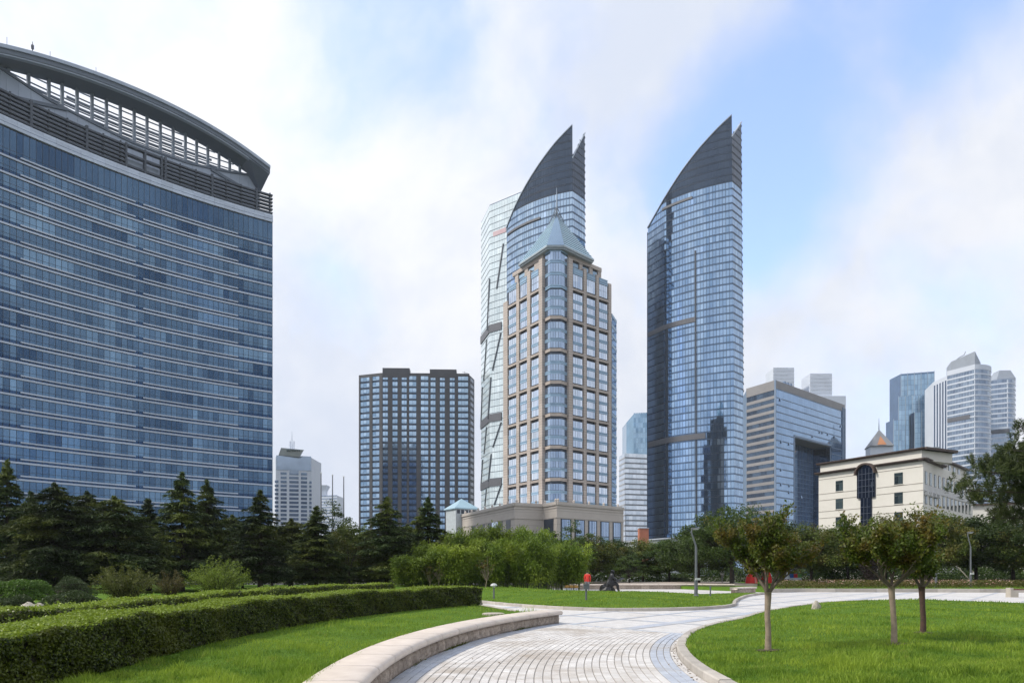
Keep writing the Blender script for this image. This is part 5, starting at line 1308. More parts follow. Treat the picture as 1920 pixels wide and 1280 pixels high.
    while z < Zb - 2:
        m_ = MB(); n = 6
        for k in range(n): m_.tone = R.random(); fr.pane(m_, fr.S * k / n + .08, fr.S * (k + 1) / n - .08, z + .1, z + 3.3, .1, .01)
        obj('glazing_band', m_, HZ_B, g); z += 3.6
    cx, cy = UY(1206, 300); t = thing('orange_block', 'small orange block at the foot of the right sail tower', 'building', (cx, cy, 0)); m_ = MB(); m_.obox(cx, cy, 0, H + (VH - 990) / F * 298, 3.7, 4); obj('orange_wall', m_, m_plain('salmon_orange', (.55, .2, .12), None, .7, .5), t); m_ = MB(); m_.obox(cx, cy, H + (VH - 990) / F * 298, H + (VH - 990) / F * 298 + .25, 4, 4.3); obj('parapet_cap', m_, HZ_W, t)
    pts = [UY(1160, 345), UY(1215, 335), UY(1262, 330), UY(1300, 336), UY(1330, 350)]; fr = Frame(smooth_pl(pts, 2), True); t = thing('curved_podium', 'low pale curved podium wall below the right sail tower', 'building', (*pts[2], 0)); m_ = MB(); fr.slab(m_, 0, fr.S, 0, lambda q: 15 + 3.2 * q / fr.S, -3, 0, True); obj('podium_wall', m_, m_plain('podium_white', (.42, .46, .5), None, .6, .3), t); m_ = MB(); fr.slab(m_, 0, fr.S, lambda q: 15 + 3.2 * q / fr.S, lambda q: 15.5 + 3.2 * q / fr.S, -3.2, .5, True); obj('podium_rim', m_, HZ_W, t)
far_left()
# ------------------------------------------------------------------ vegetation
M_BARK = m_plain('dark_bark', (.05, .04, .033), (.03, .025, .02), .95, 6, .8, 20, .03)
M_BARK_PALE = m_plain('pale_bark', (.30, .24, .18), (.20, .155, .115), .85, 9, .5, 30, .01)
M_BRANCH = m_plain('branch_bark', (.15, .12, .095), (.085, .065, .052), .9, 12, .6, 30, .01)
M_BARK_RED = m_plain('red_brown_bark', (.10, .055, .04), (.055, .035, .03), .9, 14, .9, 30, .015)
M_CEDAR = m_leaf('cedar_needles', (.022, .042, .016), (.075, .11, .034), (.13, .155, .03), .25, .7, .3, .3)
M_BROAD = m_leaf('broad_leaves', (.026, .05, .012), (.08, .125, .024), None, .3, .5, .3)
M_BROAD2 = m_leaf('olive_leaves', (.045, .075, .012), (.13, .175, .028), (.13, .105, .024), .3, .5, .2, .6)
M_BAMBOO = m_leaf('bamboo_leaves', (.065, .12, .014), (.19, .27, .03), (.26, .33, .036), .35, .5, .2, .35)
M_CRAPE = m_leaf('myrtle_leaves', (.036, .066, .009), (.13, .175, .02), (.17, .115, .022), .35, .45, .1, 2.6)
M_PINE = m_leaf('pine_needles', (.018, .033, .010), (.055, .08, .02), (.075, .095, .022), .15, .6, .1, .6)
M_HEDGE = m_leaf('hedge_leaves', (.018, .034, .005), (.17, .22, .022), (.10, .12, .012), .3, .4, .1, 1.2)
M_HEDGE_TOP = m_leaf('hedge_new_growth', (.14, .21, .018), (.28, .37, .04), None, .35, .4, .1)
M_TWIG = m_plain('twig_brown', (.028, .024, .014), (.018, .018, .01), .95, 8)

def unit(a): return a / (np.linalg.norm(a, axis=-1, keepdims=True) + 1e-9)
def make_cedar(seed, h, w, label, ex=.62):
    g = np.random.default_rng(seed); rr = random.Random(seed); t = thing('cedar_tree', label, 'tree')
    tr = MB(); lean = (rr.uniform(-.15, .15), rr.uniform(-.15, .15)); tr.tube([(0, 0, -.1), (.03, .02, h * .3), (lean[0] * .5, lean[1] * .5, h * .65), (lean[0], lean[1], h * .98)], [.24, .19, .09, .015], 8)
    C, T, Nn, tone = [], [], [], []
    nl = 24; z = h * .17
    for i in range(nl):
        k = i / (nl - 1); z = h * (.16 + .83 * k); L0 = w * (1 - k) ** ex * (1.0 if k > .12 else .85) + .16 * (1 - .6 * k)
        for b in range(7 if k < .8 else 5):
            az = rr.uniform(0, 2 * math.pi); L = L0 * rr.uniform(.55, 1.12); zb = z + rr.uniform(-.25, .25); d = np.array([math.cos(az), math.sin(az), 0]); s = np.array([-d[1], d[0], 0])
            rise = rr.uniform(.02, .22); droop = rr.uniform(.15, .34)
            f = lambda q: np.outer(q * L, d) + np.stack([0 * q, 0 * q, zb + L * (rise * q - droop * q ** 2.4)], 1)
            if L > .7: pp = f(np.array([0, .4, .8])); tr.tube([tuple(p) for p in pp], [.05, .03, .012], 4, False)
            n = int(22 + 70 * L); q = g.beta(1.7, 1.1, n); lat = g.normal(0, 1, n) * (.10 + .22 * L * np.sin(np.pi * np.clip(q, .05, 1)) ** .8) * .62
            p = f(q) + np.outer(lat, s); p[:, 2] += -np.abs(lat) * .30 - g.exponential(.07, n) + .03
            C.append(p); T.append(d[None] * .9 + np.outer(np.sign(lat) * .7, s) + np.stack([0 * q, 0 * q, -.35 - .5 * q], 1) + g.normal(0, .25, (n, 3)))
            nn = g.normal(0, .45, (n, 3)); nn[:, 2] += 1; Nn.append(nn); tone.append(np.clip(rr.uniform(.15, .75) + g.normal(0, .14, n), 0, 1))
    n = 160; q = g.random(n); C.append(np.stack([lean[0] + g.normal(0, .06 + .22 * (1 - q), n), lean[1] + g.normal(0, .06 + .22 * (1 - q), n), h * (.88 + .14 * q)], 1)); T.append(g.normal(0, .5, (n, 3)) + [0, 0, .9]); Nn.append(g.normal(0, 1, (n, 3))); tone.append(np.clip(g.normal(.5, .2, n), 0, 1))
    C = np.concatenate(C); T = unit(np.concatenate(T)); Nn = np.concatenate(Nn); n = len(C)
    V, Fc = leaves(C, g.uniform(.24, .46, n), g.uniform(.06, .13, n), T, Nn)
    obj('trunk', tr, M_BARK, t); npobj('crown', V, Fc, np.concatenate(tone), M_CEDAR, t); return t
def make_broad(name, seed, h, rx, rz, zc, ncl, nlf, size, mat, label, bark=None, trunk_r=.16, sparse=1.0, fork=.35, spray=0.0):
    """trunk, limbs and an uneven crown of leaf clumps on the limb ends"""
    g = np.random.default_rng(seed); rr = random.Random(seed); t = thing(name, label, 'tree'); tr = MB(); zf = h * fork
    tr.tube([(0, 0, -.1), (rr.uniform(-.06, .06), rr.uniform(-.06, .06), zf * .5), (rr.uniform(-.1, .1), rr.uniform(-.1, .1), zf)], [trunk_r * 1.15, trunk_r * .9, trunk_r * .8], 9)
    C, T, tone = [], [], []
    for i in range(ncl):
        az = rr.uniform(0, 2 * math.pi); ct = rr.uniform(-.75, 1); rad = rr.uniform(.35, 1) ** .5; st = math.sqrt(1 - ct * ct)
        c = np.array([rx * rad * st * math.cos(az), rx * rad * st * math.sin(az), zc + rz * rad * ct]) * np.array([1, 1, 1]); bump_ = 1 + .18 * math.sin(3 * az + seed) + .12 * math.sin(5 * az + ct * 4); c[0] *= bump_; c[1] *= bump_
        if i < 26:
            m = c * .5; m[2] = zf + (c[2] - zf) * .45; tr.tube([(0, 0, zf * .92), tuple(m + np.array([rr.uniform(-.15, .15), rr.uniform(-.15, .15), 0])), tuple(c)], [trunk_r * .5, trunk_r * .28, .015], 5, False)
        cr = rx * rr.uniform(.16, .33); n = int(nlf * rr.uniform(.6, 1.35)); p = g.normal(0, 1, (n, 3)); p = unit(p) * (g.random((n, 1)) ** .45) * cr; p[:, 2] *= .62
        C.append(p + c); tone.append(np.clip(rr.uniform(.2, .8) + g.normal(0, .17, n), 0, 1)); T.append(g.normal(0, 1, (n, 3)) + unit(p) * .6)
    C = np.concatenate(C); n = len(C); V, Fc = leaves(C, g.uniform(.7, 1.3, n) * size, g.uniform(.4, .7, n) * size, np.concatenate(T), None, .5)
    obj('trunk', tr, bark or M_BARK, t); npobj('crown', V, Fc, np.concatenate(tone), mat, t); return t
def make_bamboo(seed, h, r, label):
    g = np.random.default_rng(seed); rr = random.Random(seed); t = thing('bamboo_clump', label, 'bamboo'); st = MB(); C, T, tone = [], [], []
    for i in range(34):
        a = rr.uniform(0, 6.283); q = r * .75 * math.sqrt(rr.random()); b = np.array([q * math.cos(a), q * math.sin(a), 0]); hh = h * rr.uniform(.6, 1.05) * (1 - .25 * (q / r) ** 2); d = np.array([math.cos(a + rr.uniform(-.8, .8)), math.sin(a + rr.uniform(-.8, .8)), 0]); ar = rr.uniform(.15, .45) * hh * .5
        f = lambda k: b + d * ar * k ** 2.2 + np.array([0, 0, hh * (k - .16 * k ** 3)])
        st.tube([tuple(f(k)) for k in (0, .35, .7, 1)], [.022, .02, .014, .005], 5, False)
        tn = rr.uniform(.15, .8)
        for k in np.linspace(.28, 1.0, 13):
            n = 42; c = f(k) + g.normal(0, 1, (n, 3)) * np.array([.30, .30, .17]) * (1.15 - .35 * k); C.append(c); dd = c - f(k); dd[:, 2] = -.25 - g.random(n) * .6; T.append(dd + d * .2); tone.append(np.clip(tn + g.normal(0, .15, n), 0, 1))
    C = np.concatenate(C); n = len(C); V, Fc = leaves(C, g.uniform(.2, .36, n), g.uniform(.05, .09, n), np.concatenate(T), None, .6)
    obj('culms', st, m_plain('bamboo_culm', (.10, .13, .04), (.07, .09, .03), .6, 5), t); npobj('foliage', V, Fc, np.concatenate(tone), M_BAMBOO, t); return t
def make_shrub(name, seed, rx, ry, h, n, size, mat, label, upright=0.0, mound=True, loc=(0, 0, 0)):
    g = np.random.default_rng(seed); t = thing(name, label, 'shrub', loc); C = []
    st = MB(); rr = random.Random(seed)
    core = [(math.cos(a) * rx * .8 + loc[0], math.sin(a) * ry * .8 + loc[1]) for a in np.linspace(0, 2 * math.pi, 13)[:-1]]; st.prism(core, loc[2] - .05, loc[2] + h * .35); st.prism([(loc[0] + (p[0] - loc[0]) * .7, loc[1] + (p[1] - loc[1]) * .7) for p in core], loc[2] + h * .35, loc[2] + h * .72)
    p = unit(g.normal(0, 1, (n, 3))); p[:, 2] = np.abs(p[:, 2]); lump = 1 + .10 * np.sin(p[:, 0] * 7 + seed) + .10 * np.sin(p[:, 1] * 6 + 2 * seed) + .06 * np.sin(p[:, 2] * 9)
    rad = (1 - .28 * g.random(n) ** 2) * lump if mound else g.random(n) ** .4 * lump
    C = p * rad[:, None] * [rx, ry, h]; T = g.normal(0, 1, (n, 3))
    if upright: T = T * .35 + np.stack([p[:, 0] * .5, p[:, 1] * .5, np.ones(n) * upright], 1); C[:, 2] += g.exponential(.12 * h, n) * (C[:, 2] > h * .5)
    V, Fc = leaves(C, g.uniform(.7, 1.3, n) * size, g.uniform(.35, .6, n) * size * (.5 if upright else 1), T, None, .4)
    obj('twig_core', st, M_TWIG, t)
    o = npobj('foliage', V, Fc, np.clip(g.normal(.5, .22, n) + .1 * np.sin(C[:, 0] * 5), 0, 1), mat, t); return t

def make_feather(name, seed, rx, h, stems, per, size, mat, label, loc, arch=.5):
    g = np.random.default_rng(seed); rr = random.Random(seed); t = thing(name, label, 'shrub', loc); m_ = MB(); C, T, tone = [], [], []
    for i in range(stems):
        a = rr.uniform(0, 6.283); q = math.sqrt(rr.random()); hh = h * rr.uniform(.55, 1.08) * (1 - .35 * q * q); b = np.array([q * rx * .3 * math.cos(a), q * rx * .3 * math.sin(a), 0]); d = np.array([math.cos(a), math.sin(a), 0]) * rx * .75 * q
        f = lambda k: b + d * k ** (1 + arch) + np.array([0, 0, hh * (k - .12 * q * k ** 3)])
        m_.tube([tuple(f(k) + np.array(loc)) for k in (0, .4, .75, 1)], [.014, .01, .007, .003], 4, False); tn = rr.uniform(.2, .8)
        for k in np.linspace(.18, 1.0, 12):
            n = max(2, int(per * (.5 + .7 * k))); c = f(k) + g.normal(0, .045 + .05 * (1 - k), (n, 3)) * [1, 1, .8] * h * .6; C.append(c); T.append(g.normal(0, .5, (n, 3)) + unit(d[None] + [0, 0, h * .9]) * .9); tone.append(np.clip(tn + g.normal(0, .16, n), 0, 1))
    C = np.concatenate(C); n = len(C); V, Fc = leaves(C, g.uniform(.7, 1.3, n) * size, g.uniform(.22, .4, n) * size, np.concatenate(T), None, .3)
    obj('stems', m_, M_TWIG, t); npobj('foliage', V, Fc, np.concatenate(tone), mat, t); return t
# hedges
def hedge(label, line, w, z0, ztop, n_side, n_top, size, seed):
    g = np.random.default_rng(seed); fr = Frame(smooth_pl(line, 2), True); c = fr.pt(fr.S / 2, 0, 0); t = thing('clipped_hedge', label, 'hedge', (0, 0, 0))
    zt = lambda q: np.interp(q, [0, fr.S], ztop) + .028 * np.sin(q * 1.1) + .02 * np.sin(q * 2.7 + 1) + .015 * np.sin(q * 5.3)
    core = MB(); cs = np.linspace(.08, fr.S - .12, 60)
    for a, b in zip(cs, cs[1:]): fr.slab(core, a, b, z0 - .02, float(zt(a)) - .07, -w + .08, -.08, True)
    obj('twig_core', core, M_TWIG, t)
    ss = np.linspace(0, fr.S, 500); PT = np.array([fr.pt(s, 0, 0)[:2] for s in ss]); PN = np.array([np.array(fr.pt(s, 0, 1)[:2]) - np.array(fr.pt(s, 0, 0)[:2]) for s in ss])
    def at(q, d): return np.stack([np.interp(q, ss, PT[:, 0]) + np.interp(q, ss, PN[:, 0]) * d, np.interp(q, ss, PT[:, 1]) + np.interp(q, ss, PN[:, 1]) * d], 1)
    # nearer stretches need more leaves
    wgt = 1 / np.maximum(6, np.hypot(PT[:, 0], PT[:, 1])) ** 1.1; cdf = np.cumsum(wgt); cdf /= cdf[-1]
    q = np.interp(g.random(n_side), cdf, ss); zk = g.random(n_side) ** .9; d = -np.abs(g.normal(0, .055, n_side)) + .03 * np.sin(q * 3.1 + 6 * zk) + .02
    hole = (np.sin(q * 7.3 + zk * 5) * np.sin(q * 3.1 - zk * 7) * np.sin(q * 1.7 + zk * 11) > .33) & (g.random(n_side) < .75); d = np.where(hole, d - .09, d)
    z = z0 + .03 + (zt(q) - z0 - .03) * zk; C = np.column_stack([at(q, d), z]); nn = g.normal(0, .7, (n_side, 3)); pn = np.stack([np.interp(q, ss, PN[:, 0]), np.interp(q, ss, PN[:, 1]), 0 * q + .25], 1); sz = size * np.maximum(1, np.hypot(C[:, 0], C[:, 1]) / 15) ** .6
    V1, F1 = leaves(C, sz * g.uniform(.7, 1.3, n_side), sz * .6, None, nn + pn); tone = np.clip(g.normal(.3, .33, n_side), 0, 1)
    e = int(n_side * .05); qe = np.where(g.random(e) < .5, fr.S + g.normal(0, .04, e), g.normal(0, .04, e)); C3 = np.column_stack([at(np.clip(qe, 0, fr.S), -w * g.random(e)), z0 + (zt(np.clip(qe, 0, fr.S)) - z0) * g.random(e)]); V3, F3 = leaves(C3, size * 1.2, size * .8); 
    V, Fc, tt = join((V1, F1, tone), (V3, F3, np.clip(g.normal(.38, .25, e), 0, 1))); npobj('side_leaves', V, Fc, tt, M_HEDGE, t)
    q = np.interp(g.random(n_top), cdf, ss); d = -w * g.random(n_top); z = zt(q) + g.normal(0, .018, n_top) + np.where(g.random(n_top) < .03, g.exponential(.035, n_top), 0) - .03 * (np.abs(d + w / 2) / (w / 2)) ** 6
    C = np.column_stack([at(q, d), z]); sz = size * np.maximum(1, np.hypot(C[:, 0], C[:, 1]) / 15) ** .6; nn = g.normal(0, .55, (n_top, 3)); nn[:, 2] += .9
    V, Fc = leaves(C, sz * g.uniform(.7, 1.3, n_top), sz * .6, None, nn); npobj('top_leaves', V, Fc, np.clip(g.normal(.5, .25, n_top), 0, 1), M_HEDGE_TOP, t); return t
hedge('long clipped hedge nearest the camera with bright green top', [(-4.9, 3.5), (-5.2, 8.75), (-5.35, 11.2), (-5.45, 14.8), (-4.95, 19.6), (-3.56, 24.9), (-1.2, 29.8)], 1.05, .34, (1.0, 1.08), 90000, 62000, .042, 5)
hedge('second clipped hedge running parallel behind the long front hedge', [(-7.6, 5), (-8.0, 11.7), (-8.3, 17.2), (-9.0, 25.3), (-8.7, 33.7), (-6.4, 41)], .9, .34, (1.0, 1.02), 36000, 26000, .046, 6)

def place(u, v_tip, Y, h): return ((u - U0) / F * Y, Y, 0.0), (H + (VH - v_tip) / F * Y) / h
# cedars along the left
protos = []
ced = [(14, 868, 62, 2, 'dark cedar at the left picture edge'), (104, 910, 56, 1, 'broad dark cedar with bare lower trunk near the left edge'), (60, 925, 70, 2, 'dark cedar behind the broad one near the left edge'), (165, 925, 72, 1, 'cedar between the broad cedar and the yellowish drooping one'), (216, 934, 58, 1, 'yellowish green drooping cedar left of the narrow one'),
       (279, 938, 66, 2, 'narrow cedar with dark tip below the glass tower centre'), (341, 889, 63, 0, 'tallest slim cedar before the glass tower'), (388, 903, 67, 0, 'cedar with twin-looking tip right of the slim one'), (437, 968, 74, 1, 'low cedar filling the gap left of the tower corner'), (488, 922, 60, 0, 'conical cedar at the right corner of the glass tower'),
       (545, 975, 72, 1, 'low cedar below the far white and blue tower'), (592, 952, 64, 2, 'dark cedar beside the flagpoles'), (724, 935, 66, 0, 'conical cedar before the left half of the dark slab'), (803, 936, 70, 2, 'cedar before the right half of the dark slab'), (765, 985, 76, 1, 'low cedar between the two before the dark slab'), (640, 990, 74, 1, 'low dark cedar right of the flagpoles')]
PH = [10.4, 8.6, 9.4]; PW = [3.5, 4.6, 3.2]
pc = [None] * 3
for i, (u, v, Y, k, lab) in enumerate(ced):
    loc, s = place(u, v, Y, PH[k])
    if pc[k] is None: t = make_cedar(40 + k, PH[k], PW[k], lab, (.62, .42, .75)[k]); t.location = loc; t.scale = (1.08, 1.08, s); t['group'] = 'cedars along the park edge'; pc[k] = t
    else: t = copy_thing(pc[k], loc, R.uniform(0, 6.28), (R.uniform(1.0, 1.25), R.uniform(1.0, 1.25), s), lab)
# broadleaf belt
bl = [(375 + 960, 0, 0, 0, '')]
pb = [None] * 4
PBH = [8.6, 8.0, 7.6, 7.0]
def pbm(k, lab):
    if k == 0: return make_broad('shade_tree', 60, 8.6, 4.5, 3.3, 5.0, 150, 170, .24, M_BROAD, lab, None, .2)
    if k == 1: return make_broad('shade_tree', 61, 8.0, 3.5, 3.5, 4.4, 130, 170, .24, M_BROAD, lab, None, .17)
    if k == 2: return make_broad('shade_tree', 62, 7.6, 3.9, 3.2, 4.3, 130, 170, .22, M_BROAD2, lab, None, .17)
    return make_broad('shade_tree', 63, 7.0, 2.3, 3.0, 4.0, 46, 90, .19, M_BROAD, lab, None, .1)
bls = [(1372, 946, 76, 0, 1.0, 'large dark dome-shaped tree below the right sail tower'), (1310, 985, 82, 1, 1.0, 'dark tree left of the dome-shaped tree'), (1455, 972, 84, 1, 1.0, 'dark tree right of the dome-shaped tree'), (1745, 958, 78, 2, 1.0, 'wide olive tree before the long side of the cream building'), (1660, 968, 82, 2, 1.0, 'olive tree before the stair window of the cream building'),
       (1590, 985, 84, 1, 1.0, 'dark tree before the left corner of the cream building'), (1520, 985, 80, 2, 1.0, 'olive tree below the portal block'), (1830, 968, 80, 1, 1.2, 'dark tree behind the right lamp posts'), (1900, 965, 76, 0, 1.0, 'dark tree at the right picture edge under the pine'), (1960, 975, 74, 2, 1.0, 'olive tree cut by the right picture edge'),
       (1255, 1012, 90, 1, 1.0, 'dark tree behind the street lamp'), (1205, 1012, 92, 2, .9, 'low tree below the pale gridded tower'), (1150, 1012, 88, 1, .9, 'dark tree behind the bronze statue'), (1105, 1005, 84, 2, .9, 'tree between bamboo and statue'), (1070, 975, 80, 3, 1.1, 'spreading tree before the stone podium'),
       (1020, 1005, 92, 1, 1.0, 'dark tree behind the bamboo, right side'), (905, 1005, 94, 1, 1.0, 'dark tree behind the bamboo, left side'), (660, 975, 78, 3, 1.2, 'thin open-crowned tree beside the right flagpole'), (618, 938, 80, 3, 1.1, 'thin open-crowned tree in front of the flagpoles'), (690, 1000, 82, 1, .9, 'dark tree before the left edge of the dark slab'),
       (510, 985, 84, 1, .9, 'dark round tree under the white and blue tower'), (250, 965, 84, 1, .9, 'dark round tree behind the narrow cedar'), (455, 990, 76, 2, .7, 'lighter green tree left of the corner cedar'), (545, 985, 74, 2, .7, 'lighter green tree before the white and blue tower'), (655, 985, 68, 2, .6, 'lighter green tree right of the flagpoles'), (40, 975, 86, 1, 1.0, 'dark round tree behind the leftmost cedars'), (1180, 1040, 80, 3, .8, 'slim tree right of the statue'), (1560, 1000, 92, 0, .8, 'dark tree deep behind the crape myrtles'), (845, 1000, 90, 2, .9, 'olive tree left of the stone podium'), (150, 960, 88, 0, .9, 'dark wide tree behind the broad cedar'), (400, 985, 86, 0, .8, 'dark wide tree behind the slim cedars'), (580, 1000, 90, 0, .7, 'dark wide tree behind the flagpoles'), (770, 1005, 92, 0, .8, 'dark wide tree below the dark slab')]
for (u, v, Y, k, wsc, lab) in bls:
    loc, s = place(u, v, Y, PBH[k] * 1.0)
    sc = (wsc * R.uniform(.95, 1.05), wsc * R.uniform(.95, 1.05), s)
    if pb[k] is None: t = pbm(k, lab); t.location = loc; t.scale = sc; t['group'] = 'trees around the park'; pb[k] = t
    else: copy_thing(pb[k], loc, R.uniform(0, 6.28), sc, lab)
# far shrub belt closing the view under the trees
def belt(name, label, pts, n, size, hmax, mat, seed, deep=3.0, kind='stuff'):
    g = np.random.default_rng(seed); fr = Frame(pts, True); q = g.random(n) * fr.S; P2 = np.array([fr.pt(a, 0, 0) for a in np.linspace(0, fr.S, 200)]); ss = np.linspace(0, fr.S, 200)
    x = np.interp(q, ss, P2[:, 0]) + g.normal(0, .2, n); y = np.interp(q, ss, P2[:, 1]) + (g.random(n) - .5) * deep; hh = hmax * (.75 + .25 * np.sin(q * .9 + seed) * np.sin(q * .37)); z = hh * g.random(n) ** .7
    V, Fc = leaves(np.column_stack([x, y, z]), g.uniform(.7, 1.3, n) * size, g.uniform(.4, .7, n) * size, None, None, .4); o = npobj(name, V, Fc, np.clip(g.normal(.4, .25, n), 0, 1), mat); o['kind'] = 'stuff'; o['label'] = label; return o
belt('undergrowth', 'dark undergrowth under the trees in the distance', [(-75, 96), (-20, 97), (20, 98), (70, 95), (110, 90)], 60000, .3, 2.6, M_BROAD, 9, 3)
belt('undergrowth', 'dense dark undergrowth beneath the trees at right', [(38, 93), (60, 88), (85, 80)], 26000, .26, 3.2, M_BROAD, 10, 4)
# bamboo thicket
bb = [(775, 1045, 62, 4.0), (815, 1020, 66, 5.0), (862, 1000, 68, 5.2), (905, 988, 68, 5.4), (948, 992, 69, 5.4), (990, 992, 68, 5.4), (1028, 1000, 67, 5.2), (1062, 1018, 66, 4.6), (925, 1010, 63, 4.6), (1000, 1015, 63, 4.6), (850, 1025, 62, 4.4), (965, 1005, 74, 5.4)]
pbm_ = None; pos_words = ['leftmost low', 'second from left', 'third from left', 'tall left-of-centre', 'tall centre', 'tall right-of-centre', 'seventh from left', 'rightmost bright', 'front left-of-centre', 'front right', 'front left', 'rear central']
for i, (u, v, Y, h) in enumerate(bb):
    loc, s = place(u, v - 6, Y, 4.3); lab = 'feathery green bamboo clump, %s one of the thicket' % pos_words[i]
    if i < 2: t = make_bamboo(80 + i, 5.0, 1.7, lab); t.location = loc; t.scale = (1.05, 1.05, s); t['group'] = 'bamboo thicket'; pbm_ = (pbm_ or []) + [t]
    else: copy_thing(pbm_[i % 2], loc, R.uniform(0, 6.28), (1.08, 1.08, s), lab)
# saplings in front of the bamboo
sp = None
for i, (u, vb, vt) in enumerate([(806, 1098, 1055), (823, 1098, 1052), (880, 1097, 1045), (912, 1100, 1040), (873, 1097, 1058)]):
    Y = F * H / (vb + 12 - VH); h = H + (VH - vt) / F * Y; loc = ((u - U0) / F * Y, Y, 0); lab = 'small pale-trunked sapling before the bamboo, number %s from the left' % ('one', 'two', 'four', 'five', 'three')[i]
    if sp is None: sp = make_broad('sapling', 90, 3.0, .75, .6, 2.25, 18, 90, .09, M_CRAPE, lab, M_BARK_PALE, .035); sp.location = loc; sp.scale = (1, 1, h / 3.0); sp['group'] = 'saplings before the bamboo'
    else: copy_thing(sp, loc, R.uniform(0, 6), (1, 1, h / 3.0), lab)

# the three small crape myrtles on the right lawn
def crape(seed, base, h, trunk_h, spread, label, bark, nb, density, tr=.055, lean=0.0):
    g = np.random.default_rng(seed); rr = random.Random(seed); t = thing('crape_myrtle', label, 'tree', base); t['group'] = 'crape myrtles on the lawn'; m_ = MB(); kn = lambda: rr.uniform(-.012, .012)
    m_.tube([(0, 0, -.08), (lean * .1, .0, .05), (lean * .3 + kn(), kn(), trunk_h * .3), (lean * .6 + kn(), kn(), trunk_h * .62), (lean * .9 + kn(), kn(), trunk_h * .9), (lean, 0, trunk_h)], [tr * 1.5, tr * 1.12, tr * .98, tr * .95, tr * 1.1, tr * 1.2], 10)
    C, T, tone = [], [], []; br_ = MB()
    def branch(p, d, L, r, lev):
        n = 5; pts = [Vector(p)]; dd = Vector(d).normalized(); up = (.0, .03, .10, .13)[lev]
        for i in range(n):
            dd = (dd + Vector((rr.uniform(-.15, .15), rr.uniform(-.15, .15), up + rr.uniform(-.04, .06)))).normalized(); pts.append(pts[-1] + dd * L / n)
        br_.tube([tuple(x) for x in pts], [r, r * .88, r * .77, r * .66, r * .55, r * .4], 6 if lev < 2 else 4, False)
        if lev >= 2:
            tn = rr.uniform(.15, .85)
            for k in range(2 if lev == 2 else 0, n + 1):
                nl = int(density * (1.0 if lev == 3 else .5)); c = np.array(pts[k])[None] + g.normal(0, .045, (nl, 3)); C.append(c); T.append(g.normal(0, .6, (nl, 3)) + np.array(dd)[None]); tone.append(np.clip(tn + g.normal(0, .18, nl), 0, 1))
        if lev < 3:
            nk = (4, 4, 5)[lev]
            for k in range(nk):
                a = pts[(n, n - 1, n - 2, n - 3, n)[k]]; q = Vector((rr.gauss(0, 1), rr.gauss(0, 1), rr.uniform(-.35, .55))).normalized(); branch(a, dd * .8 + q * (.75 if lev < 2 else .95), L * (rr.uniform(.55, .75) if lev < 2 else rr.uniform(.6, 1.15)), r * .55, lev + 1)
    for i in range(nb):
        a = 2 * math.pi * (i + rr.uniform(-.25, .25)) / nb; el = rr.uniform(.8, 1.5); branch((lean, 0, trunk_h * .96), (math.cos(a), math.sin(a), el), spread * rr.uniform(.85, 1.2), tr * .62, 0)
    C = np.concatenate(C); T = np.concatenate(T); k = (C[:, 2] < h * 1.08) & (C[:, 2] > trunk_h * 1.18 + .14 * g.random(len(C))); C, T, tn = C[k], T[k], np.concatenate(tone)[k]; n = len(C)
    V, Fc = leaves(C, g.uniform(.05, .085, n), g.uniform(.026, .042, n), T, None, .4)
    obj('trunk', m_, bark, t, smooth=True); obj('branches', br_, M_BRANCH, t, smooth=True); npobj('crown', V, Fc, tn, M_CRAPE, t); return t
def on(lawnz, u, v, z=.3):
    for _ in range(4): x, y = G(u, v, z); z = float(lawnz(np.array([x]), np.array([y]))[0])
    return (x, y, z)
b1, b2, b3 = on(z_r, 1440, 1219), on(z_r, 1677, 1207), on(z_r, 1731, 1186)
def crape_w(*a):
    return crape(*a)
c1 = crape(107, b1, 2.75, 1.10, .68, 'small myrtle tree with smooth pale trunk nearest the path', M_BARK_PALE, 5, 8, .056)
c2 = crape(105, b2, 2.75, 1.10, .68, 'dense myrtle tree with forked pale trunk in mid lawn', M_BARK_PALE, 5, 9, .054, -.05)
c3 = crape(103, b3, 1.95, .95, .36, 'smallest myrtle tree with dark reddish trunk behind the pale forked one', M_BARK_RED, 4, 5, .056, -.03)
c1.rotation_euler[2] = 2.6
for t in (c1, c2, c3):       # trunk meshes were built around the origin
    for ch in t.children:
        if ch.name.startswith(('trunk', 'branches')): ch.data.transform(Matrix.Translation(t.location))

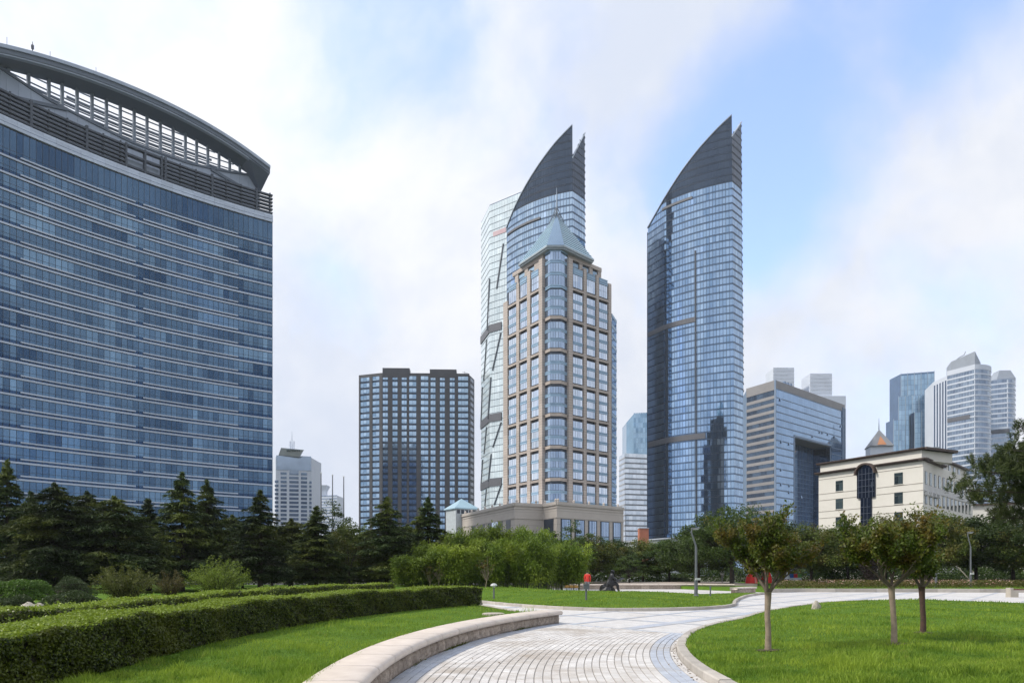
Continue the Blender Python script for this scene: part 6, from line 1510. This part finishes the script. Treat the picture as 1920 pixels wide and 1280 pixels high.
# pine reaching in from the right edge
def pine():
    g = np.random.default_rng(120); rr = random.Random(120); base = (26.0, 31.0, .0); t = thing('pine_tree', 'dark pine reaching into the picture from the right edge', 'tree', base); m_ = MB()
    bx, by = base[0], base[1]
    m_.tube([(bx, by, -.1), (bx - .2, by, 2.5), (bx - .1, by + .1, 5), (bx - .4, by, 8.2)], [.24, .2, .16, .05], 10); C, T, tone = [], [], []
    def tuft(p, d, n=46, L=.19):
        q = g.random(n) * .28; c0 = np.array(p)[None] + np.outer(q - .05, d); dr = unit(g.normal(0, .75, (n, 3)) + np.array(d)[None] * 1.0); C.append(c0 + dr * L * .5); T.append(dr); tone.append(np.clip(rr.uniform(.2, .8) + g.normal(0, .12, n), 0, 1))
    for i in range(96):
        z0 = rr.uniform(3.3, 7.8); a = math.pi + rr.uniform(-1.5, 1.5) if i < 80 else rr.uniform(0, 6.28); prof = np.interp(z0, [3.2, 4.2, 5.2, 6.3, 7.4, 8.2], [5.2, 6.6, 6.9, 5.9, 4.4, 2.4]); L = prof * rr.uniform(.45, .95); d = Vector((math.cos(a), math.sin(a) * .8, rr.uniform(-.02, .10))); pts = [Vector((bx - .2, by, z0))]
        for k in range(6): d = (d + Vector((rr.uniform(-.12, .12), rr.uniform(-.2, .2), rr.uniform(-.06, .09)))).normalized(); pts.append(pts[-1] + d * L / 6)
        m_.tube([tuple(p) for p in pts], [.07, .06, .05, .04, .03, .022, .012], 5, False)
        for k in range(2, 7):
            for _ in range(5):
                s = Vector((rr.gauss(0, 1), rr.gauss(0, 1), rr.gauss(.1, .2))).normalized(); e = pts[k] + s * rr.uniform(.25, .75); m_.tube([tuple(pts[k]), tuple(e)], [.018, .006], 4, False)
                for _ in range(3):
                    f = e + Vector((rr.gauss(0, .2), rr.gauss(0, .2), rr.gauss(.05, .09))); tuft(tuple(f), np.array(unit(np.array([rr.gauss(0, .35), rr.gauss(0, .35), .9]))))
    C = np.concatenate(C); n = len(C); V, Fc = leaves(C, g.uniform(.18, .27, n), .026, np.concatenate(T), g.normal(0, 1, (n, 3)))
    obj('trunk', m_, M_BARK, t); V = V - np.array([base[0], base[1], base[2]]); npobj('crown', V, Fc, np.concatenate(tone), M_PINE, t)
pine()

# shrubs on the left
def sh(name, u0, u1, vt, vb, lab, mat, n, size, seed, up=0.0, mound=True, zb=.3):
    uc = (u0 + u1) / 2; Y = F * (H - zb) / (vb - VH); X = (uc - U0) / F * Y; rx = (u1 - u0) / 2 / F * Y; h = H + (VH - vt) / F * Y - zb
    if not mound: return make_feather(name, seed, rx, h, int(n / 90), 8, size, mat, lab, (X, Y, zb))
    return make_shrub(name, seed, rx, rx * .8, h, n, size, mat, lab, up, mound, (X, Y, zb))
M_SHR = m_leaf('clipped_shrub_leaves', (.045, .095, .014), (.11, .2, .03), None, .3, .5, .2)
M_SHR_D = m_leaf('dark_shrub_leaves', (.026, .045, .015), (.06, .09, .028), None, .25, .5, .2)
M_FEA = m_leaf('feathery_shrub_leaves', (.07, .085, .018), (.15, .165, .035), None, .3, .6, .1)
M_WIL = m_leaf('willow_shrub_leaves', (.10, .15, .018), (.22, .29, .04), None, .35, .5, .1)
M_RED = m_leaf('reddish_shrub_leaves', (.07, .07, .02), (.14, .11, .035), None, .3, .6, .1)
sh('clipped_shrub', -40, 102, 1088, 1126, 'wide clipped bright green bush at the left edge', M_SHR, 14000, .10, 131)
sh('clipped_shrub', -30, 75, 1120, 1150, 'low dark round bush in front of the wide bush at the left edge', M_SHR_D, 9000, .075, 132)
sh('clipped_shrub', 78, 200, 1112, 1144, 'low rounded bush right of the pale rocks', M_SHR_D, 9000, .075, 133)
sh('dark_shrub', 100, 172, 1084, 1118, 'dark shaded bush under the broad cedar', M_SHR_D, 7000, .07, 134)
sh('feathery_shrub', 172, 300, 1054, 1128, 'grey green feathery shrub with bare stems behind the hedges', M_FEA, 9000, .11, 135, 1.2, False)
sh('reddish_shrub', 288, 348, 1062, 1118, 'small reddish shrub between the feathery and the willowy one', M_RED, 4500, .09, 136, .5, False)
sh('willowy_shrub', 345, 470, 1044, 1116, 'bright yellow green willowy shrub behind the hedges', M_WIL, 12000, .11, 137, 1.0, False)
sh('clipped_shrub', 1243, 1300, 1077, 1096, 'clipped round bush on the far terrace left of the street lamp', M_SHR_D, 5000, .12, 138, 0, True, 0.0)
sh('purple_shrub', 1612, 1652, 985, 1100, 'tall dark purple shrub before the stair window', m_leaf('purple_leaves', (.02, .012, .014), (.05, .03, .03), None, .3, .5, .1), 6000, .16, 139, 0, False, .2)
# rose bed
def roses():
    g = np.random.default_rng(140); n = 52000; x = g.uniform(22.5, 62, n); y = 65.5 + g.random(n) * 13 + .12 * (x - 22); lump = .55 + .3 * np.sin(x * 1.9 + np.sin(y)) * np.sin(y * 1.3) + .25 * np.sin(x * .6); z = .2 + np.clip(lump * .7 + .25, .2, .7) * g.random(n) ** .6; k = x / y > .355; x, y, z = x[k], y[k], z[k]; n = len(x)
    t = thing('rose_bed', 'rose bed with pale pink blossoms behind the far kerb', 'flower bed', (40, 70, 0)); off = np.array([40, 70, 0]); V, Fc = leaves(np.column_stack([x, y, z]) - off, g.uniform(.1, .2, n), g.uniform(.06, .1, n)); npobj('rose_leaves', V, Fc, np.clip(g.normal(.5, .25, n), 0, 1), m_leaf('rose_leaves', (.05, .065, .012), (.13, .14, .03), (.14, .10, .03), .3, .5, .1, .6), t, 'stuff')
    n = 2600; cl = g.integers(0, 240, n); cx = g.uniform(23, 60, 240); cy = 65.5 + g.random(240) * 11 + .12 * (cx - 22); x = cx[cl] + g.normal(0, .35, n); y = cy[cl] + g.normal(0, .35, n); z = .55 + g.random(n) * .38; k = x / y > .357; x, y, z = x[k], y[k], z[k]; n = len(x); V, Fc = leaves(np.column_stack([x, y, z]) - off, .12, .11, None, None, .8); npobj('blossoms', V, Fc, g.random(n), m_leaf('rose_petals', (.42, .20, .17), (.62, .48, .42), None, .3, .6, .05), t, 'stuff')
roses()
# ------------------------------------------------------------------ street furniture, people, statue, small things
M_LAMP = m_plain('lamp_grey_metal', (.13, .14, .16), (.11, .12, .14), .5, 3)
M_LITE = m_plain('lamp_lens', (.6, .62, .62), None, .3, 3)
def street_lamp(name, label, x, y, z, h, group='street lamps', flip=1):
    t = thing(name, label, 'lamp', (x, y, z), group); m_ = MB(); m_.lathe(x, y, [(.17, z - .05), (.17, z + .06), (.11, z + .1), (.11, z + h * .23), (.075, z + h * .25), (.07, z + h * .72)], 10); obj('pole', m_, M_LAMP, t)
    a = (x, y, z + h * .70); b = (x - .28 * flip, y, z + h * .93); c = (x - .22 * flip, y, z + h * .985); m_ = MB(); m_.tube([a, (x - .02 * flip, y, z + h * .74), b, c], [.06, .055, .045, .04], 8); obj('arm', m_, M_LAMP, t)
    m_ = MB(); hx = x - .22 * flip; m_.hexa([(hx - .06, y - .1, z + h * .97), (hx + .42, y - .13, z + h * .985), (hx + .42, y + .13, z + h * .985), (hx - .06, y + .1, z + h * .97), (hx - .06, y - .07, z + h * .99), (hx + .42, y - .1, z + h * 1.0), (hx + .42, y + .1, z + h * 1.0), (hx - .06, y + .07, z + h * .99)]) if flip > 0 else m_.hexa([(hx - .42, y - .13, z + h * .985), (hx + .06, y - .1, z + h * .97), (hx + .06, y + .1, z + h * .97), (hx - .42, y + .13, z + h * .985), (hx - .42, y - .1, z + h), (hx + .06, y - .07, z + h * .99), (hx + .06, y + .07, z + h * .99), (hx - .42, y + .1, z + h)])
    hd = obj('lamp_head', m_, M_LAMP, t); m_ = MB(); m_.obox(hx + .2 * flip, y, z + h * .966, z + h * .976, .3, .14); obj('lens', m_, M_LITE, hd)
    m_ = MB(); m_.obox(x + .08, y - .1, z + h * .235, z + h * .265, .3, .12); obj('collar', m_, M_LITE, t)
x, y, z = on(z_m, 1305, 1117, .15); street_lamp('street_lamp', 'grey street lamp with bent arm on the middle lawn', x, y, z, 4.1)
street_lamp('street_lamp', 'left lamp post before the trees at right', (1755 - U0) / F * 70, 70, .2, 5.7)
street_lamp('street_lamp', 'right lamp post before the trees at right', (1820 - U0) / F * 70, 70, .2, 5.25)
def bollard(label, u, vb, vt, kind, lawnz=z_m):
    x, y, z = on(lawnz, u, vb); h = H + (VH - vt) / F * y - z; t = thing('lawn_light', label, 'lamp', (x, y, z), 'small lawn lights'); m_ = MB(); m_.lathe(x, y, [(.05, z - .05), (.045, z + h * .75)], 8); obj('post', m_, M_LAMP, t); m_ = MB()
    if kind == 'box': m_.obox(x, y, z + h * .68, z + h * .97, .26, .22); m_.obox(x, y, z + h * .97, z + h, .3, .26)
    elif kind == 'dome': m_.lathe(x, y, [(.06, z + h * .72), (.09, z + h * .8), (.2, z + h * .84), (.17, z + h * .95), (.05, z + h)], 10)
    else: m_.lathe(x, y, [(.05, z + h * .75), (.06, z + h * .97), (.03, z + h)], 8)
    obj('light_head', m_, M_LITE if kind == 'dome' else M_LAMP, t)
bollard('thin lawn light post with grey box head in front of the person in red', 1099, 1131, 1094, 'box')
bollard('short lawn light with domed head near the hedge end', 926, 1122, 1093, 'dome')
bollard('plain thin post right of the street lamp', 1332, 1117, 1098, 'post')

# flagpoles
for u, vt, lab in ((602, 888, 'left bare flagpole before the far white tower'), (623.5, 892, 'middle bare flagpole before the far white tower'), (644.5, 895, 'right bare flagpole before the far white tower')):
    Y = 130; x = (u - U0) / F * Y; h = H + (VH - vt) / F * Y; t = thing('flagpole', lab, 'flagpole', (x, Y, 0), 'flagpoles'); m_ = MB(); m_.lathe(x, Y, [(.14, 0), (.13, h * .5), (.08, h)], 8); obj('pole', m_, M_LAMP, t); m_ = MB(); m_.lathe(x, Y, [(.05, h), (.14, h + .1), (.14, h + .2), (.04, h + .3)], 8); obj('finial', m_, M_LITE, t)

# people and statue: skinned skeletons turned into one mesh each
def skin_body(name, joints, edges, rad, matfn, mats, parent, sub=2):
    me = bpy.data.meshes.new(name + '_skeleton'); me.from_pydata([Vector(j) for j in joints], edges, []); o = bpy.data.objects.new(name, me); COL.link(o)
    m = o.modifiers.new('skin', 'SKIN'); sk = me.skin_vertices[0].data if me.skin_vertices else None
    if sk is None:
        bm = bmesh.new(); bm.from_mesh(me); bm.verts.layers.skin.verify(); bm.to_mesh(me); bm.free(); sk = me.skin_vertices[0].data
    for i, r in enumerate(rad): sk[i].radius = (r, r) if not hasattr(r, '__len__') else r
    sk[0].use_root = True; ss = o.modifiers.new('sub', 'SUBSURF'); ss.levels = sub; ss.render_levels = sub
    dg = bpy.context.evaluated_depsgraph_get(); ev = o.evaluated_get(dg); nm = bpy.data.meshes.new_from_object(ev); bpy.data.objects.remove(o); nm.name = name
    nm.materials.clear()
    for mt in mats: nm.materials.append(mt)
    for p in nm.polygons: p.material_index = matfn(p.center); p.use_smooth = True
    b = bpy.data.objects.new(name, nm); COL.link(b); b.parent = parent; return b
M_SKIN = m_plain('skin', (.42, .25, .17), (.38, .22, .15), .6, 8)
def person(label, x, y, z, h, face, top, trou, hair=(.012, .01, .009), step=.09, arm=.0):
    s = h / 1.72; t = thing('person', label, 'person', (x, y, z)); t.rotation_euler = (0, 0, face)
    J = [(0, 0, .93), (0, .01, 1.15), (0, .0, 1.38), (0, 0, 1.50), (0, -.015, 1.57), (0, -.02, 1.66),
         (.10, 0, .88), (.105, -.03 - step, .50), (.11, step * -1.2, .09), (.115, -.15 - step, .03), (-.10, 0, .88), (-.105, .0 + step, .50), (-.11, step * 1.9, .10), (-.115, -.10 + step * 1.6, .03),
         (.18, 0, 1.40), (.235, .03, 1.15), (.22, -.06 - arm, .92), (.215, -.10 - arm, .83), (-.18, 0, 1.40), (-.235, .02, 1.15), (-.22, -.05 - arm, .92), (-.215, -.09 - arm, .83)]
    E = [(0, 1), (1, 2), (2, 3), (3, 4), (4, 5), (0, 6), (6, 7), (7, 8), (8, 9), (0, 10), (10, 11), (11, 12), (12, 13), (2, 14), (14, 15), (15, 16), (16, 17), (2, 18), (18, 19), (19, 20), (20, 21)]
    Rr = [.14, .13, .13, .06, .085, .10, .095, .065, .045, .04, .095, .065, .045, .04, .065, .05, .038, .04, .065, .05, .038, .04]
    mats = [M_SKIN, m_plain('cloth_%d' % (hash(top) % 9999), top, None, .85, 6), m_plain('cloth_%d' % (hash(trou) % 9999), trou, None, .85, 6), m_plain('hair', hair, None, .6, 8), m_plain('shoe', (.03, .03, .03), None, .6, 5)]
    def mf(c):
        zz = c[2]
        if zz > 1.53: return 3 if (c[1] > -.02 or zz > 1.70) else 0
        if zz > 1.46: return 0
        if abs(c[0]) > .17 and zz < .90: return 0
        if zz > .90: return 1
        return 2 if zz > .08 else 4
    b = skin_body('body', J, E, Rr, mf, mats, t); b.scale = (s, s, s)
    n = MB(); n.lathe(0, -.118, [(.012, 1.585), (.02, 1.595), (.008, 1.625)], 6); o = obj('nose', n, M_SKIN, None); o.parent = t; o.scale = (s, s, s)
X = lambda u, Y: (u - U0) / F * Y
person('person in a red top and grey trousers standing behind the lawn light', X(1101.5, 58), 58, .02, 1.74, 2.9, (.62, .04, .03), (.16, .16, .18))
person('distant person in a white shirt under the trees left of the red tents', X(1354, 84), 84, .5, 1.6, 2.4, (.7, .7, .7), (.35, .35, .35))
person('distant person in dark clothes and white cap left of the red tents', X(1373.5, 82), 82, .5, 1.66, .6, (.03, .03, .035), (.03, .03, .035), (.75, .75, .75))
def statue():
    x, y = X(1145, 61), 61.0; t = thing('bronze_statue', 'dark bronze statue of a seated robed figure with an instrument across its knees', 'statue', (x, y, .0)); MBz = m_plain('dark_bronze', (.02, .021, .024), (.032, .033, .037), .35, 5, .3, 12, .02, .5)
    J = [(0, 0, .70), (.02, 0, 1.0), (.05, 0, 1.35), (.12, 0, 1.56), (.18, -.01, 1.70), (.22, -.01, 1.83), (.28, -.22, .72), (.55, -.24, .66), (.58, -.2, .25), (.70, -.2, .08), (.28, .2, .72), (.58, .22, .64), (.62, .2, .25), (.74, .2, .08),
         (.1, -.27, 1.42), (.22, -.36, 1.12), (.52, -.3, 1.0), (.62, -.26, 1.0), (.1, .27, 1.42), (.22, .36, 1.12), (.5, .3, .98), (.6, .26, .98), (-.25, 0, .6), (-.32, 0, .25)]
    E = [(0, 1), (1, 2), (2, 3), (3, 4), (4, 5), (0, 6), (6, 7), (7, 8), (8, 9), (0, 10), (10, 11), (11, 12), (12, 13), (2, 14), (14, 15), (15, 16), (16, 17), (2, 18), (18, 19), (19, 20), (20, 21), (0, 22), (22, 23)]
    Rr = [.3, .28, .25, .15, .16, .15, .17, .13, .10, .08, .17, .13, .10, .08, .11, .09, .06, .05, .11, .09, .06, .05, .3, .34]
    skin_body('figure', J, E, Rr, lambda c: 0, [MBz], t)
    m_ = MB(); m_.tube([(x + .35, y - .5, .88), (x + .75, y - .1, 1.02), (x + 1.1, y + .5, 1.15)], [.09, .10, .07], 8); m_.tube([(x + .55, y - .3, .98), (x + .56, y - .3, 1.12)], .03, 6); obj('instrument', m_, MBz, t)
    g = np.random.default_rng(3); m_ = MB(); prof = [(.62, 0), (.66, .2), (.56, .45), (.5, .6), (.3, .66)]; m_.lathe(x - .25, y + .05, prof, 10); m_.v = [(a + g.normal(0, .05), b + g.normal(0, .05), c + g.normal(0, .03) * (c > .05)) for a, b, c in m_.v]; obj('rock_seat', m_, MBz, t)
statue()

# red tents, board, seats
def tent(label, u0, u1, vt, Y, z0, col, rz):
    x = X((u0 + u1) / 2, Y); w = (u1 - u0) / F * Y; h = H + (VH - vt) / F * Y - z0; t = thing('red_tent', label, 'tent', (x, Y, z0), 'red tents'); g = 10; mt = m_plain('red_tent_cloth', (.68, .025, .02), (.6, .02, .018), .6, 3, tonevar=.15)
    for half, nm in ((0, 'tent_panel'), (1, 'tent_panel')):
        m_ = MB()
        for k in range(4):
            a0, a1 = rz + math.pi * (half + k / 4.0), rz + math.pi * (half + (k + 1) / 4.0); m_.tone = R.random()
            for i in range(6):
                def pp(a, q):
                    el = math.pi / 2 * q; r = w / 2 * math.cos(el) * (1 - .10 * math.sin(4 * a) ** 2); return (x + r * math.cos(a), Y + r * math.sin(a), z0 + h * math.sin(el) ** .9)
                m_.quad(pp(a0, i / 6), pp(a1, i / 6), pp(a1, (i + 1) / 6), pp(a0, (i + 1) / 6))
        obj(nm, m_, mt, t, smooth=True)
    m_ = MB()
    for k in range(4):
        a = rz + math.pi * k / 2; m_.tube([(x + w * .5 * math.cos(a) * math.cos(q), Y + w * .5 * math.sin(a) * math.cos(q), z0 + (h + .02) * math.sin(q) ** .9) for q in np.linspace(0, 1.55, 7)], .012, 5)
    obj('tent_poles', m_, M_LITE, t); m_ = MB(); a = rz - 1.2; m_.tri((x + w * .49 * math.cos(a - .35), Y + w * .49 * math.sin(a - .35), z0 + .02), (x + w * .49 * math.cos(a + .35), Y + w * .49 * math.sin(a + .35), z0 + .02), (x + w * .30 * math.cos(a), Y + w * .36 * math.sin(a), z0 + h * .72)); obj('door_flap', m_, m_plain('pale_red_cloth', (.8, .2, .16), None, .7, 3), t)
tent('low red dome tent left of the pale myrtle trunk', 1396, 1421, 1073, 77, .5, None, .3)
tent('taller red tent partly hidden behind the myrtle fork', 1424, 1448, 1067, 79, .5, None, 1.0)
Y = 80; x0, x1 = X(1481, Y), X(1503, Y); t = thing('play_board', 'white board with blue, red and green openings beyond the rose bed', 'board', ((x0 + x1) / 2, Y, .2)); ztop = H + (VH - 1075) / F * Y; m_ = MB(); m_.box(x0, x1, Y, Y + .12, .25, ztop - .42); obj('white_panel', m_, HZ_W, t); w = (x1 - x0) / 3
for k, c in enumerate([(.03, .13, .5), (.55, .03, .04), (.1, .3, .06)]):
    m_ = MB(); a, b = x0 + w * k + .02, x0 + w * (k + 1) - .02
    m_.box(a, a + .06, Y - .02, Y + .1, ztop - .42, ztop); m_.box(b - .06, b, Y - .02, Y + .1, ztop - .42, ztop); m_.box(a + .06, b - .06, Y - .02, Y + .1, ztop - .06, ztop); m_.box(a + .06, b - .06, Y - .02, Y + .1, ztop - .42, ztop - .36); m_.box(a + .06, b - .06, Y + .06, Y + .09, ztop - .36, ztop - .06)
    obj('colour_frame', m_, m_plain('paint_%d' % k, c, None, .5, 4), t)
x = X(1476.5, 80); t = thing('grey_cone', 'pale grey cone-shaped cover left of the white play board', 'cover', (x, 80, .2)); m_ = MB(); m_.lathe(x, 80, [(.32, .9), (.22, 1.2), (.06, 1.65)], 10); obj('cover', m_, HZ_W, t); m_ = MB(); m_.lathe(x, 80, [(.06, .2), (.06, .9), (.34, .9)], 8); obj('stand', m_, M_MULL, t)
for i, u in enumerate((1063, 1071, 1080)):
    Y = 63; x = X(u, Y); t = thing('garden_seat', 'low ochre and white seat at the bamboo edge, %s of three' % ('left', 'middle', 'right')[i], 'seat', (x, Y, .05), 'ochre and white seats'); m_ = MB()
    m_.hexa([(x - .17, Y - .15, .02), (x - .05, Y - .15, .02), (x - .05, Y + .15, .02), (x - .17, Y + .15, .02), (x - .13, Y - .12, .32), (x - .04, Y - .12, .32), (x - .04, Y + .12, .32), (x - .13, Y + .12, .32)]); m_.hexa([(x + .05, Y - .15, .02), (x + .17, Y - .15, .02), (x + .17, Y + .15, .02), (x + .05, Y + .15, .02), (x + .04, Y - .12, .32), (x + .13, Y - .12, .32), (x + .13, Y + .12, .32), (x + .04, Y + .12, .32)]); obj('white_legs', m_, HZ_W, t)
    m_ = MB(); m_.lathe(x, Y, [(.19, .32), (.21, .4), (.19, .5), (.1, .56)], 10); obj('ochre_top', m_, m_plain('ochre', (.36, .21, .05), None, .7, 4), t)
# bench at the right edge
Y = 49.0; x = X(1895, Y); t = thing('stone_bench', 'stone bench with brown seat cut by the right picture edge', 'bench', (x, Y, 0)); MSt = m_plain('bench_stone', (.42, .385, .33), (.36, .33, .28), .85, 4, .3, 30)
for dx in (0, 1.5): m_ = MB(); m_.prism([(x + dx, Y), (x + dx + .52, Y), (x + dx + .52, Y + .5), (x + dx, Y + .5)], 0, .42); m_.prism([(x + dx, Y + .02), (x + dx + .2, Y + .02), (x + dx + .2, Y + .48), (x + dx, Y + .48)], .42, .62); obj('stone_leg', m_, MSt, t)
for k in range(3): m_ = MB(); m_.box(x + .21, x + 1.9, Y + .05 + k * .15, Y + .17 + k * .15, .47, .56); obj('seat_plank', m_, m_plain('brown_plank', (.16, .075, .05), None, .7, 5), t)
# pale stone block and rocks
def rock(name, label, loc, rx, ry, h, seed, mat):
    g = np.random.default_rng(seed); bm = bmesh.new(); bmesh.ops.create_icosphere(bm, subdivisions=3, radius=1)
    for v in bm.verts: n = 1 + .12 * math.sin(v.co.x * 4 + seed) + .1 * math.sin(v.co.y * 5 + seed * 2) + .06 * math.sin(v.co.z * 9 + v.co.x * 6) + g.normal(0, .02); v.co = Vector((v.co.x * rx * n, v.co.y * ry * n, max(-.1, v.co.z * n) * h))
    me = bpy.data.meshes.new(name); bm.to_mesh(me); bm.free(); me.materials.append(mat); o = bpy.data.objects.new(name, me); COL.link(o); o.location = loc; return tag(o, label, 'rock')
MR = m_plain('pale_rock', (.46, .42, .36), (.34, .31, .27), .9, 4, .6, 14, .04)
x, y = G(55, 1152, .35); rock('rock', 'long pale rock behind the second hedge at left', (x, y, .36), .36, .25, .34, 3, MR)
x, y = G(74, 1150, .35); rock('rock', 'small pale rock at the right end of the long one', (x, y, .36), .16, .15, .36, 5, MR)
x, y, z = on(z_r, 1530, 1141, .2); o = rock('stone_marker', 'pale squarish stone on the far edge of the right lawn', (x, y, z), .2, .17, .3, 8, MR)
x, y, z = on(z_l, 925, 1152, .3); m_ = MB(); m_.lathe(x, y, [(.34, z + .0), (.34, z + .045), (.3, z + .06)], 14); tag(obj('drain_cover', m_, MR), 'round stone cover in the grass behind the low wall', 'drain cover')
# props supporting a tree at right
for i, (u0, v0, u1, v1) in enumerate([(1794, 1060, 1818, 1078), (1822, 1068, 1834, 1077)]):
    a, b = P(u0, v0, 86), P(u1, v1 + 8, 85); m_ = MB(); m_.tube([a, b], .06, 6); o = obj('tree_prop', m_, m_plain('pale_timber', (.34, .31, .28), None, .8, 4)); tag(o, ('long' if i == 0 else 'short') + ' slanting pale timber prop beside the right lamp post', 'prop', 'tree props')
# parked cars glimpsed under the trees
def car(label, x, y, col, rz=0.0, L=4.4):
    t = thing('parked_car', label, 'car', (0, 0, 0), 'cars parked beyond the trees'); body = MB(); prof = [(-2.2, .35), (-2.2, .75), (-1.95, .85), (-1.2, .92), (-.6, 1.38), (.75, 1.42), (1.45, .98), (2.1, .85), (2.2, .7), (2.2, .35)]; n = len(prof)
    for w, s in ((-.82, 0), (.82, 0)): body.v += [(a, w * (.86 if z > 1 else 1), z) for a, z in prof]
    body.f += [tuple(range(n)), tuple(reversed(range(n, 2 * n)))] + [(i, n + i, n + (i + 1) % n, (i + 1) % n) for i in range(n)]; body.t = [.5] * len(body.f); obj('body', body, m_plain('car_paint_%d' % (hash(col) % 999), col, None, .3, 2), t)
    for s in (-1, 1): m_ = MB(); m_.hexa([(-1.05, s * .815, .95), (1.25, s * .815, .97), (1.25, s * .78, .97), (-1.05, s * .78, .95), (-.6, s * .725, 1.32), (.7, s * .725, 1.35), (.7, s * .69, 1.35), (-.6, s * .69, 1.32)]); obj('side_window', m_, M_MULL, t)
    for a in (-1.35, 1.35):
        for s in (-1, 1): m_ = MB(); m_.tube([(a, s * .72, .32), (a, s * .86, .32)], .32, 12); w = obj('wheel', m_, m_plain('tyre', (.02, .02, .02), None, .9, 5), t); m_ = MB(); m_.tube([(a, s * .87, .32), (a, s * .875, .32)], .18, 10); obj('rim', m_, M_LITE, w)
    for s in (-.6, .6): m_ = MB(); m_.box(-2.22, -2.17, s - .2, s + .2, .62, .76); obj('headlight', m_, M_LITE, t)
    t.location = (x, y, -.02); t.rotation_euler = (0, 0, rz); return t
for (u, col, nm) in ((1208, (.6, .61, .62), 'white car under the trees behind the bronze statue'), (1238, (.45, .47, .5), 'silver car under the trees left of the far clipped bush'), (1080, (.3, .36, .45), 'blue grey car behind the red-topped person'), (1128, (.6, .61, .62), 'white car just left of the statue behind the trees'), (668, (.5, .5, .52), 'silver car glimpsed under the trees below the dark slab'), (600, (.6, .6, .6), 'white car glimpsed under the trees by the flagpoles'), (170, (.5, .52, .55), 'pale car glimpsed below the broad cedar'), (120, (.3, .33, .4), 'grey blue car glimpsed behind the broad cedar trunk')):
    car(nm, X(u, 101), 101, col)
# ------------------------------------------------------------------ sea haze over the whole place
mb = MB(); mb.box(-420, 420, -60, 960, -2.0, 262.0)
hz = obj('haze', mb, None); hz['kind'] = 'stuff'; hz['label'] = 'thin pale sea haze'
hm = bpy.data.materials.new('sea_haze'); hm.use_nodes = True; nt = hm.node_tree; nt.nodes.clear()
ho = nt.nodes.new('ShaderNodeOutputMaterial'); hv = nt.nodes.new('ShaderNodeVolumePrincipled'); nt.links.new(hv.outputs[0], ho.inputs['Volume'])
hv.inputs['Color'].default_value = (.86, .93, 1.0, 1); hv.inputs['Density'].default_value = 0.00011; hv.inputs['Anisotropy'].default_value = 0.2
hz.data.materials.append(hm)
# fallen leaves on the paving and in the grass, a few weeds
g = np.random.default_rng(77); n = 260; u = g.uniform(700, 1420, n); v = g.uniform(1150, 1275, n)
pos = []
for a, b in zip(u, v):
    x, y = G(a, b); r = math.hypot(x - CX, y - CY)
    if RR + .02 < r < RL - .02: pos.append((x, y, .024))
for _ in range(160):
    th = R.uniform(0, .5); r = RR + abs(R.gauss(0, .07)) + .02; x, y = pol(r, th); pos.append((x, y, .024))
pos = np.array(pos); keep = g.random(len(pos)) < np.where(np.hypot(pos[:, 0] - CX, pos[:, 1] - CY) < RR + .35, .8, .22); pos = pos[keep]; n = len(pos)
nn = g.normal(0, .25, (n, 3)); nn[:, 2] += 1; V, Fc = leaves(pos, g.uniform(.03, .07, n), g.uniform(.018, .035, n), None, nn)
o = npobj('fallen_leaves', V, Fc, g.random(n), m_leaf('dry_leaf', (.06, .035, .015), (.2, .12, .04), None, .2, .7, .05)); o['kind'] = 'stuff'; o['label'] = 'dry fallen leaves scattered along the path'
# bare soil and longer grass round the foot of each myrtle
for (b, nm) in ((b1, 'bare soil ring at the foot of the pale myrtle nearest the path'), (b2, 'bare soil ring at the foot of the forked pale myrtle'), (b3, 'bare soil ring at the foot of the dark-trunked myrtle')):
    m_ = MB(); k = 18; m_.v.append((b[0], b[1], b[2] + .035)); rr_ = [.2 * R.uniform(.7, 1.35) for _ in range(k)]
    for i in range(k): a = 6.2832 * i / k; x, y = b[0] + rr_[i] * math.cos(a), b[1] + rr_[i] * math.sin(a); m_.v.append((x, y, float(z_r(np.array([x]), np.array([y]))[0]) + .012))
    for i in range(k): m_.f.append((0, 1 + i, 1 + (i + 1) % k)); m_.t.append(.5)
    o = obj('soil_ring', m_, m_plain('bare_soil', (.075, .055, .035), (.05, .038, .025), .95, 14, .8, 40, .02), smooth=True); o['kind'] = 'structure'
